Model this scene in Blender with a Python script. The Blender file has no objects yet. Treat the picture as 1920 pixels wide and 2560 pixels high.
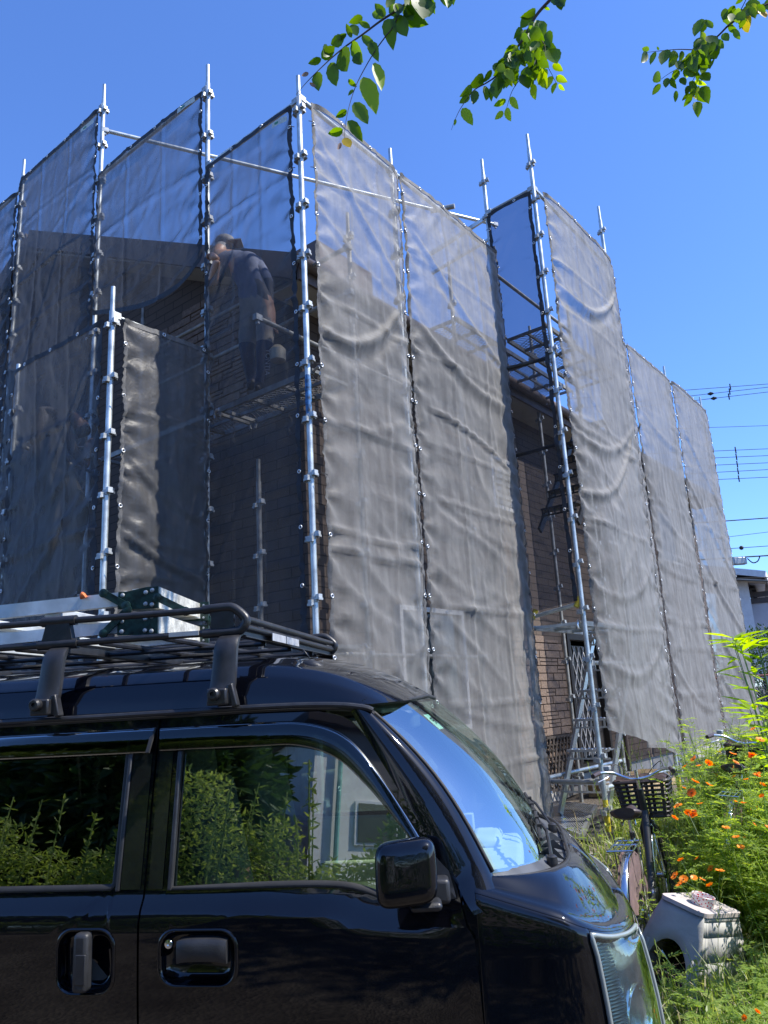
import bpy, bmesh, math, random
import numpy as np
from mathutils import Vector, Matrix, noise
from mathutils.geometry import tessellate_polygon
from math import sin, cos, pi, radians, sqrt, atan2, hypot, exp
random.seed(7)
SC = bpy.context.scene
COL = SC.collection
R_ = random.uniform

# ---------------------------------------------------------------- camera, sky, sun, exposure
CAM_Z = 1.6
FPX = 1923.0            # focal length in pixels of the 1920 x 2560 photograph
PITCH, ROLL = radians(14.1), radians(3.2)
_fw = Vector((0, cos(PITCH), sin(PITCH)))
_up0 = Vector((0, -sin(PITCH), cos(PITCH)))
_rt0 = Vector((1, 0, 0))
_rt = _rt0 * cos(ROLL) - _up0 * sin(ROLL)
_up = _up0 * cos(ROLL) + _rt0 * sin(ROLL)
cam_d = bpy.data.cameras.new('camera')
cam = bpy.data.objects.new('camera', cam_d); COL.objects.link(cam)
cam_d.sensor_fit = 'VERTICAL'; cam_d.sensor_height = 24.0; cam_d.lens = 24.0 * FPX / 2560.0
cam_d.clip_start = 0.05; cam_d.clip_end = 2000
mw = Matrix.Identity(4)
for i in range(3):
    mw[i][0] = _rt[i]; mw[i][1] = _up[i]; mw[i][2] = -_fw[i]
mw[0][3] = 0; mw[1][3] = 0; mw[2][3] = CAM_Z
cam.matrix_world = mw
SC.camera = cam

SUN_AZ, SUN_EL = radians(103), radians(52)
world = bpy.data.worlds.new('World'); SC.world = world; world.use_nodes = True
wn = world.node_tree; wn.nodes.clear()
sky = wn.nodes.new('ShaderNodeTexSky'); sky.sky_type = 'NISHITA'; sky.sun_disc = False
sky.sun_elevation = SUN_EL; sky.sun_rotation = SUN_AZ
sky.air_density = 1.0; sky.dust_density = 0.2; sky.ozone_density = 6.0; sky.altitude = 0
bg = wn.nodes.new('ShaderNodeBackground'); bg.inputs['Strength'].default_value = 0.15
wo = wn.nodes.new('ShaderNodeOutputWorld')
tint = wn.nodes.new('ShaderNodeMix'); tint.data_type = 'RGBA'; tint.blend_type = 'MULTIPLY'; tint.inputs['Factor'].default_value = 1
tint.inputs['B'].default_value = (.62, .78, 1.08, 1)     # deep clean blue, the same all over the sky
wn.links.new(sky.outputs[0], tint.inputs['A']); wn.links.new(tint.outputs['Result'], bg.inputs[0]); wn.links.new(bg.outputs[0], wo.inputs[0])
sun_d = bpy.data.lights.new('sun', 'SUN'); sun_d.energy = 4.2; sun_d.angle = radians(0.53)
sun_d.color = (1.0, 0.95, 0.87)
sun = bpy.data.objects.new('sun', sun_d); COL.objects.link(sun)
sdir = Vector((sin(SUN_AZ) * cos(SUN_EL), cos(SUN_AZ) * cos(SUN_EL), sin(SUN_EL)))
sun.rotation_euler = sdir.to_track_quat('Z', 'Y').to_euler(); sun.location = (8, 0, 12)
SC.view_settings.view_transform = 'Standard'; SC.view_settings.look = 'None'
SC.view_settings.gamma = 1; SC.view_settings.use_curve_mapping = False
SC.view_settings.exposure = 0.9
SC.cycles.use_denoising = True
SC.cycles.max_bounces = 12; SC.cycles.transparent_max_bounces = 24
SC.cycles.transmission_bounces = 8; SC.cycles.glossy_bounces = 5; SC.cycles.diffuse_bounces = 3
SC.cycles.sample_clamp_indirect = 6
SC.cycles.caustics_reflective = False; SC.cycles.caustics_refractive = False

def at(x, y, d):
    """point seen at photo pixel (x, y), at horizontal distance d from the camera's foot"""
    r = _fw + _rt * ((x - 960) / FPX) - _up * ((y - 1280) / FPX)
    t = d / hypot(r.x, r.y)
    return Vector((r.x * t, r.y * t, r.z * t + CAM_Z))
def atS(x, y, d):
    return at(x * 1920 / 1659, y * 1920 / 1659, d)
def on_z(x, y, z):
    r = _fw + _rt * ((x - 960) / FPX) - _up * ((y - 1280) / FPX)
    t = (z - CAM_Z) / r.z
    return Vector((r.x * t, r.y * t, z))

# ---------------------------------------------------------------- object helpers
def tag(o, label=None, cat=None, group=None, kind=None):
    if label: o['label'] = label
    if cat: o['category'] = cat
    if group: o['group'] = group
    if kind: o['kind'] = kind
    return o
def empty(name, loc=(0, 0, 0), rz=0.0, label=None, cat=None, group=None):
    o = bpy.data.objects.new(name, None); COL.objects.link(o)
    o.location = loc; o.rotation_euler = (0, 0, rz); o.empty_display_size = 0.1
    return tag(o, label, cat, group)
def link_mesh(name, me, parent=None, loc=None):
    o = bpy.data.objects.new(name, me); COL.objects.link(o)
    if parent is not None: o.parent = parent
    if loc is not None: o.location = loc
    return o
def copy_tree(o, parent=None):
    c = o.copy(); COL.objects.link(c); c.parent = parent
    for ch in list(o.children): copy_tree(ch, c)
    return c

class MB:
    """collects geometry for ONE mesh object"""
    def __init__(s): s.v = []; s.f = []; s.mi = []
    def add(s, vs, fs, m=0):
        n = len(s.v); s.v += [tuple(v) for v in vs]; s.f += [tuple(i + n for i in f) for f in fs]; s.mi += [m] * len(fs)
        return s
    def box(s, c, size, rot=None, m=0):
        a, b, d = size[0] / 2, size[1] / 2, size[2] / 2
        vs = [Vector((x, y, z)) for z in (-d, d) for y in (-b, b) for x in (-a, a)]
        if rot is not None: vs = [rot @ v for v in vs]
        c = Vector(c)
        return s.add([v + c for v in vs], [(0, 2, 3, 1), (4, 5, 7, 6), (0, 1, 5, 4), (2, 6, 7, 3), (0, 4, 6, 2), (1, 3, 7, 5)], m)
    def bar(s, p, q, w, h, up=(0, 0, 1), m=0):
        p = Vector(p); q = Vector(q); d = (q - p); L = d.length; d.normalize()
        u = Vector(up); sd = d.cross(u)
        if sd.length < 1e-4: sd = d.cross(Vector((1, 0, 0)))
        sd.normalize(); u = sd.cross(d)
        rot = Matrix((d, sd, u)).transposed()
        return s.box((p + q) / 2, (L, w, h), rot, m)
    def tube(s, pts, r, n=8, cap=True, m=0, r2=None):
        pts = [Vector(p) for p in pts]; rings = []
        k = len(pts); prev = None
        for i, p in enumerate(pts):
            t = (pts[min(i + 1, k - 1)] - pts[max(i - 1, 0)])
            if t.length < 1e-9: t = Vector((0, 0, 1))
            t.normalize()
            if prev is None:
                a = t.cross(Vector((0, 0, 1)))
                if a.length < 1e-3: a = t.cross(Vector((1, 0, 0)))
            else: a = prev - t * prev.dot(t)
            a.normalize(); b = t.cross(a); prev = a
            rr = r if r2 is None else r + (r2 - r) * i / max(1, k - 1)
            if isinstance(r, (list, tuple)): rr = r[i]
            rings.append([p + (a * cos(2 * pi * j / n) + b * sin(2 * pi * j / n)) * rr for j in range(n)])
        vs = [v for g in rings for v in g]; fs = []
        for i in range(k - 1):
            for j in range(n):
                fs.append((i * n + j, i * n + (j + 1) % n, (i + 1) * n + (j + 1) % n, (i + 1) * n + j))
        if cap: fs += [tuple(range(n))[::-1], tuple((k - 1) * n + j for j in range(n))]
        return s.add(vs, fs, m)
    def lathe(s, prof, n=24, c=(0, 0, 0), rot=None, m=0, cap=True):
        c = Vector(c); vs = []
        for (r, z) in prof:
            for j in range(n):
                v = Vector((r * cos(2 * pi * j / n), r * sin(2 * pi * j / n), z))
                vs.append((rot @ v if rot else v) + c)
        fs = []
        for i in range(len(prof) - 1):
            for j in range(n):
                fs.append((i * n + j, i * n + (j + 1) % n, (i + 1) * n + (j + 1) % n, (i + 1) * n + j))
        if cap:
            if prof[0][0] > 1e-5: fs.append(tuple(range(n))[::-1])
            if prof[-1][0] > 1e-5: fs.append(tuple((len(prof) - 1) * n + j for j in range(n)))
        return s.add(vs, fs, m)
    def torus(s, c, R, r, rot=None, n=12, k=6, m=0):
        c = Vector(c); vs = []; fs = []
        for i in range(n):
            a = 2 * pi * i / n
            for j in range(k):
                b = 2 * pi * j / k
                v = Vector(((R + r * cos(b)) * cos(a), (R + r * cos(b)) * sin(a), r * sin(b)))
                vs.append((rot @ v if rot else v) + c)
        for i in range(n):
            for j in range(k):
                fs.append((i * k + j, ((i + 1) % n) * k + j, ((i + 1) % n) * k + (j + 1) % k, i * k + (j + 1) % k))
        return s.add(vs, fs, m)
    def grid(s, P, m=0, closed_u=False):
        """P[i][j] points"""
        nu, nv = len(P), len(P[0]); vs = [p for row in P for p in row]; fs = []
        for i in range(nu if closed_u else nu - 1):
            for j in range(nv - 1):
                a = i * nv + j; b = ((i + 1) % nu) * nv + j
                fs.append((a, b, b + 1, a + 1))
        return s.add(vs, fs, m)
    def ball(s, c, r, n=12, k=8, m=0, sq=(1, 1, 1)):
        prof = [(max(1e-4, r * sin(pi * i / k)), -r * cos(pi * i / k)) for i in range(k + 1)]
        n0 = len(s.v); s.lathe(prof, n, (0, 0, 0), None, m, cap=False)
        c = Vector(c)
        for i in range(n0, len(s.v)):
            v = s.v[i]; s.v[i] = (v[0] * sq[0] + c[0], v[1] * sq[1] + c[1], v[2] * sq[2] + c[2])
        return s
    def mesh(s, name, mats, smooth=False):
        me = bpy.data.meshes.new(name); me.from_pydata([tuple(v) for v in s.v], [], s.f)
        if not isinstance(mats, (list, tuple)): mats = [mats]
        for m in mats: me.materials.append(m)
        me.polygons.foreach_set('material_index', s.mi)
        me.polygons.foreach_set('use_smooth', [bool(smooth)] * len(s.f))
        me.update()
        if smooth == 'auto':
            me.set_sharp_from_angle(angle=radians(38))
        return me
    def build(s, name, mats, parent=None, smooth=False, loc=None):
        return link_mesh(name, s.mesh(name, mats, smooth), parent, loc)

def bevel(o, w, seg=2):
    m = o.modifiers.new('bevel', 'BEVEL'); m.width = w; m.segments = seg; m.limit_method = 'ANGLE'; m.angle_limit = radians(35)
    for p in o.data.polygons: p.use_smooth = True
    o.data.set_sharp_from_angle(angle=radians(60))
    return o

# ---------------------------------------------------------------- materials
def new_mat(name):
    m = bpy.data.materials.new(name); m.use_nodes = True
    nt = m.node_tree; b = nt.nodes['Principled BSDF']
    return m, nt, b
def N(nt, t, **kw):
    n = nt.nodes.new(t)
    for k, v in kw.items():
        if k.startswith('i_'): n.inputs[k[2:].replace('_', ' ')].default_value = v
        else: setattr(n, k, v)
    return n
def mat(name, col, rough=0.5, metal=0.0, var=0.15, scale=8.0, bump=0.0, bscale=40.0, spec=0.5, coat=0.0, sub=None, rvar=0.0):
    m, nt, b = new_mat(name); L = nt.links
    tc = N(nt, 'ShaderNodeTexCoord')
    b.inputs['Roughness'].default_value = rough; b.inputs['Metallic'].default_value = metal
    b.inputs['Specular IOR Level'].default_value = spec
    if coat: b.inputs['Coat Weight'].default_value = coat; b.inputs['Coat Roughness'].default_value = 0.03
    nz = N(nt, 'ShaderNodeTexNoise'); nz.inputs['Scale'].default_value = scale; nz.inputs['Detail'].default_value = 6
    L.new(tc.outputs['Object'], nz.inputs['Vector'])
    mx = N(nt, 'ShaderNodeMix', data_type='RGBA')
    c1 = [max(0, c * (1 - var)) for c in col[:3]] + [1]; c2 = [min(1, c * (1 + var)) for c in col[:3]] + [1]
    mx.inputs['A'].default_value = c1; mx.inputs['B'].default_value = c2
    rp = N(nt, 'ShaderNodeMapRange'); rp.inputs['From Min'].default_value = 0.3; rp.inputs['From Max'].default_value = 0.7
    L.new(nz.outputs['Fac'], rp.inputs['Value']); L.new(rp.outputs[0], mx.inputs['Factor']); L.new(mx.outputs['Result'], b.inputs['Base Color'])
    if rvar:
        r2 = N(nt, 'ShaderNodeMapRange'); r2.inputs['To Min'].default_value = max(0.02, rough - rvar); r2.inputs['To Max'].default_value = rough + rvar
        L.new(nz.outputs['Fac'], r2.inputs['Value']); L.new(r2.outputs[0], b.inputs['Roughness'])
    if bump:
        n2 = N(nt, 'ShaderNodeTexNoise'); n2.inputs['Scale'].default_value = bscale; n2.inputs['Detail'].default_value = 5
        L.new(tc.outputs['Object'], n2.inputs['Vector'])
        bp = N(nt, 'ShaderNodeBump'); bp.inputs['Strength'].default_value = bump; bp.inputs['Distance'].default_value = 0.01
        L.new(n2.outputs['Fac'], bp.inputs['Height']); L.new(bp.outputs[0], b.inputs['Normal'])
    return m
def leaf_mat(name, c1, c2, trans=0.45, rough=0.45):
    m, nt, b = new_mat(name); L = nt.links
    oi = N(nt, 'ShaderNodeObjectInfo'); geo = N(nt, 'ShaderNodeNewGeometry')
    mx = N(nt, 'ShaderNodeMix', data_type='RGBA'); mx.inputs['A'].default_value = (*c1, 1); mx.inputs['B'].default_value = (*c2, 1)
    ad = N(nt, 'ShaderNodeMath', operation='ADD'); fr = N(nt, 'ShaderNodeMath', operation='FRACT')
    L.new(oi.outputs['Random'], ad.inputs[0]); L.new(geo.outputs['Random Per Island'], ad.inputs[1]); L.new(ad.outputs[0], fr.inputs[0])
    L.new(fr.outputs[0], mx.inputs['Factor']); L.new(mx.outputs['Result'], b.inputs['Base Color'])
    b.inputs['Roughness'].default_value = rough
    tr = N(nt, 'ShaderNodeBsdfTranslucent')
    hs = N(nt, 'ShaderNodeHueSaturation'); hs.inputs['Hue'].default_value = 0.485; hs.inputs['Saturation'].default_value = 1.15; hs.inputs['Value'].default_value = 2.2
    L.new(mx.outputs['Result'], hs.inputs['Color']); L.new(hs.outputs[0], tr.inputs['Color'])
    ms = N(nt, 'ShaderNodeMixShader'); ms.inputs[0].default_value = trans
    L.new(b.outputs[0], ms.inputs[1]); L.new(tr.outputs[0], ms.inputs[2])
    L.new(ms.outputs[0], nt.nodes['Material Output'].inputs['Surface'])
    return m
M = {}
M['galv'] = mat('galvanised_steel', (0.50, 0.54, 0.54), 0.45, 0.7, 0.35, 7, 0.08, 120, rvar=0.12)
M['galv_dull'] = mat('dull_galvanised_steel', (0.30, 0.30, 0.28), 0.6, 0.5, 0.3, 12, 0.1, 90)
M['clamp'] = mat('clamp_steel', (0.40, 0.42, 0.42), 0.5, 0.5, 0.35, 30)
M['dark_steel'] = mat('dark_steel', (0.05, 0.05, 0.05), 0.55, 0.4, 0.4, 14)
M['alu'] = mat('aluminium', (0.62, 0.63, 0.62), 0.33, 0.85, 0.15, 10, 0.05, 90, rvar=0.1)
M['black_metal'] = mat('satin_black_metal', (0.020, 0.020, 0.021), 0.38, 0.0, 0.35, 25, 0.06, 200, rvar=0.08)
M['black_plastic'] = mat('black_plastic', (0.022, 0.023, 0.026), 0.42, 0.0, 0.25, 30, 0.12, 350, rvar=0.1)
M['grey_plastic'] = mat('weathered_grey_plastic', (0.075, 0.08, 0.085), 0.5, 0.0, 0.35, 14, 0.1, 300)
M['rubber'] = mat('rubber', (0.018, 0.018, 0.018), 0.65, 0, 0.3, 20)
M['eyelet'] = mat('eyelet_metal', (0.75, 0.76, 0.76), 0.35, 0.6, 0.1, 20)
M['yellow'] = mat('yellow_paint', (0.62, 0.50, 0.04), 0.5, 0, 0.2, 20)
M['hem'] = mat('sheet_hem_shaded', (0.022, 0.024, 0.03), 0.7, 0, 0.3, 30, 0.3, 300)  # hem of the backlit sheets, shade put into its colour
M['hem_lit'] = mat('sheet_hem_lit', (0.10, 0.098, 0.095), 0.7, 0, 0.3, 30, 0.3, 300)  # same hem in a lighter tone for the sunlit sheets
M['plaster'] = mat('white_render', (0.72, 0.71, 0.68), 0.85, 0, 0.06, 5, 0.15, 60)
M['soffit'] = mat('soffit_board', (0.45, 0.42, 0.36), 0.7, 0, 0.1, 6)
M['gutter'] = mat('brown_gutter', (0.13, 0.10, 0.085), 0.4, 0, 0.15, 10)
M['white_trim'] = mat('white_trim', (0.7, 0.7, 0.69), 0.5, 0, 0.08, 10)
M['brick_dark'] = mat('brown_siding_block', (0.20, 0.145, 0.112), 0.8, 0, 0.25, 26, 0.9, 70)
M['joint'] = mat('siding_joint', (0.045, 0.032, 0.025), 0.9, 0, 0.3, 20)
M['wood'] = mat('pale_timber', (0.42, 0.30, 0.16), 0.7, 0, 0.25, 14, 0.2, 60)
M['black_wood'] = mat('dark_lattice_wood', (0.045, 0.036, 0.03), 0.7, 0, 0.5, 12, 0.2, 60)
M['concrete'] = mat('foundation_concrete', (0.36, 0.35, 0.33), 0.9, 0, 0.15, 10, 0.3, 80)
# ================================================================ LARGE STRUCTURE
# plan of the scaffold: L runs to the left away from the camera, Q runs to the right away from it
AL, AR = radians(-52), radians(38)
Ld = Vector((sin(AL), cos(AL), 0)); Rd = Vector((sin(AR), cos(AR), 0))
P0 = Vector((5.65 * sin(radians(-5.5)), 5.65 * cos(radians(-5.5)), 0))
GZ = 0.3                 # level of the house plot
def pl(a, t, z=0.0):     # a metres along L (into the plot), t metres along R
    return P0 + Ld * a + Rd * t + Vector((0, 0, z))
def ground_z(x, y):
    k = min(1, max(0, (y - 5.2) / 2.2)); k = k * k * (3 - 2 * k)
    return GZ * k
# --- ground
gm = MB(); xs = [-400, -120, -40, -16] + [i * 0.35 for i in range(-34, 58)] + [30, 60, 150, 400]
ys = [-400, -120, -40, -14] + [i * 0.35 for i in range(-28, 66)] + [30, 50, 90, 200, 600]
P = []
for x in xs:
    row = []
    for y in ys:
        z = ground_z(x, y)
        if abs(x) < 20 and abs(y) < 24: z += 0.035 * noise.noise(Vector((x * 1.3, y * 1.3, 0))) + 0.015 * noise.noise(Vector((x * 5, y * 5, 3)))
        row.append((x, y, z))
    P.append(row)
gm.grid(P)
gmat, nt, b = new_mat('gravelly_soil'); L_ = nt.links
tc = N(nt, 'ShaderNodeTexCoord'); n1 = N(nt, 'ShaderNodeTexNoise'); n1.inputs['Scale'].default_value = 1.4; n1.inputs['Detail'].default_value = 8
vo = N(nt, 'ShaderNodeTexVoronoi'); vo.inputs['Scale'].default_value = 42; n3 = N(nt, 'ShaderNodeTexNoise'); n3.inputs['Scale'].default_value = 60; n3.inputs['Detail'].default_value = 6
for q in (n1, vo, n3): L_.new(tc.outputs['Object'], q.inputs['Vector'])
cr = N(nt, 'ShaderNodeValToRGB'); e = cr.color_ramp.elements; e[0].position = 0.3; e[0].color = (0.055, 0.042, 0.03, 1); e[1].position = 0.78; e[1].color = (0.20, 0.17, 0.135, 1)
mm = N(nt, 'ShaderNodeMix', data_type='RGBA', blend_type='MULTIPLY'); mm.inputs['Factor'].default_value = 0.75
cr2 = N(nt, 'ShaderNodeValToRGB'); e = cr2.color_ramp.elements; e[0].color = (0.3, 0.3, 0.3, 1); e[1].color = (1, 1, 1, 1); e[1].position = 0.8
L_.new(n1.outputs['Fac'], cr.inputs[0]); L_.new(vo.outputs['Color'], cr2.inputs[0]); L_.new(cr.outputs[0], mm.inputs['A']); L_.new(cr2.outputs[0], mm.inputs['B'])
L_.new(mm.outputs['Result'], b.inputs['Base Color']); b.inputs['Roughness'].default_value = 0.95
bp = N(nt, 'ShaderNodeBump'); bp.inputs['Strength'].default_value = 0.8; bp.inputs['Distance'].default_value = 0.02
L_.new(vo.outputs['Distance'], bp.inputs['Height']); L_.new(bp.outputs[0], b.inputs['Normal'])
gm.build('ground', gmat, smooth=True)['kind'] = 'structure'
# stones scattered on the bare ground in front of the house
st = MB(); rs = random.Random(3)
for i in range(2600):
    x = rs.uniform(0.7, 3.2); y = rs.uniform(3.6, 8.2); r = rs.uniform(.008, .026)
    n0 = len(st.v); z = ground_z(x, y)
    a = rs.uniform(0, 6); q = [rs.uniform(.6, 1.2) for _ in range(6)]
    vs = [(x + r * q[0] * cos(a), y + r * q[0] * sin(a), z), (x - r * q[1] * sin(a), y + r * q[1] * cos(a), z), (x - r * q[2] * cos(a), y - r * q[2] * sin(a), z), (x + r * q[3] * sin(a), y - r * q[3] * cos(a), z), (x, y, z + r * .8 * q[4]), (x, y, z - r * .5)]
    st.add(vs, [(0, 1, 4), (1, 2, 4), (2, 3, 4), (3, 0, 4), (1, 0, 5), (2, 1, 5), (3, 2, 5), (0, 3, 5)])
tag(st.build('gravel', mat('gravel_stone', (0.34, 0.31, 0.27), .9, 0, .4, 60)), 'pale gravel stones lying on the bare soil between van and bicycles', 'gravel', kind='stuff')

# --- siding material for the house, darkened in colour for the shade behind the mesh sheets
def brick_mat():
    m, nt, b = new_mat('brown_stone_siding'); L = nt.links
    uv = N(nt, 'ShaderNodeUVMap'); br = N(nt, 'ShaderNodeTexBrick')
    br.inputs['Scale'].default_value = 1.0; br.inputs['Brick Width'].default_value = 0.34; br.inputs['Row Height'].default_value = 0.1
    br.inputs['Mortar Size'].default_value = 0.006; br.inputs['Color1'].default_value = (0.115, 0.086, 0.068, 1); br.inputs['Color2'].default_value = (0.10, 0.075, 0.06, 1)
    br.inputs['Mortar'].default_value = (0.045, 0.034, 0.028, 1)
    L.new(uv.outputs[0], br.inputs['Vector']); L.new(br.outputs['Color'], b.inputs['Base Color']); b.inputs['Roughness'].default_value = .85
    bp = N(nt, 'ShaderNodeBump'); bp.invert = True; bp.inputs['Strength'].default_value = .7; bp.inputs['Distance'].default_value = .01
    L.new(br.outputs['Fac'], bp.inputs['Height']); L.new(bp.outputs[0], b.inputs['Normal'])
    return m
M['siding'] = brick_mat()
house = empty('house', pl(2.0, .95, GZ), 0, 'two-storey brown brick-sided house wrapped in scaffolding and grey mesh', 'house')
HO = Vector(house.location)
def hpart(mb, name, m, parent=None, smooth=False):
    mb.v = [tuple(Vector(v) - HO) for v in mb.v]
    return mb.build(name, m, parent or house, smooth)
WA, WT = 0.97, 0.95       # wall planes
A1, T1 = 10.6, 13.2       # far ends
EZ = 5.68; RZ = 8.15; AM = 5.78   # eave height, ridge height, ridge position along L
wall = MB(); uvs = []
def quad_wall(mb, p, q, z0, z1, uvw):
    i = len(mb.v); mb.add([(p.x, p.y, z0), (q.x, q.y, z0), (q.x, q.y, z1), (p.x, p.y, z1)], [(0, 1, 2, 3)])
# right-hand wall (faces the sun), with a door opening, built as wall pieces round it
DT0, DT1, DZ0, DZ1 = 6.02, 7.15, 0.62, 2.44
def wpiece(a0, t0, a1, t1, z0, z1):
    quad_wall(wall, pl(a0, t0), pl(a1, t1), z0, z1, None)
wpiece(WA, WT, WA, DT0, .55, EZ + .1); wpiece(WA, DT0, WA, DT1, DZ1, EZ + .1); wpiece(WA, DT0, WA, DT1, .55, DZ0); wpiece(WA, DT1, WA, T1, .55, EZ + .1)
# gable wall
i = len(wall.v)
g = [pl(A1, WT, .55), pl(WA, WT, .55), pl(WA, WT, EZ + .1), pl(AM, WT, RZ), pl(A1, WT, EZ + .1)]
wall.add(g, [(0, 1, 2, 3, 4)])
wpiece(A1, T1, A1, WT, .55, EZ + .1); g = [pl(WA, T1, .55), pl(A1, T1, .55), pl(A1, T1, EZ + .1), pl(AM, T1, RZ), pl(WA, T1, EZ + .1)]; wall.add(g, [(0, 1, 2, 3, 4)])
wo_ = hpart(wall, 'wall', M['siding'])
uvl = wo_.data.uv_layers.new(name='uv')
for p in wo_.data.polygons:
    for li in p.loop_indices:
        v = wo_.data.vertices[wo_.data.loops[li].vertex_index].co + HO
        d = v - P0; a = d.dot(Ld); t = d.dot(Rd)
        uvl.data[li].uv = ((t if abs(p.normal.dot(Ld)) > .7 else a), v.z)
fd = MB()
for (a0, t0, a1, t1) in ((WA + .03, WT + .03, WA + .03, T1), (A1, WT + .03, WA + .03, WT + .03)):
    quad_wall(fd, pl(a0, t0), pl(a1, t1), GZ - .3, .56, None)
hpart(fd, 'foundation', M['concrete'])
# siding blocks one by one where the sheets leave the wall open
def blocks(origin, ux, nz, umin, umax, z0, z1, skip=None, limit=150, seed=1):
    rr = random.Random(seed); h = .1; z = z0; k = 0; meshes = {}
    while z < z1 - .02:
        u = umin - rr.uniform(0, .2)
        while u < umax:
            w = rr.choice([.18, .26, .34, .42]); hh = h
            if rr.random() < .3: hh = h / 2
            for s in range(2 if hh < h else 1):
                ua, ub = max(u, umin), min(u + w, umax)
                if ub - ua > .05 and not (skip and skip((ua + ub) / 2, z)):
                    if k < limit:
                        mb = MB(); zz = z + s * hh; dep = rr.uniform(.008, .016)
                        a = origin + ux * (ua + .004); b_ = origin + ux * (ub - .004)
                        o3 = nz * dep; i3 = nz * -.004; bv = .004; uu = ux * bv
                        vs = [a + i3 + Vector((0, 0, zz + .004)), b_ + i3 + Vector((0, 0, zz + .004)), b_ + i3 + Vector((0, 0, zz + hh - .004)), a + i3 + Vector((0, 0, zz + hh - .004)),
                              a + uu + o3 + Vector((0, 0, zz + .008)), b_ - uu + o3 + Vector((0, 0, zz + .008)), b_ - uu + o3 + Vector((0, 0, zz + hh - .008)), a + uu + o3 + Vector((0, 0, zz + hh - .008))]
                        c = sum(vs, Vector()) / 8
                        mb.add([v - c for v in vs], [(4, 5, 6, 7), (0, 1, 5, 4), (1, 2, 6, 5), (2, 3, 7, 6), (3, 0, 4, 7)])
                        mb.build('brick', M['brick_dark'], wo_, loc=c - HO); k += 1
            u += w
        z += h
    return k
# between P5 and P6: the wall beside the door, from the foundation up to the lowest deck
k1 = blocks(pl(WA, 0), Rd, -Ld, 4.5, 6.0, .6, 2.44, None, 125, 5)
# gable wall seen over the drooping sheet
k2 = blocks(pl(0, WT), Ld, -Rd, 1.75, 3.9, 4.5, 6.3, None, 170, 9)
# roof: two slopes with thickness, rake boards, gutters, soffits
EA, ET = .56, .5
sl = (RZ + .12 - EZ) / (AM - EA)
def roofplane(aa, ab, za, zb, name):
    mb = MB(); th = .14
    p = [pl(aa, ET, za), pl(aa, T1 + .45, za), pl(ab, T1 + .45, zb), pl(ab, ET, zb)]
    q = [v + Vector((0, 0, -th)) for v in p]
    mb.add(p + q, [(0, 1, 2, 3), (7, 6, 5, 4), (0, 4, 5, 1), (1, 5, 6, 2), (2, 6, 7, 3), (3, 7, 4, 0)])
    return hpart(mb, name, mat('slate_roof', (0.075, 0.07, 0.068), .7, 0, .25, 6, .4, 40))
roofplane(EA, AM, EZ, RZ + .2, 'roof'); roofplane(2 * AM - EA, AM, EZ, RZ + .2, 'roof')
for s in (1, -1):
    mb = MB(); a0 = EA if s > 0 else 2 * AM - EA
    mb.bar(pl(a0, ET - .03, EZ - .10), pl(AM, ET - .03, RZ + .12), .05, .24); hpart(mb, 'rake_board', M['gutter'])
mb = MB()   # gutter
mb.tube([pl(EA - .06, ET, EZ - .06), pl(EA - .06, T1 + .4, EZ - .06)], .062, 10); mb.bar(pl(EA - .005, ET, EZ - .12), pl(EA - .005, T1 + .4, EZ - .12), .03, .2)
hpart(mb, 'gutter', M['gutter'], smooth='auto')
mb = MB(); mb.bar(pl(EA + .22, ET + .05, EZ - .19), pl(EA + .22, T1 + .3, EZ - .19), .4, .02)
mb.bar(pl(WA - .3, WT - .22, EZ - .15), pl(AM, WT - .22, RZ - .06), .46, .02)
hpart(mb, 'soffit', M['soffit'])
mb = MB(); mb.tube([pl(WA - .1, 7.6, EZ - .2), pl(WA - .1, 7.6, .45)], .035, 10); hpart(mb, 'downpipe', M['gutter'], smooth='auto')
# small dormer-like box with a pale panel under the eave, seen through the corner sheet
mb = MB(); mb.box(pl(1.35, 1.6, EZ + .36), (.9, .9, .62), Matrix.Rotation(-AR, 3, 'Z')); o = hpart(mb, 'dormer', M['gutter'])
mb = MB(); mb.box(pl(1.35, 1.13, EZ + .42), (.5, .03, .34), Matrix.Rotation(-AR, 3, 'Z')); mb.v = [tuple(Vector(v) - HO) for v in mb.v]; mb.build('panel', M['white_trim'], o)
# upstairs windows behind the mesh: frame, panes, louvred shutter
def window(t0, t1, z0, z1, louvre=False):
    fr = MB(); w = .05
    for (ta, tb, za, zb) in ((t0, t1, z0, z0 + w), (t0, t1, z1 - w, z1), (t0, t0 + w, z0 + w, z1 - w), (t1 - w, t1, z0 + w, z1 - w)):
        fr.box(pl(WA - .03, (ta + tb) / 2, (za + zb) / 2), (tb - ta, .09, zb - za), Matrix.Rotation(radians(90) - AR, 3, 'Z'))
    fo = hpart(fr, 'window', M['white_trim'])
    g = MB(); g.box(pl(WA - .012, (t0 + t1) / 2, (z0 + z1) / 2), (t1 - t0 - 2 * w, .01, z1 - z0 - 2 * w), Matrix.Rotation(radians(90) - AR, 3, 'Z'))
    g.v = [tuple(Vector(v) - HO) for v in g.v]; g.build('pane', mat('window_glass', (.03, .035, .04), .08, 0, .1), fo)
    if louvre:
        for i in range(int((z1 - z0 - .1) / .09)):
            s = MB(); s.box(pl(WA - .07, (t0 + t1) / 2, z0 + .1 + i * .09), (t1 - t0 - .1, .05, .05), Matrix.Rotation(radians(90) - AR, 3, 'Z') @ Matrix.Rotation(.5, 3, 'X'))
            s.v = [tuple(Vector(v) - HO) for v in s.v]; s.build('slat', M['white_trim'], fo)
window(4.35, 4.95, 4.0, 4.72, True); window(8.0, 9.3, 4.0, 5.1); window(10.6, 11.8, 4.0, 5.1); window(2.2, 3.4, 1.3, 2.6)
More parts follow.
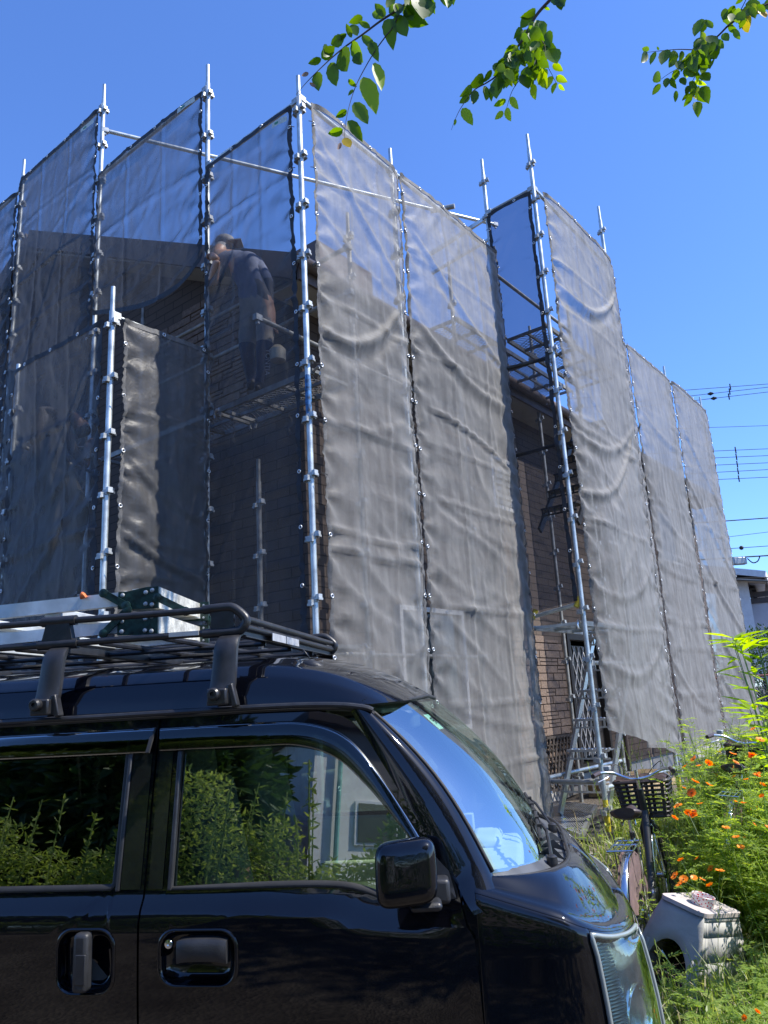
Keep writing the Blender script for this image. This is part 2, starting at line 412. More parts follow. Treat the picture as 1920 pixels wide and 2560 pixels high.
# front door with a diamond-lattice pane
RZ3 = Matrix.Rotation(radians(90) - AR, 3, 'Z')
dj = MB()
for (ta, tb, za, zb) in ((DT0, DT0 + .07, DZ0, DZ1), (DT1 - .07, DT1, DZ0, DZ1), (DT0 + .07, DT1 - .07, DZ1 - .08, DZ1), (DT0 + .07, DT1 - .07, DZ0, DZ0 + .06)):
    dj.box(pl(WA - .01, (ta + tb) / 2, (za + zb) / 2), (tb - ta, .14, zb - za), RZ3)
door = hpart(dj, 'door', mat('dark_bronze_frame', (.045, .04, .036), .4, .4, .2))
def dsub(mb, name, m, smooth=False):
    mb.v = [tuple(Vector(v) - HO) for v in mb.v]; return mb.build(name, m, door, smooth)
s = MB(); s.box(pl(WA + .03, DT0 + .17, (DZ0 + DZ1) / 2), (.2, .05, DZ1 - DZ0 - .14), RZ3); dsub(s, 'door_stile', mat('door_panel', (.16, .15, .14), .4, .5, .1))
s = MB(); s.box(pl(WA + .03, DT1 - .17, (DZ0 + DZ1) / 2), (.2, .05, DZ1 - DZ0 - .14), RZ3); dsub(s, 'door_stile', mat('door_panel', (.16, .15, .14), .4, .5, .1))
s = MB(); s.box(pl(WA + .05, (DT0 + DT1) / 2, (DZ0 + DZ1) / 2), (DT1 - DT0 - .54, .01, DZ1 - DZ0 - .3), RZ3); dsub(s, 'pane', mat('door_glass', (.02, .024, .03), .1, 0, .1))
s = MB(); ta, tb, za, zb = DT0 + .27, DT1 - .27, DZ0 + .14, DZ1 - .16
k = -1.6
while k < tb - ta + .1:
    for sg in (1, -1):
        p = []
        for j in range(50):
            z = za + (zb - za) * j / 49; u = ta + (k if sg > 0 else (tb - ta) - k) + sg * (z - za) * .45
            if ta <= u <= tb: p.append(pl(WA + .035, u, z))
        if len(p) > 2: s.bar(p[0], p[-1], .01, .014)
    k += .155
dsub(s, 'lattice', M['white_trim'])
s = MB(); s.ball(pl(WA - .07, DT0 + .2, 1.55), .028); dsub(s, 'handle', M['alu'], True)
# wooden door step
s = MB()
for i in range(5):
    s.box(pl(WA - .3 - .12 * i, 6.7, .46), (2.0, .12, .03), RZ3)
s.box(pl(WA - .54, 6.7, .37), (1.9, .55, .14), RZ3)
stp = s.build('deck_step', M['wood']); tag(stp, 'low pale timber step in front of the door, behind the scaffold stair', 'step')

# --- mesh sheets -------------------------------------------------------------
def sheet_mat(name, dcol, tcol, tfac, sheen=0.25, refl=.5):
    m, nt, b = new_mat(name); L = nt.links
    tc = N(nt, 'ShaderNodeTexCoord')
    nz = N(nt, 'ShaderNodeTexNoise'); nz.inputs['Scale'].default_value = 2.0; nz.inputs['Detail'].default_value = 12; nz.inputs['Roughness'].default_value = .78
    uv = N(nt, 'ShaderNodeUVMap')
    mp = N(nt, 'ShaderNodeMapping'); mp.inputs['Scale'].default_value = (7, .9, 1)
    n2 = N(nt, 'ShaderNodeTexNoise'); n2.inputs['Scale'].default_value = 1.6; n2.inputs['Detail'].default_value = 7
    L.new(tc.outputs['Object'], nz.inputs['Vector']); L.new(uv.outputs[0], mp.inputs['Vector']); L.new(mp.outputs[0], n2.inputs['Vector'])
    ad = N(nt, 'ShaderNodeMath', operation='ADD'); L.new(nz.outputs['Fac'], ad.inputs[0]); L.new(n2.outputs['Fac'], ad.inputs[1])
    mr = N(nt, 'ShaderNodeMapRange'); mr.inputs['From Min'].default_value = .7; mr.inputs['From Max'].default_value = 1.3
    L.new(ad.outputs[0], mr.inputs['Value'])
    mx = N(nt, 'ShaderNodeMix', data_type='RGBA'); mx.inputs['A'].default_value = (*[c * .70 for c in dcol], 1); mx.inputs['B'].default_value = (*[c * 1.22 for c in dcol], 1)
    L.new(mr.outputs[0], mx.inputs['Factor'])
    # white scuffs
    n3 = N(nt, 'ShaderNodeTexNoise'); n3.inputs['Scale'].default_value = 3.5; n3.inputs['Detail'].default_value = 12; n3.inputs['Roughness'].default_value = .7
    L.new(tc.outputs['Object'], n3.inputs['Vector'])
    m3 = N(nt, 'ShaderNodeMapRange'); m3.inputs['From Min'].default_value = .66; m3.inputs['From Max'].default_value = .8; m3.inputs['To Max'].default_value = .5
    L.new(n3.outputs['Fac'], m3.inputs['Value'])
    mx2 = N(nt, 'ShaderNodeMix', data_type='RGBA'); mx2.inputs['B'].default_value = (.5, .5, .5, 1); L.new(mx.outputs['Result'], mx2.inputs['A']); L.new(m3.outputs[0], mx2.inputs['Factor'])
    L.new(mx2.outputs['Result'], b.inputs['Base Color']); b.inputs['Roughness'].default_value = refl + .06; b.inputs['Specular IOR Level'].default_value = .4
    n4 = N(nt, 'ShaderNodeTexNoise'); n4.inputs['Scale'].default_value = 9; n4.inputs['Detail'].default_value = 9; n4.inputs['Roughness'].default_value = .6
    n4.inputs['Distortion'].default_value = .8
    L.new(tc.outputs['Object'], n4.inputs['Vector'])
    n5 = N(nt, 'ShaderNodeTexNoise', noise_type='RIDGED_MULTIFRACTAL'); n5.inputs['Scale'].default_value = 2.6; n5.inputs['Detail'].default_value = 4; n5.inputs['Distortion'].default_value = .5
    L.new(tc.outputs['Object'], n5.inputs['Vector'])
    ma = N(nt, 'ShaderNodeMath', operation='MULTIPLY_ADD'); ma.inputs[1].default_value = .75; L.new(n5.outputs['Fac'], ma.inputs[0]); L.new(n4.outputs['Fac'], ma.inputs[2])
    bp = N(nt, 'ShaderNodeBump'); bp.inputs['Strength'].default_value = .55; bp.inputs['Distance'].default_value = .013
    L.new(ma.outputs[0], bp.inputs['Height']); L.new(bp.outputs[0], b.inputs['Normal'])
    tl = N(nt, 'ShaderNodeBsdfTranslucent'); L.new(mx.outputs['Result'], tl.inputs['Color']); L.new(bp.outputs[0], tl.inputs['Normal'])
    m1 = N(nt, 'ShaderNodeMixShader'); m1.inputs[0].default_value = .38; L.new(b.outputs[0], m1.inputs[1]); L.new(tl.outputs[0], m1.inputs[2])
    tp = N(nt, 'ShaderNodeBsdfTransparent'); tp.inputs[0].default_value = (*tcol, 1)
    # the weave closes up when seen at a slant
    lw = N(nt, 'ShaderNodeLayerWeight'); lw.inputs['Blend'].default_value = .5
    mf = N(nt, 'ShaderNodeMapRange', interpolation_type='SMOOTHSTEP'); mf.inputs['From Min'].default_value = .28; mf.inputs['From Max'].default_value = .80
    mf.inputs['To Min'].default_value = tfac; mf.inputs['To Max'].default_value = tfac * .12
    L.new(lw.outputs['Facing'], mf.inputs['Value'])
    m2 = N(nt, 'ShaderNodeMixShader'); L.new(mf.outputs[0], m2.inputs[0]); L.new(m1.outputs[0], m2.inputs[1]); L.new(tp.outputs[0], m2.inputs[2])
    L.new(m2.outputs[0], nt.nodes['Material Output'].inputs['Surface'])
    return m
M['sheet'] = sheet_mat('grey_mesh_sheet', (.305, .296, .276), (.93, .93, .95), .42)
M['sheet_dark'] = sheet_mat('shaded_mesh_sheet', (.105, .104, .105), (.92, .92, .95), .62)  # same cloth as the sunlit sheets, darkened in colour for the shaded side
M['sheet_low'] = sheet_mat('low_mesh_sheet', (.105, .105, .105), (.88, .88, .92), .52)  # shade-darkened cloth tone again, less see-through
M['sheet_black'] = sheet_mat('deep_shade_mesh_sheet', (.040, .041, .046), (.78, .82, .94), .50)  # same cloth, stair bay shade painted in as a near-black base
M['sheet_glossy'] = sheet_mat('glossy_grey_mesh_sheet', (.125, .122, .118), (.9, .9, .93), .26, refl=.33)  # base colour lowered to deepen the shade across this sheet
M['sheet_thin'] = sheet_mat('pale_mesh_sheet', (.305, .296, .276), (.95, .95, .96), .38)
M['label'] = mat('printed_label', (.50, .55, .52), .6, 0, .2, 60); M['label_green'] = mat('green_print', (.05, .25, .15), .6)
EYE = MB().torus((0, 0, 0), .0135, .0045, None, 10, 5).mesh('eyelet', M['eyelet'], True)

def mesh_sheet(A, B, nrm, zt, zb, label, mtl='sheet', seed=0, swags=(), bulge=.05, inset=.010, top=None, bot=None, left=None, right=None,
               dx=.024, dz=.030, diag=.02, tie=.45, hem='hem', hems=('l', 'r', 't'), group='mesh sheets tied to the scaffold', ripple=.004, folds=True, eyes=('l', 'r', 't'), labels=None, cords=False):
    if group.startswith('mesh') and seed in (11, 12, 13): labels = (.05, .19)
    if seed in (1, 4, 11, 15, 16, 3): cords = True
    """sheet between plan points A and B; nrm = side it bellies towards; zt, zb = (z at A, z at B)"""
    A = Vector((A.x, A.y, 0)); B = Vector((B.x, B.y, 0)); W = (B - A).length; ux = (B - A).normalized()
    Hm = max(zt) - min(zb); nu = max(8, int(W / dx)); nv = max(8, int(Hm / dz))
    rs = random.Random(seed); ties = [rs.uniform(-.02, .02) for _ in range(40)]
    foldv = [.33 + rs.uniform(-.03, .03), .66 + rs.uniform(-.03, .03)]; foldh = [rs.uniform(.7, 1.0) * k + rs.uniform(-.1, .1) for k in range(1, 12)]
    def pos(u, v, off=0.0):
        z0 = zt[0] + (zt[1] - zt[0]) * u; z1 = zb[0] + (zb[1] - zb[0]) * u
        if top: z0 -= top(u)
        if bot: z1 += bot(u)
        z = z0 + (z1 - z0) * v; y = max(zt) - z
        x = u * W; e = min(x, W - x)
        pin = min(1, e / (.25 * W))
        pin = sqrt(max(0, pin))
        d = bulge * pin * (.55 + .9 * noise.noise(Vector((seed * 3.1, y * .55, u * .8))))
        for (y0, dyr, dep, amp, wd) in swags:
            yc = y0 + dyr * u + dep * 4 * u * (1 - u)
            q = (y - yc) / (wd * (.22 + 1.5 * u * (1 - u)))
            d += amp * .36 * (max(0, 1 - abs(q) * .5) ** 1.4 if q > 0 else exp(-q * q * 3)) * pin
            q2 = (y - yc - wd * .9) / (wd * .7); d -= amp * .13 * exp(-q2 * q2) * pin
        # anisotropic creases, two directions
        for (ax, ay, fr, am) in ((1, .55, 2.2, diag), (-.8, .9, 2.6, diag * .8), (.25, 1, 3.4, diag * .5)):
            a = x * ax + y * ay; c = -x * ay + y * ax
            nn = noise.noise(Vector((a * .7 + seed, c * fr, seed * 1.7)))
            msk = noise.noise(Vector((a * .5 + 7, c * .6 - seed, 2.0)))
            d += .6 * am * (1 - min(1, abs(nn) * 4.2)) ** 1.5 * max(0, .25 + msk * 2.2) * min(1, .35 + pin)
        d += .011 * pin * noise.noise(Vector((x * 1.4, y * 1.0, seed + 9.0)))
        d += .004 * noise.noise(Vector((x * 9, y * 7, seed + 4.0)))
        wx, wy = x + .12 * noise.noise(Vector((x * 2, y * 2, 3.3))), y + .12 * noise.noise(Vector((y * 2, x * 2, 8.8)))
        d += .004 * max(0, 1 - 8 * abs(noise.noise(Vector((wx * 3.1, wy * 2.3, seed + 21.0))))) + .003 * max(0, 1 - 9 * abs(noise.noise(Vector((wx * 5.5, wy * 4.7, seed + 31.0)))))
        if folds:
            for fv in foldv:
                q = abs(u - fv) * W; d += .011 * max(0, 1 - q / .028)
            for fh in foldh:
                q = abs(y - fh - .015 * sin(u * 7 + fh)); d += .024 * max(0, 1 - q / .032) * (.4 + .6 * abs(noise.noise(Vector((u * 3, fh, seed)))) * 2)
        # gathered edge and pull lines from each tie
        edg = exp(-e / .055); d += ripple * edg * sin(y * 2 * pi / .062 + 2.5 * noise.noise(Vector((y * 3, seed, 0))))
        k = round(y / tie); yk = k * tie + ties[k % 40] * 3
        rr = hypot(e, (y - yc_fix(y, yk)))
        d += .016 * exp(-rr / .32) * sin(5.0 * atan2(y - yk, e + .02) + k) * min(1, rr / .05)
        sh = inset * (1 + .5 * sin(y * 2 * pi / tie + pi) * 1.0) * (1 + .6 * noise.noise(Vector((y * .8, seed + (0 if x < W / 2 else 5), 1))))
        xi = x + (sh * exp(-x / .3) - sh * exp(-(W - x) / .3))
        if left and x < W / 2: xi += left(y) * (1 - u) ** 2
        if right and x > W / 2: xi -= right(y) * u ** 2
        return A + ux * xi + nrm * (d + off) + Vector((0, 0, z))
    def yc_fix(y, yk): return yk
    mb = MB(); P = [[pos(i / nu, j / nv) for j in range(nv + 1)] for i in range(nu + 1)]
    mb.grid(P); root = mb.build('mesh_sheet', M[mtl], smooth=True)
    org = A + Vector((0, 0, min(zb))); root.data.transform(Matrix.Translation(-org)); root.location = org
    uvl = root.data.uv_layers.new(name='uv')
    vi = np.empty(len(root.data.loops), dtype=np.int64); root.data.loops.foreach_get('vertex_index', vi)
    uvv = np.empty((len(vi), 2), dtype=np.float32); uvv[:, 0] = (vi // (nv + 1)) / nu * W; uvv[:, 1] = (vi % (nv + 1)) / nv * Hm
    uvl.data.foreach_set('uv', uvv.ravel())
    tag(root, label, 'mesh sheet', group)
    hw = (.045 if hem == 'hem' else .026) / W
    for hh in hems:
        if hh == 'b':
            G = [[pos(i / nu, v, .006) - org for v in (1 - .05 / Hm, 1 - .025 / Hm, 1)] for i in range(nu + 1)]
        elif hh in 'lr':
            us = [0, hw * .5, hw] if hh == 'l' else [1 - hw, 1 - hw * .5, 1]
            G = [[pos(u, j / nv, .004) - org for j in range(nv + 1)] for u in us]
        else:
            hv = .045 / Hm; G = [[pos(i / nu, v, .0055) - org for v in (0, hv * .5, hv)] for i in range(nu + 1)]
        h = MB(); h.grid(G); h.build('hem', M[hem], root, True)
    if hem == 'hem' and labels:
        q0, q1 = labels; G = [[pos(q0 + (q1 - q0) * i / 6, v, .012) - org for v in (.012, .012 + .05 / Hm)] for i in range(7)]
        h = MB(); h.grid(G); h.build('print_label', M['label'], root, True)
        G = [[pos(q0 + (q1 - q0) * (.55 + .25 * i / 4), v, .014) - org for v in (.012 + .015 / Hm, .012 + .035 / Hm)] for i in range(5)]
        h = MB(); h.grid(G); h.build('green_mark', M['label_green'], root, True)
    def cord(u, v, sg):
        p = pos(u, v, .012) - org; q = p + ux * (.055 * sg) - nrm * .012 + Vector((0, 0, rs.uniform(-.03, .02)))
        c = MB(); c.tube([p, (p + q) / 2 + nrm * .012, q], .0032, 5); c.build('tie_cord', M['rubber'], root)
    def eye(u, v):
        p = pos(u, v, .008) - org
        o = link_mesh('eyelet', EYE, root, p); o.rotation_euler = (nrm.to_track_quat('Z', 'Y')).to_euler()
    for sd in eyes:
        if sd in 'lr':
            y = .22
            while y < Hm - .1:
                u = hw * .5 if sd == 'l' else 1 - hw * .5
                if rs.random() < .93: eye(u, min(.995, y / Hm))
                if cords and rs.random() < .55: cord(u, min(.995, y / Hm), -1 if sd == 'l' else 1)
                y += tie + rs.uniform(-.02, .02)
        else:
            for k in range(1, int(W / .42) + 1): eye(k * .42 / W - .05, .02 / Hm)
    return root
Nr = -Ld      # outward normal of the right-hand (sunlit) side
Nl = -Rd      # outward normal of the left-hand (shaded) side
T = dict(P1=1.31, P5=3.23)
pP1, pP5 = pl(0, 1.31), pl(0, 3.23)
pP6 = pl(-.63, 3.23); pP7 = pl(-.63, 5.31)
pP8, pP9, pP10 = pl(0, 7.26), pl(0, 9.38), pl(0, 11.5)
pM1, pM2, pM3, pM4 = pl(1.24, 0), pl(3.15, 0), pl(5.05, 0), pl(6.95, 0)
pQ = Vector((6.04 * sin(radians(-20.54)), 6.04 * cos(radians(-20.54)), 0)); pQ2 = pQ + Ld * 1.55
z_ = CAM_Z
def gap(p, q, d=.045):
    u = (q - p).normalized() * d; return p + u, q - u
def S(p, q, *a, **k):
    A_, B_ = gap(p, q, k.pop('gap', .012)); return mesh_sheet(A_, B_, *a, **k)
off = Nr * .075; offl = Nl * .04
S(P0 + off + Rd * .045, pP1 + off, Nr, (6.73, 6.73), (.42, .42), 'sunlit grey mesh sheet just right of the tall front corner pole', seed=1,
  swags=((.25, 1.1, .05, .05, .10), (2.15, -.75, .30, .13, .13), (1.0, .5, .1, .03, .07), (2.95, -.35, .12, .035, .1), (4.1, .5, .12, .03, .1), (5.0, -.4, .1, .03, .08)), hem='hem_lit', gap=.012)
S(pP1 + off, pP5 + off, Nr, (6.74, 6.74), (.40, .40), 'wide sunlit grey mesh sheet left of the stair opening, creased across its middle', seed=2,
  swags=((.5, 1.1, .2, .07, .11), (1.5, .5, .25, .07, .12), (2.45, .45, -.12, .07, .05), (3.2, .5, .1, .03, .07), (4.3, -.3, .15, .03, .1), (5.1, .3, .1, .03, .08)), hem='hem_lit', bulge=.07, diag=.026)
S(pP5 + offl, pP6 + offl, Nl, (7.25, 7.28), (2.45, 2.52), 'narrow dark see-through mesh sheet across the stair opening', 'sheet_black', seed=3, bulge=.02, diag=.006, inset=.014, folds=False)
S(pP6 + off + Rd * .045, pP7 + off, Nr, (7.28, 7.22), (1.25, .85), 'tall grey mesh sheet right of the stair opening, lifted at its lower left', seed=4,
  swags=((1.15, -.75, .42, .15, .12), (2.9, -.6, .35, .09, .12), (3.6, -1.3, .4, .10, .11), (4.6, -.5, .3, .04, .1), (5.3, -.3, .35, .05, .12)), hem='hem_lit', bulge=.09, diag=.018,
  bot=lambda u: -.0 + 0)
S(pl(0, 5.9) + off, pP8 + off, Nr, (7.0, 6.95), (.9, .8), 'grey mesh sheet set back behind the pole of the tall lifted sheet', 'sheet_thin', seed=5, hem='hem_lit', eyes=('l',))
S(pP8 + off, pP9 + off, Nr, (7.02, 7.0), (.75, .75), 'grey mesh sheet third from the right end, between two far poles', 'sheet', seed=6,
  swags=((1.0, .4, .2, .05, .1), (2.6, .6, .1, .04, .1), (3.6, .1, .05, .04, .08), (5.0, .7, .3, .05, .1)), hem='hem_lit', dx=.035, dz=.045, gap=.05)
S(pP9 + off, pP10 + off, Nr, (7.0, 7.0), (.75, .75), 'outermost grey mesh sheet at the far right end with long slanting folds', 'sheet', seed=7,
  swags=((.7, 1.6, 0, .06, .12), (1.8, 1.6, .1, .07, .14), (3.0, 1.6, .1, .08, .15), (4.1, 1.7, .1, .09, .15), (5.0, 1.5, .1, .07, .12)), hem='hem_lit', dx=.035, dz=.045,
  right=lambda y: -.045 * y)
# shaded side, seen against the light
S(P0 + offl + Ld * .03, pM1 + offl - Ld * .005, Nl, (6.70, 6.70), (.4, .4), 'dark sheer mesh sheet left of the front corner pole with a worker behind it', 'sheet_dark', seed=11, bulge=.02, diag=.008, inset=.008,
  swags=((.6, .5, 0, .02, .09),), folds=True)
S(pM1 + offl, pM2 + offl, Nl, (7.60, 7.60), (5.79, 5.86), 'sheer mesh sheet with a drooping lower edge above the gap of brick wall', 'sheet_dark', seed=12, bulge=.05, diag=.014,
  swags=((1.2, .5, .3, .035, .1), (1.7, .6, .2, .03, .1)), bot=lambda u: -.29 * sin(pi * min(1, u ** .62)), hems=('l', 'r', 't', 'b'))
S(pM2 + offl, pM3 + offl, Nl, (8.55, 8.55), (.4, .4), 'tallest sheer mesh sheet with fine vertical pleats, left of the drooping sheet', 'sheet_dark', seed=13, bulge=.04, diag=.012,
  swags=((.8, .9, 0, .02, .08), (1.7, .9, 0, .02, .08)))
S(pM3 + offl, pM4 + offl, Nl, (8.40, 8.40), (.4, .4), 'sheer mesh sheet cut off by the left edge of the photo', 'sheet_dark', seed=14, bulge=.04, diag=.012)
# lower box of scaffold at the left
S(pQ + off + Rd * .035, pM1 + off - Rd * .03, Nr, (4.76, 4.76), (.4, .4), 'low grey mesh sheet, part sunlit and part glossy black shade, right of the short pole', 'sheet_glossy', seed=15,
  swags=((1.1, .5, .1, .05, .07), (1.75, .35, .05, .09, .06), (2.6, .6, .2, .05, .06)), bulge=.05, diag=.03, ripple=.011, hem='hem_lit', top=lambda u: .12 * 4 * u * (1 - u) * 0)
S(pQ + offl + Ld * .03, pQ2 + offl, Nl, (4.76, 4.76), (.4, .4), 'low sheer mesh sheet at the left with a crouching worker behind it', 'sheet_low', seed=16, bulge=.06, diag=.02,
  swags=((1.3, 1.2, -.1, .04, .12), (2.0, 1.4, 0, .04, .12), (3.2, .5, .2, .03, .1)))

# --- scaffold poles
NODE = MB()
def clamp_geo(mb, z, s1=1):
    mb.lathe([(.0285, z - .024), (.031, z - .02), (.031, z + .02), (.0285, z + .024)], 12, cap=False)
CL = MB(); clamp_geo(CL, 0)
for d, dz in ((Rd, .026), (-Rd, -.026), (Ld, -.018), (-Ld, .018)):
    ro = Matrix.Rotation(atan2(d.y, d.x), 3, 'Z')
    CL.box(d * .045 + Vector((0, 0, dz)), (.034, .042, .042), ro); CL.box(d * .062 + Vector((0, 0, dz - .018)), (.010, .048, .018), ro)
CLM = CL.mesh('coupler', M['clamp'])
def pole(p, z0, z1, label, n0=None, spig=.22, r=.0243, yellow=False, mm='galv'):
    mb = MB(); mb.tube([(0, 0, 0), (0, 0, z1 - z0 - spig)], r, 16); mb.tube([(0, 0, z1 - z0 - spig), (0, 0, z1 - z0)], r * .78, 12)
    o = mb.build('scaffold_pole', M[mm], smooth='auto', loc=Vector((p.x, p.y, z0)))
    tag(o, label, 'scaffold pole', 'upright poles of the scaffold')
    z = n0 if n0 is not None else .62
    while z < z1 - spig - .05:
        if z > z0 + .1:
            cq = link_mesh('coupler', CLM, o, (0, 0, z - z0)); cq.rotation_euler = (0, 0, random.choice((0, 0, .12, -.1, .3))); cq.scale = (.92, .92, .92)
        z += .475
    if yellow:
        y = MB(); y.tube([(0, 0, 0), (0, 0, .3)], r + .002, 12, cap=False); y.build('marker_band', M['yellow'], o, 'auto', loc=(0, 0, .02))
    return o
def ht(x, y, d): return atS(x, y, d).z
n0 = ht(650, 338, 5.65) - 14 * .475 
pole(P0, .1, ht(640, 165, 5.65), 'tall front corner pole with blue paint smudge, nearest the van roof', n0)
M['blue_smudge'] = mat('blue_paint_smudge', (.03, .13, .30), .6, 0, .95, 26)
_s = MB(); _s.tube([(0, 0, -.17), (0, 0, -.05), (0, 0, .06), (0, 0, .16)], [.0246, .0250, .0250, .0246], 14, cap=False); _s.build('paint_smudge', M['blue_smudge'], bpy.data.objects['scaffold_pole'], 'auto', loc=(0, 0, ht(668, 852, 5.65) - .1))
pole(pP1, .1, ht(837, 322, 6.66), 'pole between the two wide sunlit sheets, right of the corner pole')
pole(pP5, .3, ht(1037, 345, 8.29), 'pole at the left side of the stair opening')
pole(pP6, .3, ht(1137, 290, 8.01), 'tallest pole at the right side of the stair opening, yellow at its foot', ht(1139, 355, 8.01) - 18 * .475, yellow=True)
pole(pP7, .3, ht(1287, 447, 9.95), 'pole at the right edge of the tall lifted sheet', ht(1291, 500, 9.95) - 15 * .475, yellow=True)
pole(pP8, .3, ht(1338, 715, 12.0), 'far pole just right of the tall lifted sheet')
pole(pP9, .3, ht(1433, 790, 14.0), 'far pole second from the right end')
pole(pP10, .3, ht(1513, 855, 16.0), 'last pole at the far right end of the scaffold')
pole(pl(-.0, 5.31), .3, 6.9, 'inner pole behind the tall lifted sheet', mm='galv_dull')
pole(pM1, .1, ht(448, 140, 6.56), 'pole second left of the tall corner pole', ht(449, 205, 6.56) - 15 * .475)
pole(pM2, .1, ht(228, 183, 8.14), 'pole rising above the short pole at the left', ht(228, 240, 8.14) - 16 * .475)
pole(pM3, .1, ht(55, 345, 9.83), 'leftmost tall pole in view')
pole(pQ, .1, ht(245, 620, 6.04), 'short bright pole in front at the left, behind the ladder on the van', ht(243, 700, 6.04) - 9 * .475)
pole(pQ2, .1, ht(5, 772, 7.3), 'short pole at the left edge of the photo')
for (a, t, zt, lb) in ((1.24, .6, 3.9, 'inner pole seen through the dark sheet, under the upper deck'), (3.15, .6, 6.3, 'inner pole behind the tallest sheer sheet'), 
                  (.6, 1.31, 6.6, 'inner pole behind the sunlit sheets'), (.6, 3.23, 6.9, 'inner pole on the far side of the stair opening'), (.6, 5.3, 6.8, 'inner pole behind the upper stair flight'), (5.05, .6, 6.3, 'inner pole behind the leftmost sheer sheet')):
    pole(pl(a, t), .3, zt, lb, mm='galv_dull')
# --- rails
def rail(p, q, label, r=.0215, m='galv', name='guard_rail', ends=True):
    mb = MB(); c = Vector(p); mb.tube([Vector((0, 0, 0)), Vector(q) - c], r, 12)
    o = mb.build(name, M[m], smooth='auto', loc=c); tag(o, label, 'rail', 'horizontal rails of the scaffold')
    if ends:
        d = (Vector(q) - c).normalized(); rot = d.to_track_quat('X', 'Z').to_matrix()
        for e in (Vector((0, 0, 0)) + d * .03, Vector(q) - c - d * .03):
            w = MB(); w.box((0, 0, 0), (.07, .05, .055), rot); w.box((0, 0, -.035), (.02, .03, .05), rot); w.build('wedge_end', M['clamp'], o, loc=e)
    return o
def zz(p, z): return Vector((p.x, p.y, z))
rail(zz(P0, 6.75), zz(pM1, 6.75), 'top rail of the sheet left of the corner pole')
rail(zz(pM1, 7.65), zz(pM2, 7.65), 'top rail of the drooping sheet')
rail(zz(pM2, 8.60), zz(pM3, 8.60), 'top rail of the tallest sheet')
rail(zz(pM3, 8.45), zz(pM4, 8.45), 'top rail running off the left edge')
rail(zz(P0, 6.78), zz(pP1, 6.78), 'top rail right of the corner pole')
rail(zz(pP1, 6.79), zz(pP5, 6.79), 'top rail of the wide creased sheet')
rail(zz(pP5, 7.30), zz(pP6, 7.33), 'short top rail over the stair opening', m='galv_dull')
rail(zz(pP6, 7.33), zz(pP7, 7.27), 'top rail of the tall lifted sheet')
rail(zz(pP8, 7.06), zz(pP9, 7.05), 'far top rail left of the second last pole')
rail(zz(pP9, 7.05), zz(pP10, 7.05), 'far top rail at the right end')
rail(zz(pQ, 4.80), zz(pM1, 4.80), 'rail from the short pole to the dark sheet', r=.012)
bp_ = zz(pM2, 8.27)
rail(bp_, bp_ + Vector((sin(radians(65)), cos(radians(65)), 0)) * 5.4, 'long bare pipe crossing high behind the sheets from the left pole', r=.0243)
for z, lb in ((1.1, 'lowest inner rail behind the sunlit sheets'), (2.05, 'middle inner rail behind the sunlit sheets'), (4.9, 'highest inner rail behind the sunlit sheets')):
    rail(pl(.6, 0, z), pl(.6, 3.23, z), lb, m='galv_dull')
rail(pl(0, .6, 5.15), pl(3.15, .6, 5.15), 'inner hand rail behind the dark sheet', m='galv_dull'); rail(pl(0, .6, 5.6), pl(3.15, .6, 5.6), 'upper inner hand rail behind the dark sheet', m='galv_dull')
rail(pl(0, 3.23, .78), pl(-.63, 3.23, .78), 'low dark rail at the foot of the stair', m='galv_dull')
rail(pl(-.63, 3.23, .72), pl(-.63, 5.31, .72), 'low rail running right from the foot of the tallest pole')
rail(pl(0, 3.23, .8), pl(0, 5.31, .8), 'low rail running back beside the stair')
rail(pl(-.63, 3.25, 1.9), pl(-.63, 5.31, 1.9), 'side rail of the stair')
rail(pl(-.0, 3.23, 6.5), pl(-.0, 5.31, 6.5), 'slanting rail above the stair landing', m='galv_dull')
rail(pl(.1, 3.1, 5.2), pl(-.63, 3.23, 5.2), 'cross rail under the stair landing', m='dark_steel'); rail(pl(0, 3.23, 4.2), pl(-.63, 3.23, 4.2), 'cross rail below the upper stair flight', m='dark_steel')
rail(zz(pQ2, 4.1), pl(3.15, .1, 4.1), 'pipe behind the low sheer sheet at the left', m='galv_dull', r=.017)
# bracket pipe poking above the wide sheet and ledger bracket by the stair pole
mb = MB(); c = atS(960, 452, 8.3); mb.tube([(-.16, .05, .02), (.12, -.05, 0)], .032, 10); mb.box((0, 0, -.05), (.06, .05, .07)); tag(mb.build('pipe_stub', M['galv_dull'], smooth='auto', loc=c), 'stub of pipe lying across the top rail of the wide sheet', 'pipe')
mb = MB(); mb.bar(pl(.9, 3.3, 7.18) - pP5, pl(0, 3.23, 7.25) - pP5, .03, .05); mb.bar(pl(.9, 3.3, 6.9) - pP5, pl(0, 3.23, 6.95) - pP5, .03, .03); mb.bar(pl(.45, 3.25, 6.92) - pP5, pl(.45, 3.25, 7.2) - pP5, .03, .03)
tag(mb.build('bracket_frame', M['galv'], loc=pP5), 'open bracket frame behind the pole at the stair opening', 'bracket')
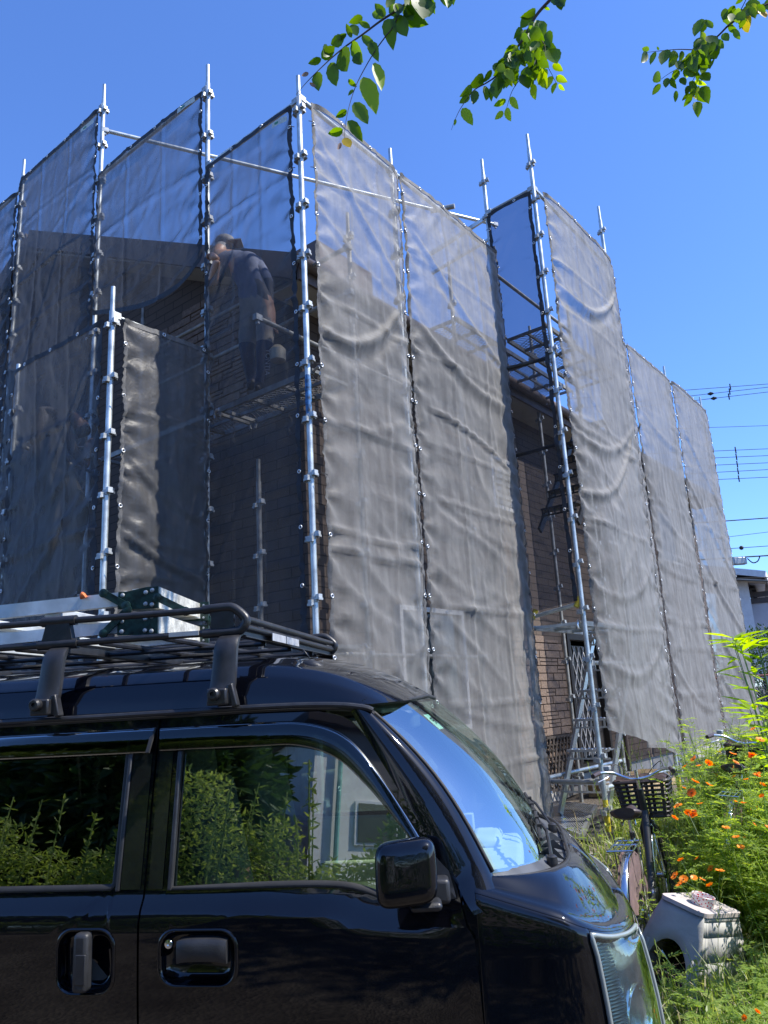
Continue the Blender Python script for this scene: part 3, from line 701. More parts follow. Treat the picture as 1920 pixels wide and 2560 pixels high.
# decks (planks of expanded metal between two side channels)
def deck(p, q, w, label, m='galv_dull', hooks=True):
    p = Vector(p); q = Vector(q); L = (q - p).length; d = (q - p).normalized(); sd = Vector((0, 0, 1)).cross(d).normalized(); up = d.cross(sd)
    root = MB()
    for s in (-1, 1): root.bar(sd * (w / 2 * s), (q - p) + sd * (w / 2 * s), .028, .05)
    root.bar(sd * 0, (q - p), .02, .03, up=up)
    for k in range(int(L / .45) + 2):
        c = d * min(L, k * L / (int(L / .45) + 1)); root.bar(c - sd * w / 2, c + sd * w / 2, .03, .03)
    o = root.build('deck_plank', M[m], loc=p); tag(o, label, 'deck', 'metal decks of the scaffold')
    g = MB(); n = int(L / .05)
    for i in range(n):
        for s in (1, -1):
            a = d * (i * .05) + sd * (-w / 2) ; b_ = a + d * (w * .55) + sd * w
            if s < 0: a, b_ = d * (i * .05) + sd * (w / 2), d * (i * .05 + w * .55) - sd * w / 2
            if (b_ - a).length > 0 and b_.dot(d) <= L: g.bar(a + up * .02, b_ + up * .02, .006, .004, up=up)
    g.build('grating', M[m], o)
    if hooks:
        for e in (Vector((0, 0, 0)), q - p):
            for s in (-1, 1):
                h = MB(); sg = -1 if e.length < .1 else 1
                h.tube([e + sd * (w / 2 * s), e + sd * (w / 2 * s) + d * .06 * sg + up * .02, e + sd * (w / 2 * s) + d * .09 * sg - up * .02, e + sd * (w / 2 * s) + d * .07 * sg - up * .06], .012, 6); h.build('hook', M['alu'], o, 'auto')
    return o
deck(pl(.05, .33, 4.25), pl(1.2, .33, 4.25), .42, 'deck under the worker behind the dark corner sheet')
deck(pl(1.28, .33, 4.25), pl(3.1, .33, 4.25), .42, 'deck behind the drooping sheet')
deck(pl(.05, .33, 2.05), pl(1.2, .33, 2.05), .42, 'lower deck behind the dark corner sheet'); deck(pl(1.28, -.3, 2.05), pl(2.9, -.3, 2.05), .5, 'deck under the crouching worker')
deck(pl(.28, 2.45, 5.62), pl(.28, 5.25, 5.62), .4, 'inner deck plank high beside the stair opening', 'galv_dull')
deck(pl(-.32, 3.3, 5.62), pl(-.32, 5.25, 5.62), .5, 'outer deck plank high beside the stair opening', 'galv_dull')
deck(pl(-.32, 3.26, 2.30), pl(-.32, 4.6, 2.30), .52, 'lowest deck over the stair opening above the door', 'galv')
deck(pl(.3, 7.3, 5.3), pl(.3, 9.3, 5.3), .4, 'far deck behind the third last sheet')
# yellow tipped beam over the lowest deck
mb = MB(); c = pl(-.02, 3.28, 2.42); mb.tube([(0, 0, 0), pl(-.6, 3.28, 2.5) - c], .022, 12); o = mb.build('cross_beam', M['galv'], smooth='auto', loc=c); tag(o, 'short beam with two yellow clips above the lowest deck', 'beam')
for k in (.06, .94):
    y = MB(); q = (pl(-.6, 3.28, 2.5) - c) * k; y.box(q + Vector((0, 0, .02)), (.05, .06, .11), Matrix.Rotation(.5, 3, 'Y')); y.build('yellow_clip', M['yellow'], o)
# stairs: two flights
def stair(t0, z0, a_c, n, rise, run, w, label, m='alu'):
    base = pl(a_c, t0, z0); o = MB(); top = pl(a_c, t0 + run * n, z0 + rise * n)
    for s in (-1, 1): o.bar(Ld * (w / 2 * s), top - base + Ld * (w / 2 * s), .028, .07)
    r = o.build('stair_flight', M[m], loc=base); tag(r, label, 'stair', 'aluminium stair flights')
    for i in range(1, n + 1):
        tr = MB(); c = pl(a_c, t0 + run * (i - .35), z0 + rise * i) - base; rot = RZ3
        tr.box(c, (.2, w - .03, .012), rot)
        for k in range(int(w / .075)): # perforated front lip
            u = -w / 2 + .05 + k * .075
            tr.box(c - Rd * .1 + Ld * u + Vector((0, 0, -.045)), (.01, .02, .09), rot)
        tr.box(c - Rd * .1 + Vector((0, 0, -.008)), (.012, w - .03, .02), rot); tr.box(c - Rd * .1 + Vector((0, 0, -.085)), (.012, w - .03, .018), rot)
        for k in range(6):
            for j in range(2): tr.lathe([(.014, 0), (.011, .008)], 8, c + Ld * (-w / 2 + .07 + k * (w - .12) / 5) + Rd * (-.05 + j * .09) + Vector((0, 0, .006)), cap=False)
        tr.build('tread', M[m], r)
    return r
stair(3.42, .44, -.30, 6, .30, .22, .5, 'aluminium stair flight rising from the ground past the front door')
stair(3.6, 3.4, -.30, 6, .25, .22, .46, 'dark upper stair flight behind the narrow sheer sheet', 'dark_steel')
# base parts
mb = MB(); tl, tr_, br, bl = on_z(1390, 2008, .42), on_z(1490, 2018, .42), on_z(1452, 2092, .40), on_z(1352, 2052, .40)
c = (tl + tr_ + br + bl) / 4
for a, b_ in ((tl, tr_), (tr_, br), (br, bl), (bl, tl)): mb.bar(a - c, b_ - c, .03, .05)
ramp = mb.build('access_ramp', M['alu'], loc=c); tag(ramp, 'bright expanded-metal ramp plank lying at the foot of the stair', 'ramp')
g = MB(); n = 16
for i in range(-n, n):
    for sg in (1, -1):
        pts = []
        for k in range(41):
            v = k / 40; u = i / n + v * 1.2 if sg > 0 else i / n + 1.2 * (1 - v)
            if 0 <= u <= 1: pts.append(tl.lerp(tr_, u).lerp(bl.lerp(br, u), v) - c + Vector((0, 0, .02)))
        if len(pts) > 1: g.bar(pts[0], pts[-1], .009, .005)
g.build('grating', M['alu'], ramp)
mb = MB(); p = [on_z(1490, 2040, .34), on_z(1545, 2075, .34), on_z(1500, 2105, .33), on_z(1452, 2100, .33)]; c = p[0]
mb.add([q - c for q in p] + [q - c + Vector((0, 0, -.03)) for q in p], [(0, 1, 2, 3), (0, 4, 5, 1), (1, 5, 6, 2), (2, 6, 7, 3), (3, 7, 4, 0)]); tag(mb.build('rubber_mat', M['dark_steel'], loc=c), 'dark flat board on the ground beside the ramp plank', 'board')
# expanding lattice panels leaning on the wall
lt = MB(); c = pl(WA - .12, 4.95, .46); ax = Rd * 1.0; hz = Vector((0, 0, .62)) + Ld * .1
for a, b_ in ((Vector(), ax), (hz, ax + hz), (Vector(), hz), (ax, ax + hz)): lt.bar(a, b_, .03, .03)
lat = lt.build('lattice_panel', M['black_wood'], loc=c); tag(lat, 'dark diamond lattice panel leaning against the brick wall under the stair', 'lattice panel')
for i in range(-6, 11):
    for sg in (1, -1):
        u0, u1 = (i * .1, i * .1 + .45) if sg > 0 else (i * .1 + .45, i * .1)
        def cl(u, v): return max(0, min(1, u)), v
        f0, f1 = 0.0, 1.0
        if u1 > u0: f0 = max(0, (0 - u0) / (u1 - u0)); f1 = min(1, (1 - u0) / (u1 - u0))
        else: f0 = max(0, (1 - u0) / (u1 - u0)); f1 = min(1, (0 - u0) / (u1 - u0))
        if f1 - f0 > .08:
            s = MB(); pa = ax * (u0 + (u1 - u0) * f0) + hz * f0; pb = ax * (u0 + (u1 - u0) * f1) + hz * f1
            s.bar(pa - Ld * (.012 * sg), pb - Ld * (.012 * sg), .02, .012, up=-Ld); s.build('slat', M['black_wood'], lat)
# ================================================================ VAN (local axes: x forward, y across, z up; near side at y = 0)
def paint_mat():
    m, nt, b = new_mat('dark_blue_black_paint'); L = nt.links
    tc = N(nt, 'ShaderNodeTexCoord'); nz = N(nt, 'ShaderNodeTexNoise'); nz.inputs['Scale'].default_value = 3; nz.inputs['Detail'].default_value = 10; nz.inputs['Roughness'].default_value = .7
    L.new(tc.outputs['Object'], nz.inputs['Vector'])
    mr = N(nt, 'ShaderNodeMapRange'); mr.inputs['From Min'].default_value = .4; mr.inputs['From Max'].default_value = .75; mr.inputs['To Min'].default_value = .015; mr.inputs['To Max'].default_value = .06
    L.new(nz.outputs['Fac'], mr.inputs['Value']); L.new(mr.outputs[0], b.inputs['Coat Roughness'])
    b.inputs['Metallic'].default_value = .0; b.inputs['Roughness'].default_value = .4; b.inputs['Specular IOR Level'].default_value = .04
    b.inputs['Coat Weight'].default_value = 1; b.inputs['Coat IOR'].default_value = 1.55
    # specks of dust
    sp = N(nt, 'ShaderNodeTexNoise'); sp.inputs['Scale'].default_value = 220; sp.inputs['Detail'].default_value = 2; L.new(tc.outputs['Object'], sp.inputs['Vector'])
    m2 = N(nt, 'ShaderNodeMapRange'); m2.inputs['From Min'].default_value = .74; m2.inputs['From Max'].default_value = .8; m2.inputs['To Max'].default_value = .25; L.new(sp.outputs['Fac'], m2.inputs['Value'])
    mx = N(nt, 'ShaderNodeMix', data_type='RGBA'); mx.inputs['A'].default_value = (.0012, .0015, .0032, 1); mx.inputs['B'].default_value = (.10, .095, .09, 1); L.new(m2.outputs[0], mx.inputs['Factor']); L.new(mx.outputs['Result'], b.inputs['Base Color'])
    n5 = N(nt, 'ShaderNodeTexNoise'); n5.inputs['Scale'].default_value = 2.2; L.new(tc.outputs['Object'], n5.inputs['Vector'])
    bp = N(nt, 'ShaderNodeBump'); bp.inputs['Strength'].default_value = .12; bp.inputs['Distance'].default_value = .01; L.new(n5.outputs['Fac'], bp.inputs['Height']); L.new(bp.outputs[0], b.inputs['Coat Normal'])
    return m
M['paint'] = paint_mat()
def glass_mat(name, tint, rough=.0, refl=1.5, frontal=.1, k=1.6):
    m, nt, b = new_mat(name); L = nt.links
    tp = N(nt, 'ShaderNodeBsdfTransparent'); tp.inputs[0].default_value = (*tint, 1)
    gl = N(nt, 'ShaderNodeBsdfGlossy'); gl.inputs['Roughness'].default_value = .008; gl.inputs[0].default_value = (.95, 1, .97, 1)
    fr = N(nt, 'ShaderNodeFresnel'); fr.inputs['IOR'].default_value = refl
    ad = N(nt, 'ShaderNodeMath', operation='MULTIPLY_ADD'); ad.inputs[1].default_value = k; ad.inputs[2].default_value = frontal - .06; ad.use_clamp = True
    L.new(fr.outputs[0], ad.inputs[0])
    ms = N(nt, 'ShaderNodeMixShader'); L.new(ad.outputs[0], ms.inputs[0]); L.new(tp.outputs[0], ms.inputs[1]); L.new(gl.outputs[0], ms.inputs[2])
    L.new(ms.outputs[0], nt.nodes['Material Output'].inputs['Surface'])
    nt.nodes.remove(b)
    return m
M['glass_side'] = glass_mat('tinted_side_glass', (.46, .56, .48), frontal=.24, k=1.4)
M['glass_rear'] = glass_mat('dark_privacy_glass', (.08, .10, .09), frontal=.20)
M['glass_ws'] = glass_mat('windshield_glass', (.70, .84, .74), frontal=.08, k=.5)
M['visor'] = glass_mat('smoked_visor_plastic', (.16, .17, .19), frontal=.10, k=.45)
M['lens'] = glass_mat('headlight_lens', (.80, .93, .90), frontal=.08)
M['interior'] = mat('beige_interior', (.50, .49, .40), .75, 0, .1, 10)
M['interior_dark'] = mat('dark_interior', (.06, .06, .055), .8, 0, .2, 10)
M['seat'] = mat('olive_seat_cloth', (.10, .105, .08), .9, 0, .25, 40, .2, 200)
M['chrome'] = mat('chrome', (.85, .86, .87), .08, 1.0, .03, 10)
van = empty('kei_van', (2.2 * sin(radians(9)), 2.2 * cos(radians(9)), 0), radians(-9), 'glossy dark navy kei van with black roof rack in the foreground', 'van')
VW = 1.475
def lerpc(tab, x):
    if x <= tab[0][0]: return tab[0][1]
    for (a, b), (c, d) in zip(tab, tab[1:]):
        if x <= c:
            k = (x - a) / (c - a); k = k * k * (3 - 2 * k); return b + (d - b) * k
    return tab[-1][1]
def crease(x): return lerpc([(-.78, 1.068), (-.60, 1.060), (-.42, 1.018), (-.30, 1.010), (-.24, 1.03), (-.19, 1.09)], x)
def Y(x, z):
    zc = crease(x)
    if z <= zc:
        y = .030 * ((zc - z) / .45) ** 2 * (1 if z > zc - .45 else 1)
        k = (z - .70) / .04
        y += .006 * exp(-k * k)
        y = min(y, .05)
    else:
        zb = 1.12; k = min(1, (z - zc) / max(.02, zb - zc))
        y = .034 * (1 - (1 - k) ** 1.5)
        if z > zb: y += (z - zb) * .15 + .05 * (z - zb) ** 2
    return y
def tess(outer, holes, step=.03, f=Y, yoff=0.0, xr=None):
    """flat polygon with holes in (x, z), diced, laid on the side surface; returns bmesh"""
    loops = [[Vector((p[0], p[1], 0)) for p in outer]] + [[Vector((p[0], p[1], 0)) for p in h] for h in holes]
    flat = [p for l in loops for p in l]; tris = tessellate_polygon(loops)
    bm = bmesh.new(); vs = [bm.verts.new((p.x, 0, p.y)) for p in flat]
    for t in tris:
        try: bm.faces.new([vs[i] for i in t])
        except ValueError: pass
    xs = [p.x for p in flat]; zs = [p.y for p in flat]
    for lo, hi, no in ((min(xs), max(xs), (1, 0, 0)), (min(zs), max(zs), (0, 0, 1))):
        k = lo + step
        while k < hi:
            bmesh.ops.bisect_plane(bm, geom=bm.verts[:] + bm.edges[:] + bm.faces[:], plane_co=(k * no[0], 0, k * no[2]), plane_no=no); k += step
    for v in bm.verts: v.co.y = f(v.co.x, v.co.z) + yoff
    bm.normal_update()
    for fc in bm.faces:
        if fc.normal.y > 0: fc.normal_flip()
    return bm
def side_panel(name, outer, holes, m, parent=None, step=.03, f=Y, yoff=0.0, lip=.014, both=True):
    bm = tess(outer, holes, step, f, yoff)
    if lip:
        be = [e for e in bm.edges if e.is_boundary]
        r = bmesh.ops.extrude_edge_only(bm, edges=be)
        for g in r['geom']:
            if isinstance(g, bmesh.types.BMVert): g.co.y += lip
    me = bpy.data.meshes.new(name); bm.to_mesh(me); bm.free(); me.materials.append(m)
    for p in me.polygons: p.use_smooth = True
    me.set_sharp_from_angle(angle=radians(40))
    o = link_mesh(name, me, parent or van)
    if both:
        c = link_mesh(name, me, parent or van); c.scale = (1, -1, 1); c.location = (0, VW, 0)
        return o, c
    return o, None
def rrect(x0, x1, z0, z1, r, n=6):
    p = []
    for cx, cz, a0 in ((x1 - r, z1 - r, 0), (x0 + r, z1 - r, 90), (x0 + r, z0 + r, 180), (x1 - r, z0 + r, 270)):
        for i in range(n + 1):
            a = radians(a0 + 90 * i / n); p.append((cx + r * cos(a), cz + r * sin(a)))
    return p
def smooth_path(pts, n=6, closed=False):
    out = []; k = len(pts)
    for i in range(k if closed else k - 1):
        p0, p1, p2, p3 = pts[(i - 1) % k] if (closed or i > 0) else pts[i], pts[i % k], pts[(i + 1) % k], pts[(i + 2) % k] if (closed or i + 2 < k) else pts[(i + 1) % k]
        for j in range(n):
            t = j / n
            out.append(tuple(.5 * ((2 * p1[q]) + (-p0[q] + p2[q]) * t + (2 * p0[q] - 5 * p1[q] + 4 * p2[q] - p3[q]) * t * t + (-p0[q] + 3 * p1[q] - 3 * p2[q] + p3[q]) * t ** 3) for q in range(len(p1))))
    if not closed: out.append(tuple(pts[-1]))
    return out
# --- doors
SX = -1.105   # seam between sliding door and front door
top_z = 1.600
fd_front = smooth_path([(-.60, 1.594), (-.50, 1.560), (-.40, 1.44), (-.30, 1.29), (-.232, 1.165), (-.205, 1.09)], 5)
fd_out = [(SX + .003, .27), (SX + .003, top_z)] + fd_front + [(-.192, 1.03), (-.174, 1.0), (-.168, .8), (-.172, .45), (-.24, .27)]
win_f = [(-1.035, 1.125), (-1.035, 1.555)] + smooth_path([(-.66, 1.553), (-.555, 1.525), (-.46, 1.445), (-.36, 1.305), (-.268, 1.165), (-.262, 1.088)], 5) + smooth_path([(-.30, 1.078), (-.40, 1.09), (-.50, 1.118), (-.60, 1.126), (-.75, 1.126)], 4)
h1 = rrect(-1.04, -.822, .893, 1.03, .045); h2 = rrect(-1.345, -1.178, .872, 1.034, .045)
fdoor, fdoor2 = side_panel('front_door', fd_out, [win_f, h1], M['paint'])
rd_out = [(-2.55, .27), (-2.55, top_z), (SX - .003, top_z), (SX - .003, .27)]
win_r = rrect(-2.42, -1.195, 1.127, 1.553, .02, 3)
rdoor, rdoor2 = side_panel('sliding_door', rd_out, [win_r, h2], M['paint'])
side_panel('rear_quarter_panel', [(-3.0, .3), (-2.97, top_z), (-2.556, top_z), (-2.556, .3)], [], M['paint'])
for o, w in ((rdoor, win_r), (rdoor2, win_r), (fdoor, win_f), (fdoor2, win_f)):
    rear = w is win_r
    bm = tess(w, [], .04, Y, .012); me = bpy.data.meshes.new('window_glass'); bm.to_mesh(me); bm.free(); me.materials.append(M['glass_rear' if rear else 'glass_side'])
    for p in me.polygons: p.use_smooth = True
    g = link_mesh('window_glass', me, o)
    # black rubber and frame round the pane
    inner = []
    cx = sum(p[0] for p in w) / len(w); cz = sum(p[1] for p in w) / len(w)
    k = len(w); area = sum(w[i][0] * w[(i + 1) % k][1] - w[(i + 1) % k][0] * w[i][1] for i in range(k)); sg = 1 if area > 0 else -1
    for i in range(k):
        a, b_, c_ = Vector(w[i - 1]), Vector(w[i]), Vector(w[(i + 1) % k])
        t = (c_ - a); t.normalize(); n = Vector((-t.y, t.x)) * sg; inner.append(b_ + n * .016)
    G = []
    for i in range(k + 1):
        a = w[i % k]; b_ = inner[i % k]; G.append([Vector((a[0], Y(*a) - .001, a[1])), Vector((a[0] * .6 + b_.x * .4, Y(*a) - .004, a[1] * .6 + b_.y * .4)), Vector((b_.x, Y(*a) + .009, b_.y))])
    r = MB(); r.grid(G); r.build('window_seal', M['rubber'], o, True)
# polished-looking black slider strips beside the panes
for o in (rdoor, fdoor):
    x = -1.187 if o is rdoor else -1.028
    s = MB(); s.bar((x, Y(x, 1.13) - .004, 1.125), (x, Y(x, 1.5) - .004, 1.50), .012, .010); bevel(s.build('window_strip', M['black_plastic'], o), .003)
for o in (rdoor, fdoor):   # glossy black pillar covers
    xa, xb = (-1.178, SX - .012) if o is rdoor else (SX + .012, -1.05)
    bm = tess([(xa, 1.13), (xa, 1.50), (xb, 1.50), (xb, 1.13)], [], .05, Y, -.003); me = bpy.data.meshes.new('pillar_cover'); bm.to_mesh(me); bm.free()
    me.materials.append(mat('gloss_black_trim', (.010, .011, .010), .10, 0, .2, 10, coat=.6)); link_mesh('pillar_cover', me, o)
# handles
def bowl(o, hole, depth, m):
    cx = sum(p[0] for p in hole) / len(hole); cz = sum(p[1] for p in hole) / len(hole); G = []
    for p in hole + [hole[0]]:
        G.append([Vector((cx + (p[0] - cx) * s, Y(*p) + d, cz + (p[1] - cz) * s)) for s, d in ((1.07, -.0015), (1.03, -.006), (.985, -.005), (.95, .004), (.86, depth * .7), (.7, depth), (.3, depth), (.001, depth))])
    b_ = MB(); b_.grid(G); return b_.build('handle_recess', m, o, True)
bowl(fdoor, h1, .035, M['paint']); bowl(rdoor, h2, .035, M['paint'])
hm = MB(); P = []
for i in range(13):
    x = -.985 + .142 * i / 12; e = abs(i - 6) / 6.0
    row = []
    for j in range(9):
        a = pi * j / 8; zz2 = .985 + .030 * cos(a) - .006 * e ** 4; yy = Y(x, .99) - .012 - .014 * sin(a) * (1 - .6 * e ** 6)
        row.append(Vector((x, yy + (.03 if j in (0, 8) else 0), zz2)))
    P.append(row)
hm.grid(P); hm.add(P[0], [tuple(range(9))]); hm.add(P[-1], [tuple(range(9))[::-1]]); hm.build('door_handle', M['black_plastic'], fdoor, 'auto')
hm = MB(); hm.box((-1.262, Y(-1.26, .95) - .012, .957), (.045, .04, .150)); hh = bevel(hm.build('door_handle', M['black_plastic'], rdoor), .012, 3)
hm = MB(); hm.box((-1.256, Y(-1.26, .95) - .034, .943), (.030, .006, .075)); bevel(hm.build('handle_inset', M['black_plastic'], rdoor), .002)
k_ = MB(); k_.lathe([(.013, 0), (.013, .006), (.011, .009), (.004, .010), (.0035, .006)], 20, (-1.012, Y(-1.01, 1.0) + .002, .998), Matrix.Rotation(radians(90), 3, 'X')); k_.build('key_cylinder', M['chrome'], fdoor, 'auto')
# rain visors
vf_o = smooth_path([(-1.098, 1.572), (-.80, 1.572), (-.64, 1.565), (-.52, 1.522), (-.43, 1.43), (-.335, 1.295), (-.262, 1.175)], 6)
vf_i = smooth_path([(-1.090, 1.503), (-.80, 1.503), (-.66, 1.500), (-.545, 1.462), (-.455, 1.385), (-.365, 1.285), (-.285, 1.18)], 6)
def visor(o, po, pi_):
    n = len(po); G = []
    for i in range(n):
        a = Vector((po[i][0], 0, po[i][1])); b_ = Vector((pi_[i][0], 0, pi_[i][1])); row = []
        for t, yy in ((0, .001), (.06, -.010), (.16, -.015), (.5, -.022), (.92, -.027), (1, -.026), (1.0, -.022)):
            p = a.lerp(b_, t); row.append(Vector((p.x, Y(a.x, a.z) + yy, p.z)))
        G.append(row)
    v = MB(); v.grid(G); v.build('rain_visor', M['visor'], o, True)
visor(fdoor, vf_o, vf_i)
visor(rdoor, [(-2.45 + i * .1, 1.574) for i in range(13)] + [(-1.22, 1.574), (-1.117, 1.574)], [(-2.45 + i * .1, 1.500) for i in range(13)] + [(-1.22, 1.500), (-1.122, 1.500)])
e_ = MB(); e_.bar((-1.119, Y(-1.12, 1.57) - .004, 1.572), (-1.124, Y(-1.12, 1.5) - .024, 1.50), .012, .006); e_.build('visor_end', M['rubber'], rdoor)
for s_, y_ in ((1, 0), (-1, VW)):   # painted scuttle corner between door, pillar and wing
    bm = tess([(-.30, 1.17), (-.215, .99), (-.15, 1.0), (-.13, 1.12), (-.19, 1.15), (-.27, 1.25)], [], .03, Y, .020); me = bpy.data.meshes.new('scuttle_panel'); bm.to_mesh(me); bm.free(); me.materials.append(M['paint'])
    q_ = link_mesh('scuttle_panel', me, van); q_.scale = (1, s_, 1); q_.location = (0, y_, 0)
# --- dark inner body (keeps seams dark) and cabin
ib = MB()
for s, y in ((1, .055), (-1, VW - .055)):
    ib.box((-1.5, y, .66), (2.9, .03, .86)); ib.box((-1.105, y + .10 * s, 1.32), (.08, .02, .5))
    ib.box((-1.75, y + .18 * s, 1.585), (2.3, .04, .04)); ib.box((-2.75, y + .03 * s, 1.33), (.5, .03, .5))
ib.box((-1.5, VW / 2, .42), (2.9, VW - .1, .1)); ib.box((-2.98, VW / 2, 1.0), (.04, VW - .2, 1.2))
ib.build('inner_body', M['interior_dark'], van)
cb = MB(); cb.box((-.16, VW / 2, 1.0), (.24, VW - .46, .13)); cb.box((-.2, VW / 2, .94), (.2, VW - .46, .12)); cb.box((-.18, VW - .42, 1.07), (.12, .3, .05))
bevel(cb.build('dashboard', M['interior'], van), .03, 3)
tr = MB(); tr.box((-.62, VW - .085, 1.03), (.75, .03, .2)); tr.box((-.62, VW - .1, .9), (.7, .06, .1)); bevel(tr.build('door_trim', M['interior'], van), .01)
tr = MB(); tr.box((-.62, .075, 1.03), (.75, .02, .15)); tr.build('door_trim', M['interior'], van)
for y in (.42, VW - .42):
    s = MB(); s.box((-.85, y, .82), (.45, .46, .14)); s.box((-1.06, y, 1.12), (.13, .44, .56), Matrix.Rotation(-.2, 3, 'Y'))
    so = bevel(s.build('seat', M['seat'], van), .05, 3)
    hsd = MB(); hsd.box((-1.13, y, 1.46), (.09, .26, .17), Matrix.Rotation(-.15, 3, 'Y')); hr = bevel(hsd.build('headrest', M['seat'], so), .035, 3)
sw = MB(); rot = Matrix.Rotation(radians(-62), 3, 'Y'); sw.torus((-.32, .45, 1.10), .18, .014, rot, 28, 8); sw.tube([(-.32, .45, 1.10), (-.1, .45, .98)], .03, 8); sw.bar((-.32, .28, 1.10), (-.32, .62, 1.10), .04, .015)
sw.build('steering_wheel', M['black_plastic'], van, True)
for y in (.45, VW - .45):
    v = MB(); v.box((-.50, y, 1.60), (.14, .34, .016), Matrix.Rotation(.25, 3, 'Y')); bevel(v.build('sun_visor', M['interior'], van), .006)
v = MB(); v.box((-.40, VW / 2, 1.54), (.03, .2, .055)); bevel(v.build('inside_mirror', M['interior_dark'], van), .012)
hl = MB(); P = []
for i in range(12):
    x = -2.9 + 2.45 * i / 11; P.append([Vector((x, .16 + (VW - .32) * j / 10, 1.64 + .06 * sin(pi * j / 10) - (.03 if i == 11 else 0))) for j in range(11)])
hl.grid(P); hl.build('headliner', M['interior'], van, True)
# --- roof
def roofpt(s, x):
    """s 0..1 across, returns y, z behind x = -.75"""
    h = min(s, 1 - s) * 2            # 0 edge .. 1 centre
    prof = [(0, .118, 1.624), (.05, .125, 1.652), (.13, .148, 1.706), (.24, .20, 1.748), (.4, .31, 1.776), (.65, .48, 1.790), (1, .7375, 1.796)]
    for (a, y0, z0), (b_, y1, z1) in zip(prof, prof[1:]):
        if h <= b_: k = (h - a) / (b_ - a); y = y0 + (y1 - y0) * k; z = z0 + (z1 - z0) * k; break
    return (y if s <= .5 else VW - y), z, h
def header(h): return -.466 + .125 * (1 - (1 - h) ** 5), 1.606 + .018 * h     # windshield top edge
G = []
xsr = [-3.0 + i * .12 for i in range(17)] + [-1.0, -.92, -.86]
NS = 64
for i in range(NS + 1):
    s = i / NS; s = s + .035 * sin(2 * pi * s) * -1; row = []
    for x in xsr:
        y, z, h = roofpt(s, x); row.append(Vector((x, y, z - (.012 if -2.9 < x < 9 and h > .5 and False else 0))))
    xh, zh = header(h)
    for k in range(1, 17):
        t = k / 16; x = -.86 + (xh + .86) * t; q = t ** 2.3
        row.append(Vector((x, y + (0 if s <= .5 else 0), z + (zh - z) * q)))
    G.append(row)
rf = MB(); rf.grid(G); roof = rf.build('roof', M['paint'], van, True)
m_ = roof.modifiers.new('sub', 'SUBSURF'); m_.levels = 1; m_.render_levels = 1
dg = MB()   # drip gutter moulding and shadow gap along the side
for y0, s in ((.0, 1), (VW, -1)):
    pts = [(-3.0, y0 + s * .100, 1.612), (-1.2, y0 + s * .100, 1.614), (-.75, y0 + s * .102, 1.616), (-.55, y0 + s * .106, 1.610), (-.46, y0 + s * .112, 1.598), (-.435, y0 + s * .118, 1.588)]
    dg.tube(smooth_path(pts, 4), .0085, 8)
    pts = [(a, b_ + s * .020, c_ - .010) for a, b_, c_ in pts]; dg.tube(smooth_path(pts, 4), .008, 8)
dg.build('roof_moulding', M['black_plastic'], van, 'auto')
# shark antenna
an = MB(); P = []
for i in range(9):
    t = i / 8; x = -.685 + .085 * t; w = .017 * sin(pi * min(1, t * .9 + .08)) ** .6; hgt = .022 * sin(pi * (t * .85 + .1))
    P.append([Vector((x, .27 - w * 1.2 * cos(pi * j / 6), 1.748 - .034 * t + max(0, hgt) * sin(pi * j / 6))) for j in range(7)])
an.grid(P); an.tube([(-.665, .27, 1.765), (-.685, .27, 1.792)], .003, 6); an.build('antenna', M['black_plastic'], van, True)
# --- windshield, pillars, cowl, bonnet, nose
def wsbase(h): return -.118 + .160 * (1 - (1 - h) ** 5), 1.142 - .040 * h
G = []
for i in range(41):
    s = i / 40; h = min(s, 1 - s) * 2
    xt, zt = header(h); xb, zb = wsbase(h); yt = .148 + (.7375 - .148) * h; yb = .085 + (.7375 - .085) * h
    if s > .5: yt = VW - yt; yb = VW - yb
    G.append([Vector((xt + (xb - xt) * t + .030 * sin(pi * t), yt + (yb - yt) * t, zt + (zb - zt) * t + .022 * sin(pi * t))) for t in [k / 14 for k in range(15)]])
wsm = MB(); wsm.grid(G); ws = wsm.build('windshield', M['glass_ws'], van, True)
wsr = MB()
wsr.tube([G[0][k] + Vector((0, 0, .003)) for k in range(15)], .006, 6); wsr.tube([G[-1][k] + Vector((0, 0, .003)) for k in range(15)], .006, 6); wsr.tube([G[i][0] + Vector((0, 0, .004)) for i in range(41)], .006, 6)
wsr.build('windshield_seal', M['rubber'], ws, True)
sk = MB(); c = G[7][2].lerp(G[7][3], .3); ex = (G[7][4] - G[7][2]).normalized(); ey = (G[9][2] - G[6][2]).normalized(); ez = ex.cross(ey)
if ez.x < 0: ez = -ez
Rm = Matrix((ey, -ex, ez)).transposed()
sk.add([c + ey * a * .027 + ex * b_ * .034 - ez * .003 for a, b_ in ((-1, -1), (1, -1), (1, 1), (-1, 1))], [(0, 1, 2, 3)]); sto = sk.build('inspection_sticker', mat('mint_sticker', (.45, .80, .72), .5, 0, .04), ws)
def text(s, size, m, parent, loc, rot, name='lettering', ext=.0006, sx=1.0):
    cu = bpy.data.curves.new(name, 'FONT'); cu.body = s; cu.size = size; cu.extrude = ext; cu.align_x = 'CENTER'; cu.align_y = 'CENTER'; cu.materials.append(m)
    tmp = bpy.data.objects.new('tmp', cu); COL.objects.link(tmp); me = bpy.data.meshes.new_from_object(tmp.evaluated_get(bpy.context.evaluated_depsgraph_get())); bpy.data.objects.remove(tmp)
    o = bpy.data.objects.new(name, me); COL.objects.link(o); o.parent = parent; o.location = loc; o.rotation_euler = rot; o.scale = (sx, 1, 1); return o
text('9', .045, M['rubber'], sto, c + ez * .001, Rm.to_euler())
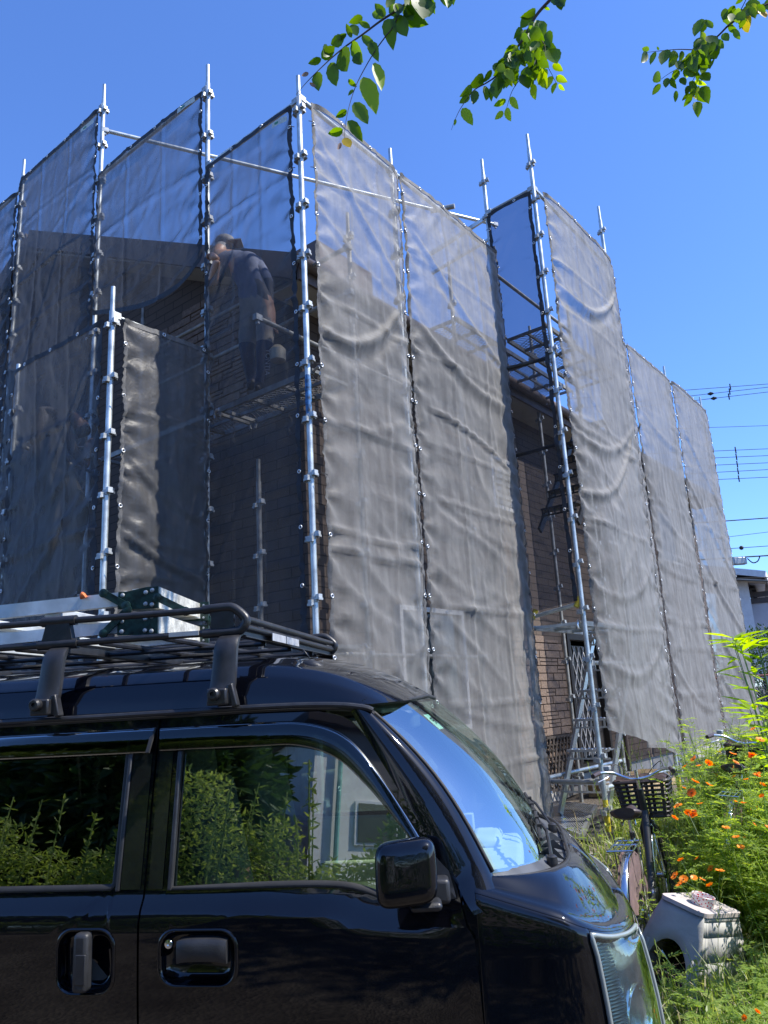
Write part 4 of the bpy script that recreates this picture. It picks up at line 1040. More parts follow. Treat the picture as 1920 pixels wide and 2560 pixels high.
def apillar(side):
    G2 = []
    for k in range(17):
        t = k / 14; a = G[0][min(k, 14)] + (G[0][14] - G[0][13]) * max(0, k - 14); fx, fz = (-.500 + (.500 - .212) * t, 1.588 + (1.125 - 1.588) * t)
        zz1 = fz; xx = -.505 + .32 * t ** .92 if False else fx
        o_ = Vector((xx, Y(xx, zz1) - .002, zz1 - .0))
        mid = (a + o_) / 2 + Vector((.030, -.026, .020)); row = []
        for j in range(9):
            u = j / 8; row.append(o_ * (1 - u) ** 2 + mid * 2 * u * (1 - u) + (a + Vector((-.002, -.003, .002))) * u * u)
        G2.append(row)
    if side < 0: G2 = [[Vector((p.x, VW - p.y, p.z)) for p in r] for r in G2]
    m = MB(); m.grid(G2); return m.build('windshield_pillar', M['paint'], van, True)
apillar(1); apillar(-1)
X0, XF = -.165, .335
def plan(s):
    """s 0..1 half outline from the door seam to the nose centre: returns x, y inset"""
    if s < .3: return X0 + (.02 - X0) * s / .3, .004
    k = (s - .3) / .7; a = k * pi / 2; n = 2.0 / 2.55
    return .02 + (XF - .02) * sin(a) ** n, .004 + (VW / 2 - .004) * (1 - max(0, cos(a)) ** n)
def zsh(x, y): return 1.131 - .30 * (x - X0) * (1 - .0) - .02 * max(0, x - .15) - .02 * min(1, y / .5) * (1 if x > .1 else 0)
def topx(s):
    h = s; x = -.132 + .232 * (1 - (1 - min(1, h * 1.05)) ** 3.3); return x, .075 + (.7375 - .075) * min(1, h * 1.0) ** 1.35, 1.136 - .030 * h
NSX = 40; svals = [i / NSX for i in range(NSX + 1)]
HL_S0, HL_S1, HL_Z1, HL_Z0 = .46, .80, 1.020, .60
def nose_col(s):
    x, y = plan(s); zs = zsh(x, y); x2, y2 = plan(min(1, s + .01)); x1, y1 = plan(max(0, s - .01)); t = Vector((x2 - x1, y2 - y1)); t.normalize(); nrm = Vector((t.y, -t.x))
    col = []
    zl = [.25, .34, .43, .50, .56, .60, .68, .76, .84, .90, .95]
    for z in zl:
        bul = -.020 * ((z - .78) / .5) ** 2 - (.010 if z < .56 else 0) + (.030 if z < .52 else 0)
        k = .055 * max(0, (z - .62) / .4) ** 1.6 * min(1, max(0, (x - .05) / .2))     # nose leans back
        col.append(Vector((x + nrm.x * bul - k, y + nrm.y * bul, min(z, zs - .04))))
    rr = .045
    k = .055 * max(0, (zs - .62) / .4) ** 1.6 * min(1, max(0, (x - .05) / .2))
    tx, ty, tz = topx(s); T_ = Vector((tx, ty, tz))
    base = Vector((x - k, y, zs)); inw = (T_ - base); 
    for q in (0, .2, .4, .6, .8, 1.0):
        a = q * pi / 2; p = Vector((x - k - nrm.x * rr * (1 - cos(a)), y - nrm.y * rr * (1 - cos(a)), zs - rr + rr * sin(a) * .9)); col.append(p)
    p0 = col[-1]; nT = 10
    for j in range(1, nT + 1):
        u = j / nT; p = p0.lerp(T_, u); p.z = p0.z + (tz - p0.z) * (1 - (1 - u) ** 1.5) + .006 * sin(pi * u); col.append(p)
    return col
cols = [nose_col(s) for s in svals]; NZ = len(cols[0])
def region(name, m, test, sides=(1, -1)):
    """faces of the nose grid (i = along outline, j = up) kept by test, on both sides"""
    vs = {}; mb = MB(); ids = {}
    def vid(i, j, sd):
        p = cols[i][j]; y = p.y if sd > 0 else VW - p.y
        key = (round(p.x, 5), round(y, 5), round(p.z, 5))
        if key not in ids: ids[key] = len(mb.v); mb.v.append((p.x, y, p.z))
        return ids[key]
    for sd in sides:
        for i in range(NSX):
            for j in range(NZ - 1):
                if test((svals[i] + svals[i + 1]) / 2, j, i):
                    f = [vid(i, j, sd), vid(i + 1, j, sd), vid(i + 1, j + 1, sd), vid(i, j + 1, sd)]
                    f = list(dict.fromkeys(f))
                    if len(f) > 2: mb.f.append(tuple(f if sd > 0 else f[::-1])); mb.mi.append(0)
    o = mb.build(name, m, van, True)
    sol = o.modifiers.new('thick', 'SOLIDIFY'); sol.thickness = .010; sol.offset = -1
    bv = o.modifiers.new('bev', 'BEVEL'); bv.width = .0025; bv.segments = 2; bv.limit_method = 'ANGLE'; bv.angle_limit = radians(50)
    return o
JH = 13   # grid row where the bonnet shut line runs (on the rounding)
hs0, hs1 = int(HL_S0 * NSX), int(HL_S1 * NSX)
JL0, JL1 = 5, 12
# shift the shut lines apart a little by shrinking each region along its border happens through the solidify bevel
for sd in (1, -1): region('front_fender', M['paint'], lambda s, j, i: j < JH and j >= 4 and i < hs0, (sd,))
region('bonnet', M['paint'], lambda s, j, i: (j >= JH) or (i >= hs1 and j >= 8))
region('nose_panel', M['paint'], lambda s, j, i: (i >= hs0 and 12 <= j < JH) or (i >= hs1 and 4 <= j < 8) or (hs0 <= i < hs1 and j == 4))
region('front_bumper', M['paint'], lambda s, j, i: j < 4)
for sd in (1, -1):
    L1 = []; 
    for i in range(hs0, hs1 + 1):
        row = []
        for j in range(JL0, JL1 + 1):
            p = cols[i][j].copy(); n = (Vector((p.x - .0, p.y - .3, 0))).normalized() * .006
            p = p + Vector((n.x, n.y, 0)); row.append(p if sd > 0 else Vector((p.x, VW - p.y, p.z)))
        L1.append(row)
    hl_ = MB(); hl_.grid(L1); head = hl_.build('headlight', M['lens'], van, True)
    # rim, reflector, lamp, inner fluted strip
    def shrink(p, k, cen): q = cen + (p - cen) * k; return q
    cen = Vector((.06, .22 if sd > 0 else VW - .22, .80))
    G3 = [[shrink(p, .93, cen) for p in r] for r in L1]
    hb = MB(); hb.grid([[shrink(p, .90, cen) for p in r] for r in L1]); hb.build('reflector', mat('headlight_reflector', (.62, .66, .66), .22, .85, .25, 30, .25, 60), head, True)
    rim = MB(); edge = [r[0] for r in L1] + L1[-1][1:] + [r[-1] for r in L1[::-1]][1:] + L1[0][::-1][1:]; rim.tube(edge, .0065, 6, cap=False); rim.build('headlight_rim', mat('lens_rim', (.30, .34, .33), .3, .3, .1), head, True)
    for q, (fi, fj, r_) in enumerate(((.60, .38, .075), (.80, .15, .05))):
        i = int(fi * (len(L1) - 1)); j = int(fj * (JL1 - JL0)); p = shrink(L1[i][j], .90, cen); d = Vector((.8, -.45 * sd, .0)).normalized(); rm = d.to_track_quat('Z', 'Y').to_matrix()
        lb = MB(); lb.lathe([(.012, -.045), (r_ * .6, -.035), (r_ * .9, -.01), (r_, .012), (r_ * 1.04, .012), (r_ * 1.04, -.02)], 28, p - d * .01, rm, cap=False); lb.build('lamp_bowl', M['chrome'], head, True)
        bl_ = MB(); bl_.ball(p - d * .02, .017, 14, 8); bl_.build('bulb', mat('bulb_glass', (.8, .85, .85), .05, .3), head, True)
    fl = MB()
    for jj in range(44):
        z0 = .66 + jj * .0080; f = (z0 - .60) / .42 * (JL1 - JL0)
        j = min(JL1 - JL0 - 1, max(0, int((z0 - .60) / .06)))
        a, b_ = G3[0], G3[min(4, len(G3) - 1)]
        def zp(r, z):
            for q in range(len(r) - 1):
                if r[q].z <= z <= r[q + 1].z: k = (z - r[q].z) / max(1e-6, r[q + 1].z - r[q].z); return r[q].lerp(r[q + 1], k)
            return None
        A_, B_ = zp(a, z0), zp(b_, z0 - .004)
        if A_ and B_: fl.tube([A_, B_], .0030, 5)
    fl.build('lens_flutes', mat('lens_flute_plastic', (.55, .66, .63), .15, .3, .1), head, True)
# cowl: dark textured tray between windshield and bonnet, with arms and hinge covers
G4 = []
for i in range(41):
    s = i / 40; h = min(s, 1 - s) * 2; xb, zb = wsbase(h); yb = .085 + (.7375 - .085) * h; tx, ty, tz = topx(h)
    if s > .5: yb = VW - yb; ty = VW - ty
    a = Vector((xb - .02, yb, zb + .006)); b_ = Vector((tx + .012, ty, tz - .004))
    G4.append([a, a.lerp(b_, .25) + Vector((0, 0, .004)), a.lerp(b_, .6) + Vector((0, 0, -.012)), a.lerp(b_, .92) + Vector((0, 0, -.010)), b_ + Vector((0, 0, -.012))])
cw = MB(); cw.grid(G4); cw.build('cowl', M['grey_plastic'], van, True)
cs = MB(); cs.tube([r[4] + Vector((-.004, 0, .010)) for r in G4], .007, 6); cs.build('bonnet_seal', M['rubber'], van, True)
for (px_, a0) in ((8, -1), (26, 1)):
    w_ = MB(); piv = G4[px_][2] + Vector((0, 0, .02)); tipi = G[min(39, px_ + 11)][12] + Vector((.012, 0, .012))
    w_.lathe([(.016, -.02), (.016, .008), (.008, .014)], 14, piv); mid = piv.lerp(tipi, .5) + Vector((.014, 0, .012))
    w_.tube([piv, mid, tipi], .0055, 6); w_.build('wiper_arm', M['black_metal'], van, 'auto')
    bl_ = MB(); q0 = G[min(39, px_ + 2)][13] + Vector((.006, 0, .008)); q1 = G[min(40, px_ + 19 if px_ + 19 < 40 else 39)][11] + Vector((.006, 0, .008)); bl_.tube([q0, (q0 + q1) / 2 + Vector((.01, 0, .01)), q1], .006, 6)
    for t in (.2, .35, .5, .65, .8): bl_.box(q0.lerp(q1, t) + Vector((.008, 0, .008)), (.014, .03, .014))
    bl_.build('wiper_blade', M['rubber'], van, 'auto')
for px_ in (10, 15, 20):   # raised facets on the cowl tray
    f_ = MB(); a = G4[px_][0]; b_ = G4[px_ + 2][0]; c_ = G4[px_ + 1][3]
    f_.add([a + Vector((0, 0, .008)), b_ + Vector((0, 0, .008)), c_ + Vector((.0, .02, .004)), a.lerp(c_, .5) + Vector((0, 0, .035))], [(0, 1, 3), (1, 2, 3), (0, 3, 2)]); f_.build('cowl_cover', M['grey_plastic'], van)
# floor of the engine bay so nothing shows through
eb = MB(); eb.box((.0, VW / 2, .58), (.30, VW - .5, .70)); eb.build('engine_bay_tray', M['interior_dark'], van)
# --- door mirror
mr = MB()
def sq(t, n): return (abs(cos(t)) ** n * (1 if cos(t) >= 0 else -1), abs(sin(t)) ** n * (1 if sin(t) >= 0 else -1))
P = []
for i in range(25):
    v = -pi / 2 + pi * i / 24; cv, sv = (abs(cos(v)) ** .5), (abs(sin(v)) ** .62 * (1 if sv_ else 1)) if False else abs(sin(v)) ** .55 * (1 if sin(v) >= 0 else -1)
    row = []
    for j in range(33):
        u = 2 * pi * j / 32; cu, su = sq(u, .42)
        row.append(Vector((cu * cv * .078, sv * .055, su * cv * .077 + cu * cv * .006)))
    P.append(row)
mr.grid(P); mo = mr.build('door_mirror', M['paint'], van, True, loc=(-.322, -.135, 1.193)); mo.rotation_euler = (radians(-4), 0, radians(8))
ms_ = mo.modifiers.new('s', 'SUBSURF'); ms_.levels = ms_.render_levels = 1
ba = MB(); ba.box((.045, .04, -.082), (.08, .10, .022)); ba.box((.085, .115, -.06), (.05, .09, .06)); bevel(ba.build('mirror_arm', M['black_plastic'], mo), .012, 3)
mg = MB(); mg.box((.065, .0, 0), (.004, .07, .12)); 
bm = tess([(-.300, 1.09), (-.215, 1.095), (-.232, 1.16), (-.285, 1.215)], [], .03, Y, -.006); me = bpy.data.meshes.new('mirror_base'); bm.to_mesh(me); bm.free(); me.materials.append(M['black_plastic']); link_mesh('mirror_base', me, van)
# --- wheels (below the frame, kept for the other cameras)
for wx, wy in ((-.05 - .12, .09), (-2.45, .09), (-.17, VW - .09), (-2.45, VW - .09)):
    w_ = MB(); rot = Matrix.Rotation(radians(90), 3, 'X'); w_.lathe([(.17, -.07), (.25, -.075), (.275, -.05), (.275, .05), (.25, .075), (.17, .07)], 32, (wx, wy, .275), rot, cap=False); wo2 = w_.build('wheel', M['rubber'], van, 'auto')
    w_ = MB(); w_.lathe([(.0001, .03), (.05, .045), (.12, .035), (.17, .05), (.175, -.05)], 24, (wx, wy, .275), rot, cap=False); w_.build('rim', M['alu'], wo2, 'auto')
# --- roof rack
rack = empty('roof_rack', (0, 0, 0), 0); rack.parent = van
def rk(mb, name, m=None, smooth='auto', parent=None): return mb.build(name, m or M['black_metal'], parent or rack, smooth)
RY0, RY1 = .13, VW - .13
for y in (RY0, RY1):
    t_ = MB(); t_.tube([(-2.7, y, 1.926), (-.93, y, 1.926)], .0108, 12); rk(t_, 'side_rail')
    t_ = MB(); t_.tube([(-2.7, y, 1.852), (-.93, y, 1.852)], .0108, 12); rk(t_, 'side_rail')
    # front corner casting: a loop with a thick web
    t_ = MB(); t_.tube(smooth_path([(-.97, y, 1.927), (-.90, y, 1.930), (-.868, y, 1.925), (-.835, y, 1.898), (-.828, y, 1.880), (-.838, y, 1.862), (-.862, y, 1.852), (-.97, y, 1.851)], 4), .0148, 12)
    t_.box((-.905, y, 1.89), (.075, .014, .07)); rk(t_, 'corner_casting')
    for x in (-1.47, -2.3):
        t_ = MB(); t_.tube([(x - .06, y, 1.927), (x + .06, y, 1.927)], .0165, 12); t_.tube([(x - .07, y, 1.852), (x + .07, y, 1.852)], .0165, 12)
        t_.add([(x - .04, y - .012, 1.92), (x + .04, y - .012, 1.92), (x + .055, y - .012, 1.86), (x - .055, y - .012, 1.86), (x - .04, y + .012, 1.92), (x + .04, y + .012, 1.92), (x + .055, y + .012, 1.86), (x - .055, y + .012, 1.86)], [(0, 3, 2, 1), (4, 5, 6, 7), (0, 4, 7, 3), (1, 2, 6, 5)]); rk(t_, 'rail_joint')
for z in (1.893, 1.866):
    t_ = MB(); t_.tube([(-.842, RY0, z), (-.842, RY1, z)], .011, 10); rk(t_, 'front_bar')
t_ = MB(); t_.bar((-.862, RY0, 1.848), (-.862, RY1, 1.848), .03, .02); rk(t_, 'cross_bar')
for x in (-1.47, -2.3, -2.7):
    t_ = MB(); t_.bar((x, RY0, 1.835), (x, RY1, 1.835), .04, .022); rk(t_, 'cross_bar')
for x in (-1.10, -1.32, -1.62, -1.85, -2.1, -2.5):
    t_ = MB(); t_.tube([(x, RY0, 1.846), (x, RY1, 1.846)], .0095, 8); rk(t_, 'cross_bar')
for y in (.42, .74, 1.06):
    t_ = MB(); t_.tube([(-2.7, y, 1.832), (-.86, y, 1.832)], .008, 8); rk(t_, 'floor_rail')
def plate_tag(x, y, z, w, h, rot=0):
    q = MB(); q.box((x, y, z), (w, .003, h)) if not rot else q.box((x, y, z), (.003, w, h)); return q
lb_ = plate_tag(-1.03, RY0 - .0135, 1.854, .10, .014); rk(lb_, 'maker_label', mat('silver_label', (.5, .5, .5), .4, .4))
for k in range(2):
    q = MB(); q.box((-.826, .47 + k * .17, 1.852), (.003, .16, .026)); rk(q, 'reflector_plate', mat('milky_plate', (.45, .45, .46), .3, .2, .2, 60))
# feet clamped to the gutter
for y0, s in ((0, 1), (VW, -1)):
    for x in (-.872, -1.452, -2.3):
        f_ = MB(); prof = smooth_path([(y0 + s * .175, 1.838), (y0 + s * .14, 1.842), (y0 + s * .108, 1.832), (y0 + s * .090, 1.80), (y0 + s * .084, 1.74), (y0 + s * .078, 1.69), (y0 + s * .070, 1.655), (y0 + s * .074, 1.628)], 4)
        G5 = []
        for k, (yy, z_2) in enumerate(prof):
            kk = k / (len(prof) - 1); w2 = .032 + .010 * kk; sk_ = -.022 * kk
            G5.append([Vector((x - w2 + sk_, yy + s * .016, z_2)), Vector((x - w2 + sk_, yy, z_2)), Vector((x - w2 * .75 + sk_, yy - s * .006, z_2)), Vector((x + w2 * .75 + sk_, yy - s * .006, z_2)), Vector((x + w2 + sk_, yy, z_2)), Vector((x + w2 + sk_, yy + s * .016, z_2))])
        f_.grid(G5); fo_ = rk(f_, 'rack_foot')
        f_ = MB(); f_.box((x - .022, y0 + s * .060, 1.652), (.062, .03, .05)); bevel(rk(f_, 'foot_clamp', parent=rack), .006)
        f_ = MB(); f_.lathe([(.0175, 0), (.019, .006), (.019, .018), (.014, .024), (.007, .024), (.006, .016)], 18, (x - .026, y0 + s * .046, 1.660), Matrix.Rotation(radians(90 * s), 3, 'X')); rk(f_, 'knob')
        f_ = MB(); f_.box((x + .02, y0 + s * .078, 1.655), (.018, .03, .07), Matrix.Rotation(-.25, 3, 'Y')); bevel(rk(f_, 'clamp_bolt_plate'), .004)
# --- aluminium stepladder tied on the rack
VM = Matrix.Translation(van.location) @ Matrix.Rotation(radians(-9), 4, 'Z')
lad = empty('stepladder', VM @ Vector((-1.35, .4, 1.87)), radians(-9), 'folded aluminium stepladder with dark green hinge plates, lying on the roof rack', 'stepladder')
LO = Vector((-1.35, .4, 1.87))
def lk(mb, name, m, smooth=False, parent=None):
    mb.v = [tuple(Vector(v) - LO) for v in mb.v]; return mb.build(name, m, parent or lad, smooth)
M['hinge'] = mat('dark_green_hinge', (.012, .035, .028), .35, .2, .8, 45, .1, 80)
M['rail_alu'] = mat('worn_aluminium', (.62, .65, .64), .42, .3, .35, 7, .05, 60, rvar=.12)
M['dirty_alu'] = mat('paint_spattered_step', (.58, .56, .48), .55, .25, .45, 22, .3, 90)
def channel(mb, p, q, w, h):
    mb.bar(p, q, .006, h); up = Vector((0, 0, h / 2 - .003)); s = Vector((0, w / 2, 0)); mb.bar(Vector(p) + up + s, Vector(q) + up + s, w, .005); mb.bar(Vector(p) - up + s, Vector(q) - up + s, w, .005)
for (y, zc_, dz, x1) in ((.40, 2.020, .050, -1.255), (.86, 2.005, .045, -1.29), (.40, 1.918, .042, -1.255), (.86, 1.905, .04, -1.29)):
    c_ = MB(); channel(c_, (-3.0, y, zc_ - .03), (x1, y, zc_ + .012), .03 if y < .5 else -.03, dz); lk(c_, 'ladder_rail', M['rail_alu'])
for zc_ in (2.022, 1.925):
    c_ = MB()
    c_.add([(-1.253, .405, zc_ - .038), (-1.29, .86, zc_ - .022), (-1.29, .86, zc_ + .036), (-1.253, .405, zc_ + .040)], [(0, 1, 2, 3)])
    c_.add([(-1.253, .405, zc_ + .040), (-1.29, .86, zc_ + .036), (-1.38, .86, zc_ + .036), (-1.36, .405, zc_ + .040)], [(0, 1, 2, 3)])
    c_.add([(-1.253, .405, zc_ - .038), (-1.29, .86, zc_ - .022), (-1.38, .86, zc_ - .022), (-1.36, .405, zc_ - .038)], [(3, 2, 1, 0)])
    o = lk(c_, 'top_step', M['dirty_alu']); sd_ = o.modifiers.new('t', 'SOLIDIFY'); sd_.thickness = .004
for k in range(4):
    for zc_ in (2.0, 1.905):
        c_ = MB(); x = -1.68 - k * .33; c_.box((x, .63, zc_ - .01 * k), (.06, .44, .03)); bevel(lk(c_, 'step', M['rail_alu']), .004)
for (y, s) in ((.393, -1), (.868, 1)):
    for (x, zc_, w_, h_) in ((-1.33, 2.022, .155, .075), (-1.33, 1.927, .155, .072)):
        c_ = MB(); xa, xb = x - w_ / 2, x + w_ / 2
        pts = [(xa, zc_ - h_ * .42), (xa, zc_ + h_ * .42), (xa + .03, zc_ + h_ * .40), (xb - .05, zc_ + h_ * .55), (xb, zc_ + h_ * .55), (xb, zc_ - h_ * .5), (xb - .05, zc_ - h_ * .5)]
        c_.add([(a, y, b_) for a, b_ in pts] + [(a, y + .006 * -s, b_) for a, b_ in pts], [tuple(range(7)), tuple(range(7, 14))[::-1]] + [(i, i + 7, (i + 1) % 7 + 7, (i + 1) % 7) for i in range(7)])
        hp = lk(c_, 'hinge_plate', M['hinge'])
        for (dx_, dz_) in ((-.06, .018), (-.06, -.018), (.055, .028), (.055, -.024), (.03, .022), (.03, -.02)):
            r_ = MB(); r_.lathe([(.0085, 0), (.007, .004), (.003, .006)], 10, (x + dx_, y - .001, zc_ + dz_), Matrix.Rotation(radians(90), 3, 'X')); r_.v = [tuple(Vector(v) - LO) for v in r_.v]; r_.build('rivet', M['clamp'], hp, 'auto')
for p, q in (((-1.46, .383, 2.052), (-1.37, .383, 2.0)), ((-1.455, .383, 1.905), (-1.365, .383, 1.985)), ((-1.25, .383, 2.02), (-1.15, .40, 1.965)), ((-1.30, .875, 2.05), (-1.25, .875, 1.98))):
    c_ = MB(); c_.bar(p, q, .006, .026, up=(0, 0, 1)); d = (Vector(q) - Vector(p)).normalized()
    for e in (p, q): c_.lathe([(.0165, -.004), (.0165, .004), (.008, .006)], 14, e, Matrix.Rotation(radians(90), 3, 'X'))
    lk(c_, 'link_arm', M['hinge'], 'auto')
st_ = MB(); st_.tube(smooth_path([(-1.555, .40, 2.045), (-1.545, .385, 2.056), (-1.535, .39, 2.042)], 4), .008, 8); st_.tube(smooth_path([(-1.62, .36, 1.87), (-1.58, .3, 1.85), (-1.53, .34, 1.862)], 5), .006, 6); lk(st_, 'orange_strap', mat('orange_strap', (.75, .16, .03), .6), 'auto')
# ================================================================ PEOPLE
M['skin'] = mat('skin', (.33, .19, .13), .5, 0, .1, 20); M['shirt'] = mat('grey_blue_shirt', (.11, .13, .20), .85, 0, .15, 12, .5, 18)
M['sleeve'] = mat('dark_sleeve', (.03, .035, .05), .7, 0, .2, 12); M['shorts'] = mat('grey_shorts', (.22, .205, .19), .85, 0, .2, 10, .5, 22)
M['legging'] = mat('navy_legging', (.015, .02, .05), .6, 0, .2, 10); M['shoe'] = mat('dark_shoe', (.03, .03, .03), .6, 0, .3, 14)
M['black_cloth'] = mat('black_workwear', (.06, .06, .068), .8, 0, .25, 12, .5, 20); M['cap'] = mat('white_cap', (.20, .20, .21), .7, 0, .1, 12)
M['work_trousers'] = mat('khaki_trousers', (.17, .155, .12), .85, 0, .25, 12, .5, 22); M['hair'] = mat('black_hair', (.012, .011, .010), .6, 0, .3, 60, .4, 120)
def person(verts, edges, mats, label, loc, rz=0, squash=None):
    """verts: list of ((x,y,z), radius); edges: (i, j, material index)"""
    root = empty('person', loc, rz, label, 'person')
    me = bpy.data.meshes.new('tmp'); me.from_pydata([v[0] for v in verts], [(e[0], e[1]) for e in edges], [])
    o = bpy.data.objects.new('tmp', me); COL.objects.link(o)
    sk = o.modifiers.new('skin', 'SKIN'); sk.use_smooth_shade = True
    for i, v in enumerate(verts):
        r = v[1] if isinstance(v[1], tuple) else (v[1], v[1]); me.skin_vertices[0].data[i].radius = r
    me.skin_vertices[0].data[0].use_root = True
    ss = o.modifiers.new('s', 'SUBSURF'); ss.levels = ss.render_levels = 2
    dg = bpy.context.evaluated_depsgraph_get(); em = bpy.data.meshes.new_from_object(o.evaluated_get(dg)); bpy.data.objects.remove(o)
    em.materials.clear()
    for m in mats: em.materials.append(m)
    for p in em.polygons:
        c = p.center; best = 1e9; bi = 0
        for (a, b_, mi) in edges:
            A, B = Vector(verts[a][0]), Vector(verts[b_][0]); d = B - A; t = max(0, min(1, (c - A).dot(d) / max(1e-9, d.length_squared))); q = (c - A - d * t).length
            if q < best: best = q; bi = mi
        p.material_index = bi; p.use_smooth = True
    for v in em.vertices:      # cloth folds
        n = noise.noise(v.co * 14) * .006; v.co += v.normal * n
    b_ = link_mesh('body', em, root)
    return root, b_
def hand(root, p, d, up, m=None):
    """palm with five bent fingers, p wrist, d pointing direction"""
    d = Vector(d).normalized(); up = Vector(up).normalized(); sd = d.cross(up).normalized(); h = MB()
    h.tube([p, Vector(p) + d * .04, Vector(p) + d * .085], [.024, .036, .034], 10)
    for k, L in enumerate((.062, .074, .078, .068)):
        b0 = Vector(p) + d * .075 + sd * ((k - 1.5) * .019); h.tube([b0, b0 + d * L * .5 - up * .008, b0 + d * L * .75 - up * .03, b0 + d * L * .7 - up * .05], [.0095, .009, .0085, .007], 7)
    b0 = Vector(p) + d * .03 + sd * .03; h.tube([b0, b0 + sd * .03 + d * .02, b0 + sd * .035 + d * .05 - up * .015], [.011, .010, .008], 7)
    h.build('hand', m or M['skin'], root, True)
# worker on the upper deck behind the dark corner sheet: stands with his back half turned, bends away to the left
d_ = 6.42
def J(x, y, dd=0): return atS(x, y, d_ + dd)
feet = J(560, 845); org = Vector((feet.x, feet.y, 4.29))
def rel(x, y, dd=0): return tuple(J(x, y, dd) - org)
V = [(rel(560, 655, .00), (.15, .13)),     # 0 pelvis
     (rel(548, 615, .03), (.155, .14)),     # 1 waist
     (rel(530, 580, .10), (.17, .15)),     # 2 chest
     (rel(505, 566, .18), (.15, .13)),      # 3 upper back
     (rel(470, 552, .20), (.055, .055)),    # 4 neck
     (rel(476, 543, .26), (.088, .088)),    # 5 head
     (rel(487, 527, .30), (.075, .075)),    # 6 head top
     (rel(552, 572, .0), (.095, .095)),   # 7 near shoulder
     (rel(578, 608, -.04), (.062, .062)),   # 8 elbow side
     (rel(583, 650, -.05), (.036, .036)),   # 9 forearm
     (rel(587, 690, -.05), (.028, .028)),   # 10 wrist
     (rel(475, 580, .14), (.085, .085)),    # 11 other shoulder
     (rel(458, 615, .10), (.055, .055)),    # 12 elbow
     (rel(470, 560, -.05), (.036, .036)),   # 13 forearm up to rail
     (rel(576, 668, -.04), (.105, .10)),    # 14 near hip
     (rel(572, 742, -.05), (.082, .082)),   # 15 knee
     (rel(566, 800, -.03), (.055, .055)),   # 16 calf
     (rel(560, 832, -.02), (.043, .043)),   # 17 ankle
     (rel(540, 672, .08), (.105, .10)),     # 18 far hip
     (rel(532, 745, .10), (.078, .078)),    # 19 knee
     (rel(540, 800, .12), (.055, .055)),    # 20 calf
     (rel(545, 828, .14), (.043, .043)),    # 21 ankle
     (rel(556, 842, -.12), (.045, .035)), (rel(540, 838, .02), (.045, .035))]
E_ = [(0, 1, 0), (1, 2, 0), (2, 3, 0), (3, 4, 2), (4, 5, 2), (5, 6, 5), (2, 7, 0), (7, 8, 0), (8, 9, 1), (9, 10, 2), (3, 11, 0), (11, 12, 1), (12, 13, 2), (0, 14, 3), (14, 15, 3), (15, 16, 4), (16, 17, 4), (17, 22, 6), (0, 18, 3), (18, 19, 3), (19, 20, 4), (20, 21, 4), (21, 23, 6)]
w1, body1 = person(V, E_, [M['shirt'], M['sleeve'], M['skin'], M['shorts'], M['legging'], M['cap'], M['shoe']],
    'worker in blue-grey shirt, grey shorts and navy leggings bending over behind the dark corner sheet', org)
hand(w1, Vector(V[10][0]), (.05, 0, -1), (-1, 0, 0)); hand(w1, Vector(V[13][0]), (-.6, .2, .5), (0, 0, 1))
cp = MB(); c = Vector(V[6][0]); cp.ball(c + Vector((0, 0, .01)), .10, 16, 10, sq=(1, 1.05, .8)); cp.box(c + Vector((.11, -.03, -.02)), (.12, .14, .012)); cp.build('cap', M['cap'], w1, 'auto')
tb = MB(); c = Vector(rel(600, 768, -.12)); tb.lathe([(.05, -.06), (.07, -.05), (.075, .05), (.04, .09), (.02, .10)], 16, (0, 0, 0)); o = tb.build('paint_pot', mat('dull_brass', (.35, .31, .22), .4, .3), loc=Vector(c) + org, smooth='auto'); tag(o, "round pale pot hanging by the worker's shin behind the corner sheet", 'pot')
tx = text('YONTIA', .062, mat('white_print', (.42, .43, .46), .6), body1, Vector(rel(578, 782, -.12)), (0, 0, 0))
fwd = (Vector((0, 0, CAM_Z)) - J(577, 790)).normalized(); down = Vector((-.06, 0, -1)).normalized()
ez_ = fwd; ex_ = (down - ez_ * down.dot(ez_)).normalized(); ey_ = ez_.cross(ex_); tx.rotation_euler = Matrix((ex_, ey_, ez_)).transposed().to_euler()
# crouching worker behind the low sheet at the left
d_ = 7.05; org = atS(120, 1180, d_); org.z = 2.09
V = [(rel(120, 1010, .1), (.15, .12)), (rel(85, 950, .1), (.15, .12)), (rel(105, 900, .1), (.16, .12)), (rel(140, 890, .1), (.13, .10)), (rel(160, 905, .1), (.06, .06)), (rel(176, 925, .12), (.09, .09)), (rel(184, 945, .12), (.08, .08)),
     (rel(130, 915, -.08), (.07, .07)), (rel(160, 975, -.12), (.05, .05)), (rel(188, 1010, -.1), (.038, .038)), (rel(190, 980, -.1), (.028, .028)),
     (rel(145, 1045, -.05), (.10, .10)), (rel(178, 1105, -.08), (.075, .075)), (rel(150, 1210, -.02), (.055, .055)), (rel(150, 1290, 0), (.045, .045)),
     (rel(100, 1050, .2), (.10, .10)), (rel(120, 1130, .22), (.075, .075)), (rel(95, 1220, .2), (.055, .055)), (rel(95, 1290, .2), (.045, .045)), (rel(165, 1295, -.12), (.045, .035)), (rel(110, 1295, .08), (.045, .035))]
E_ = [(0, 1, 0), (1, 2, 0), (2, 3, 0), (3, 4, 1), (4, 5, 1), (5, 6, 2), (3, 7, 0), (7, 8, 0), (8, 9, 0), (9, 10, 1), (0, 11, 3), (11, 12, 3), (12, 13, 3), (13, 14, 3), (0, 15, 3), (15, 16, 3), (16, 17, 3), (17, 18, 3), (14, 19, 4), (18, 20, 4)]
w2, body2 = person(V, E_, [M['black_cloth'], M['skin'], M['hair'], M['work_trousers'], M['shoe']], 'worker in black bending forward behind the low sheer sheet at the left, one fist raised', org)
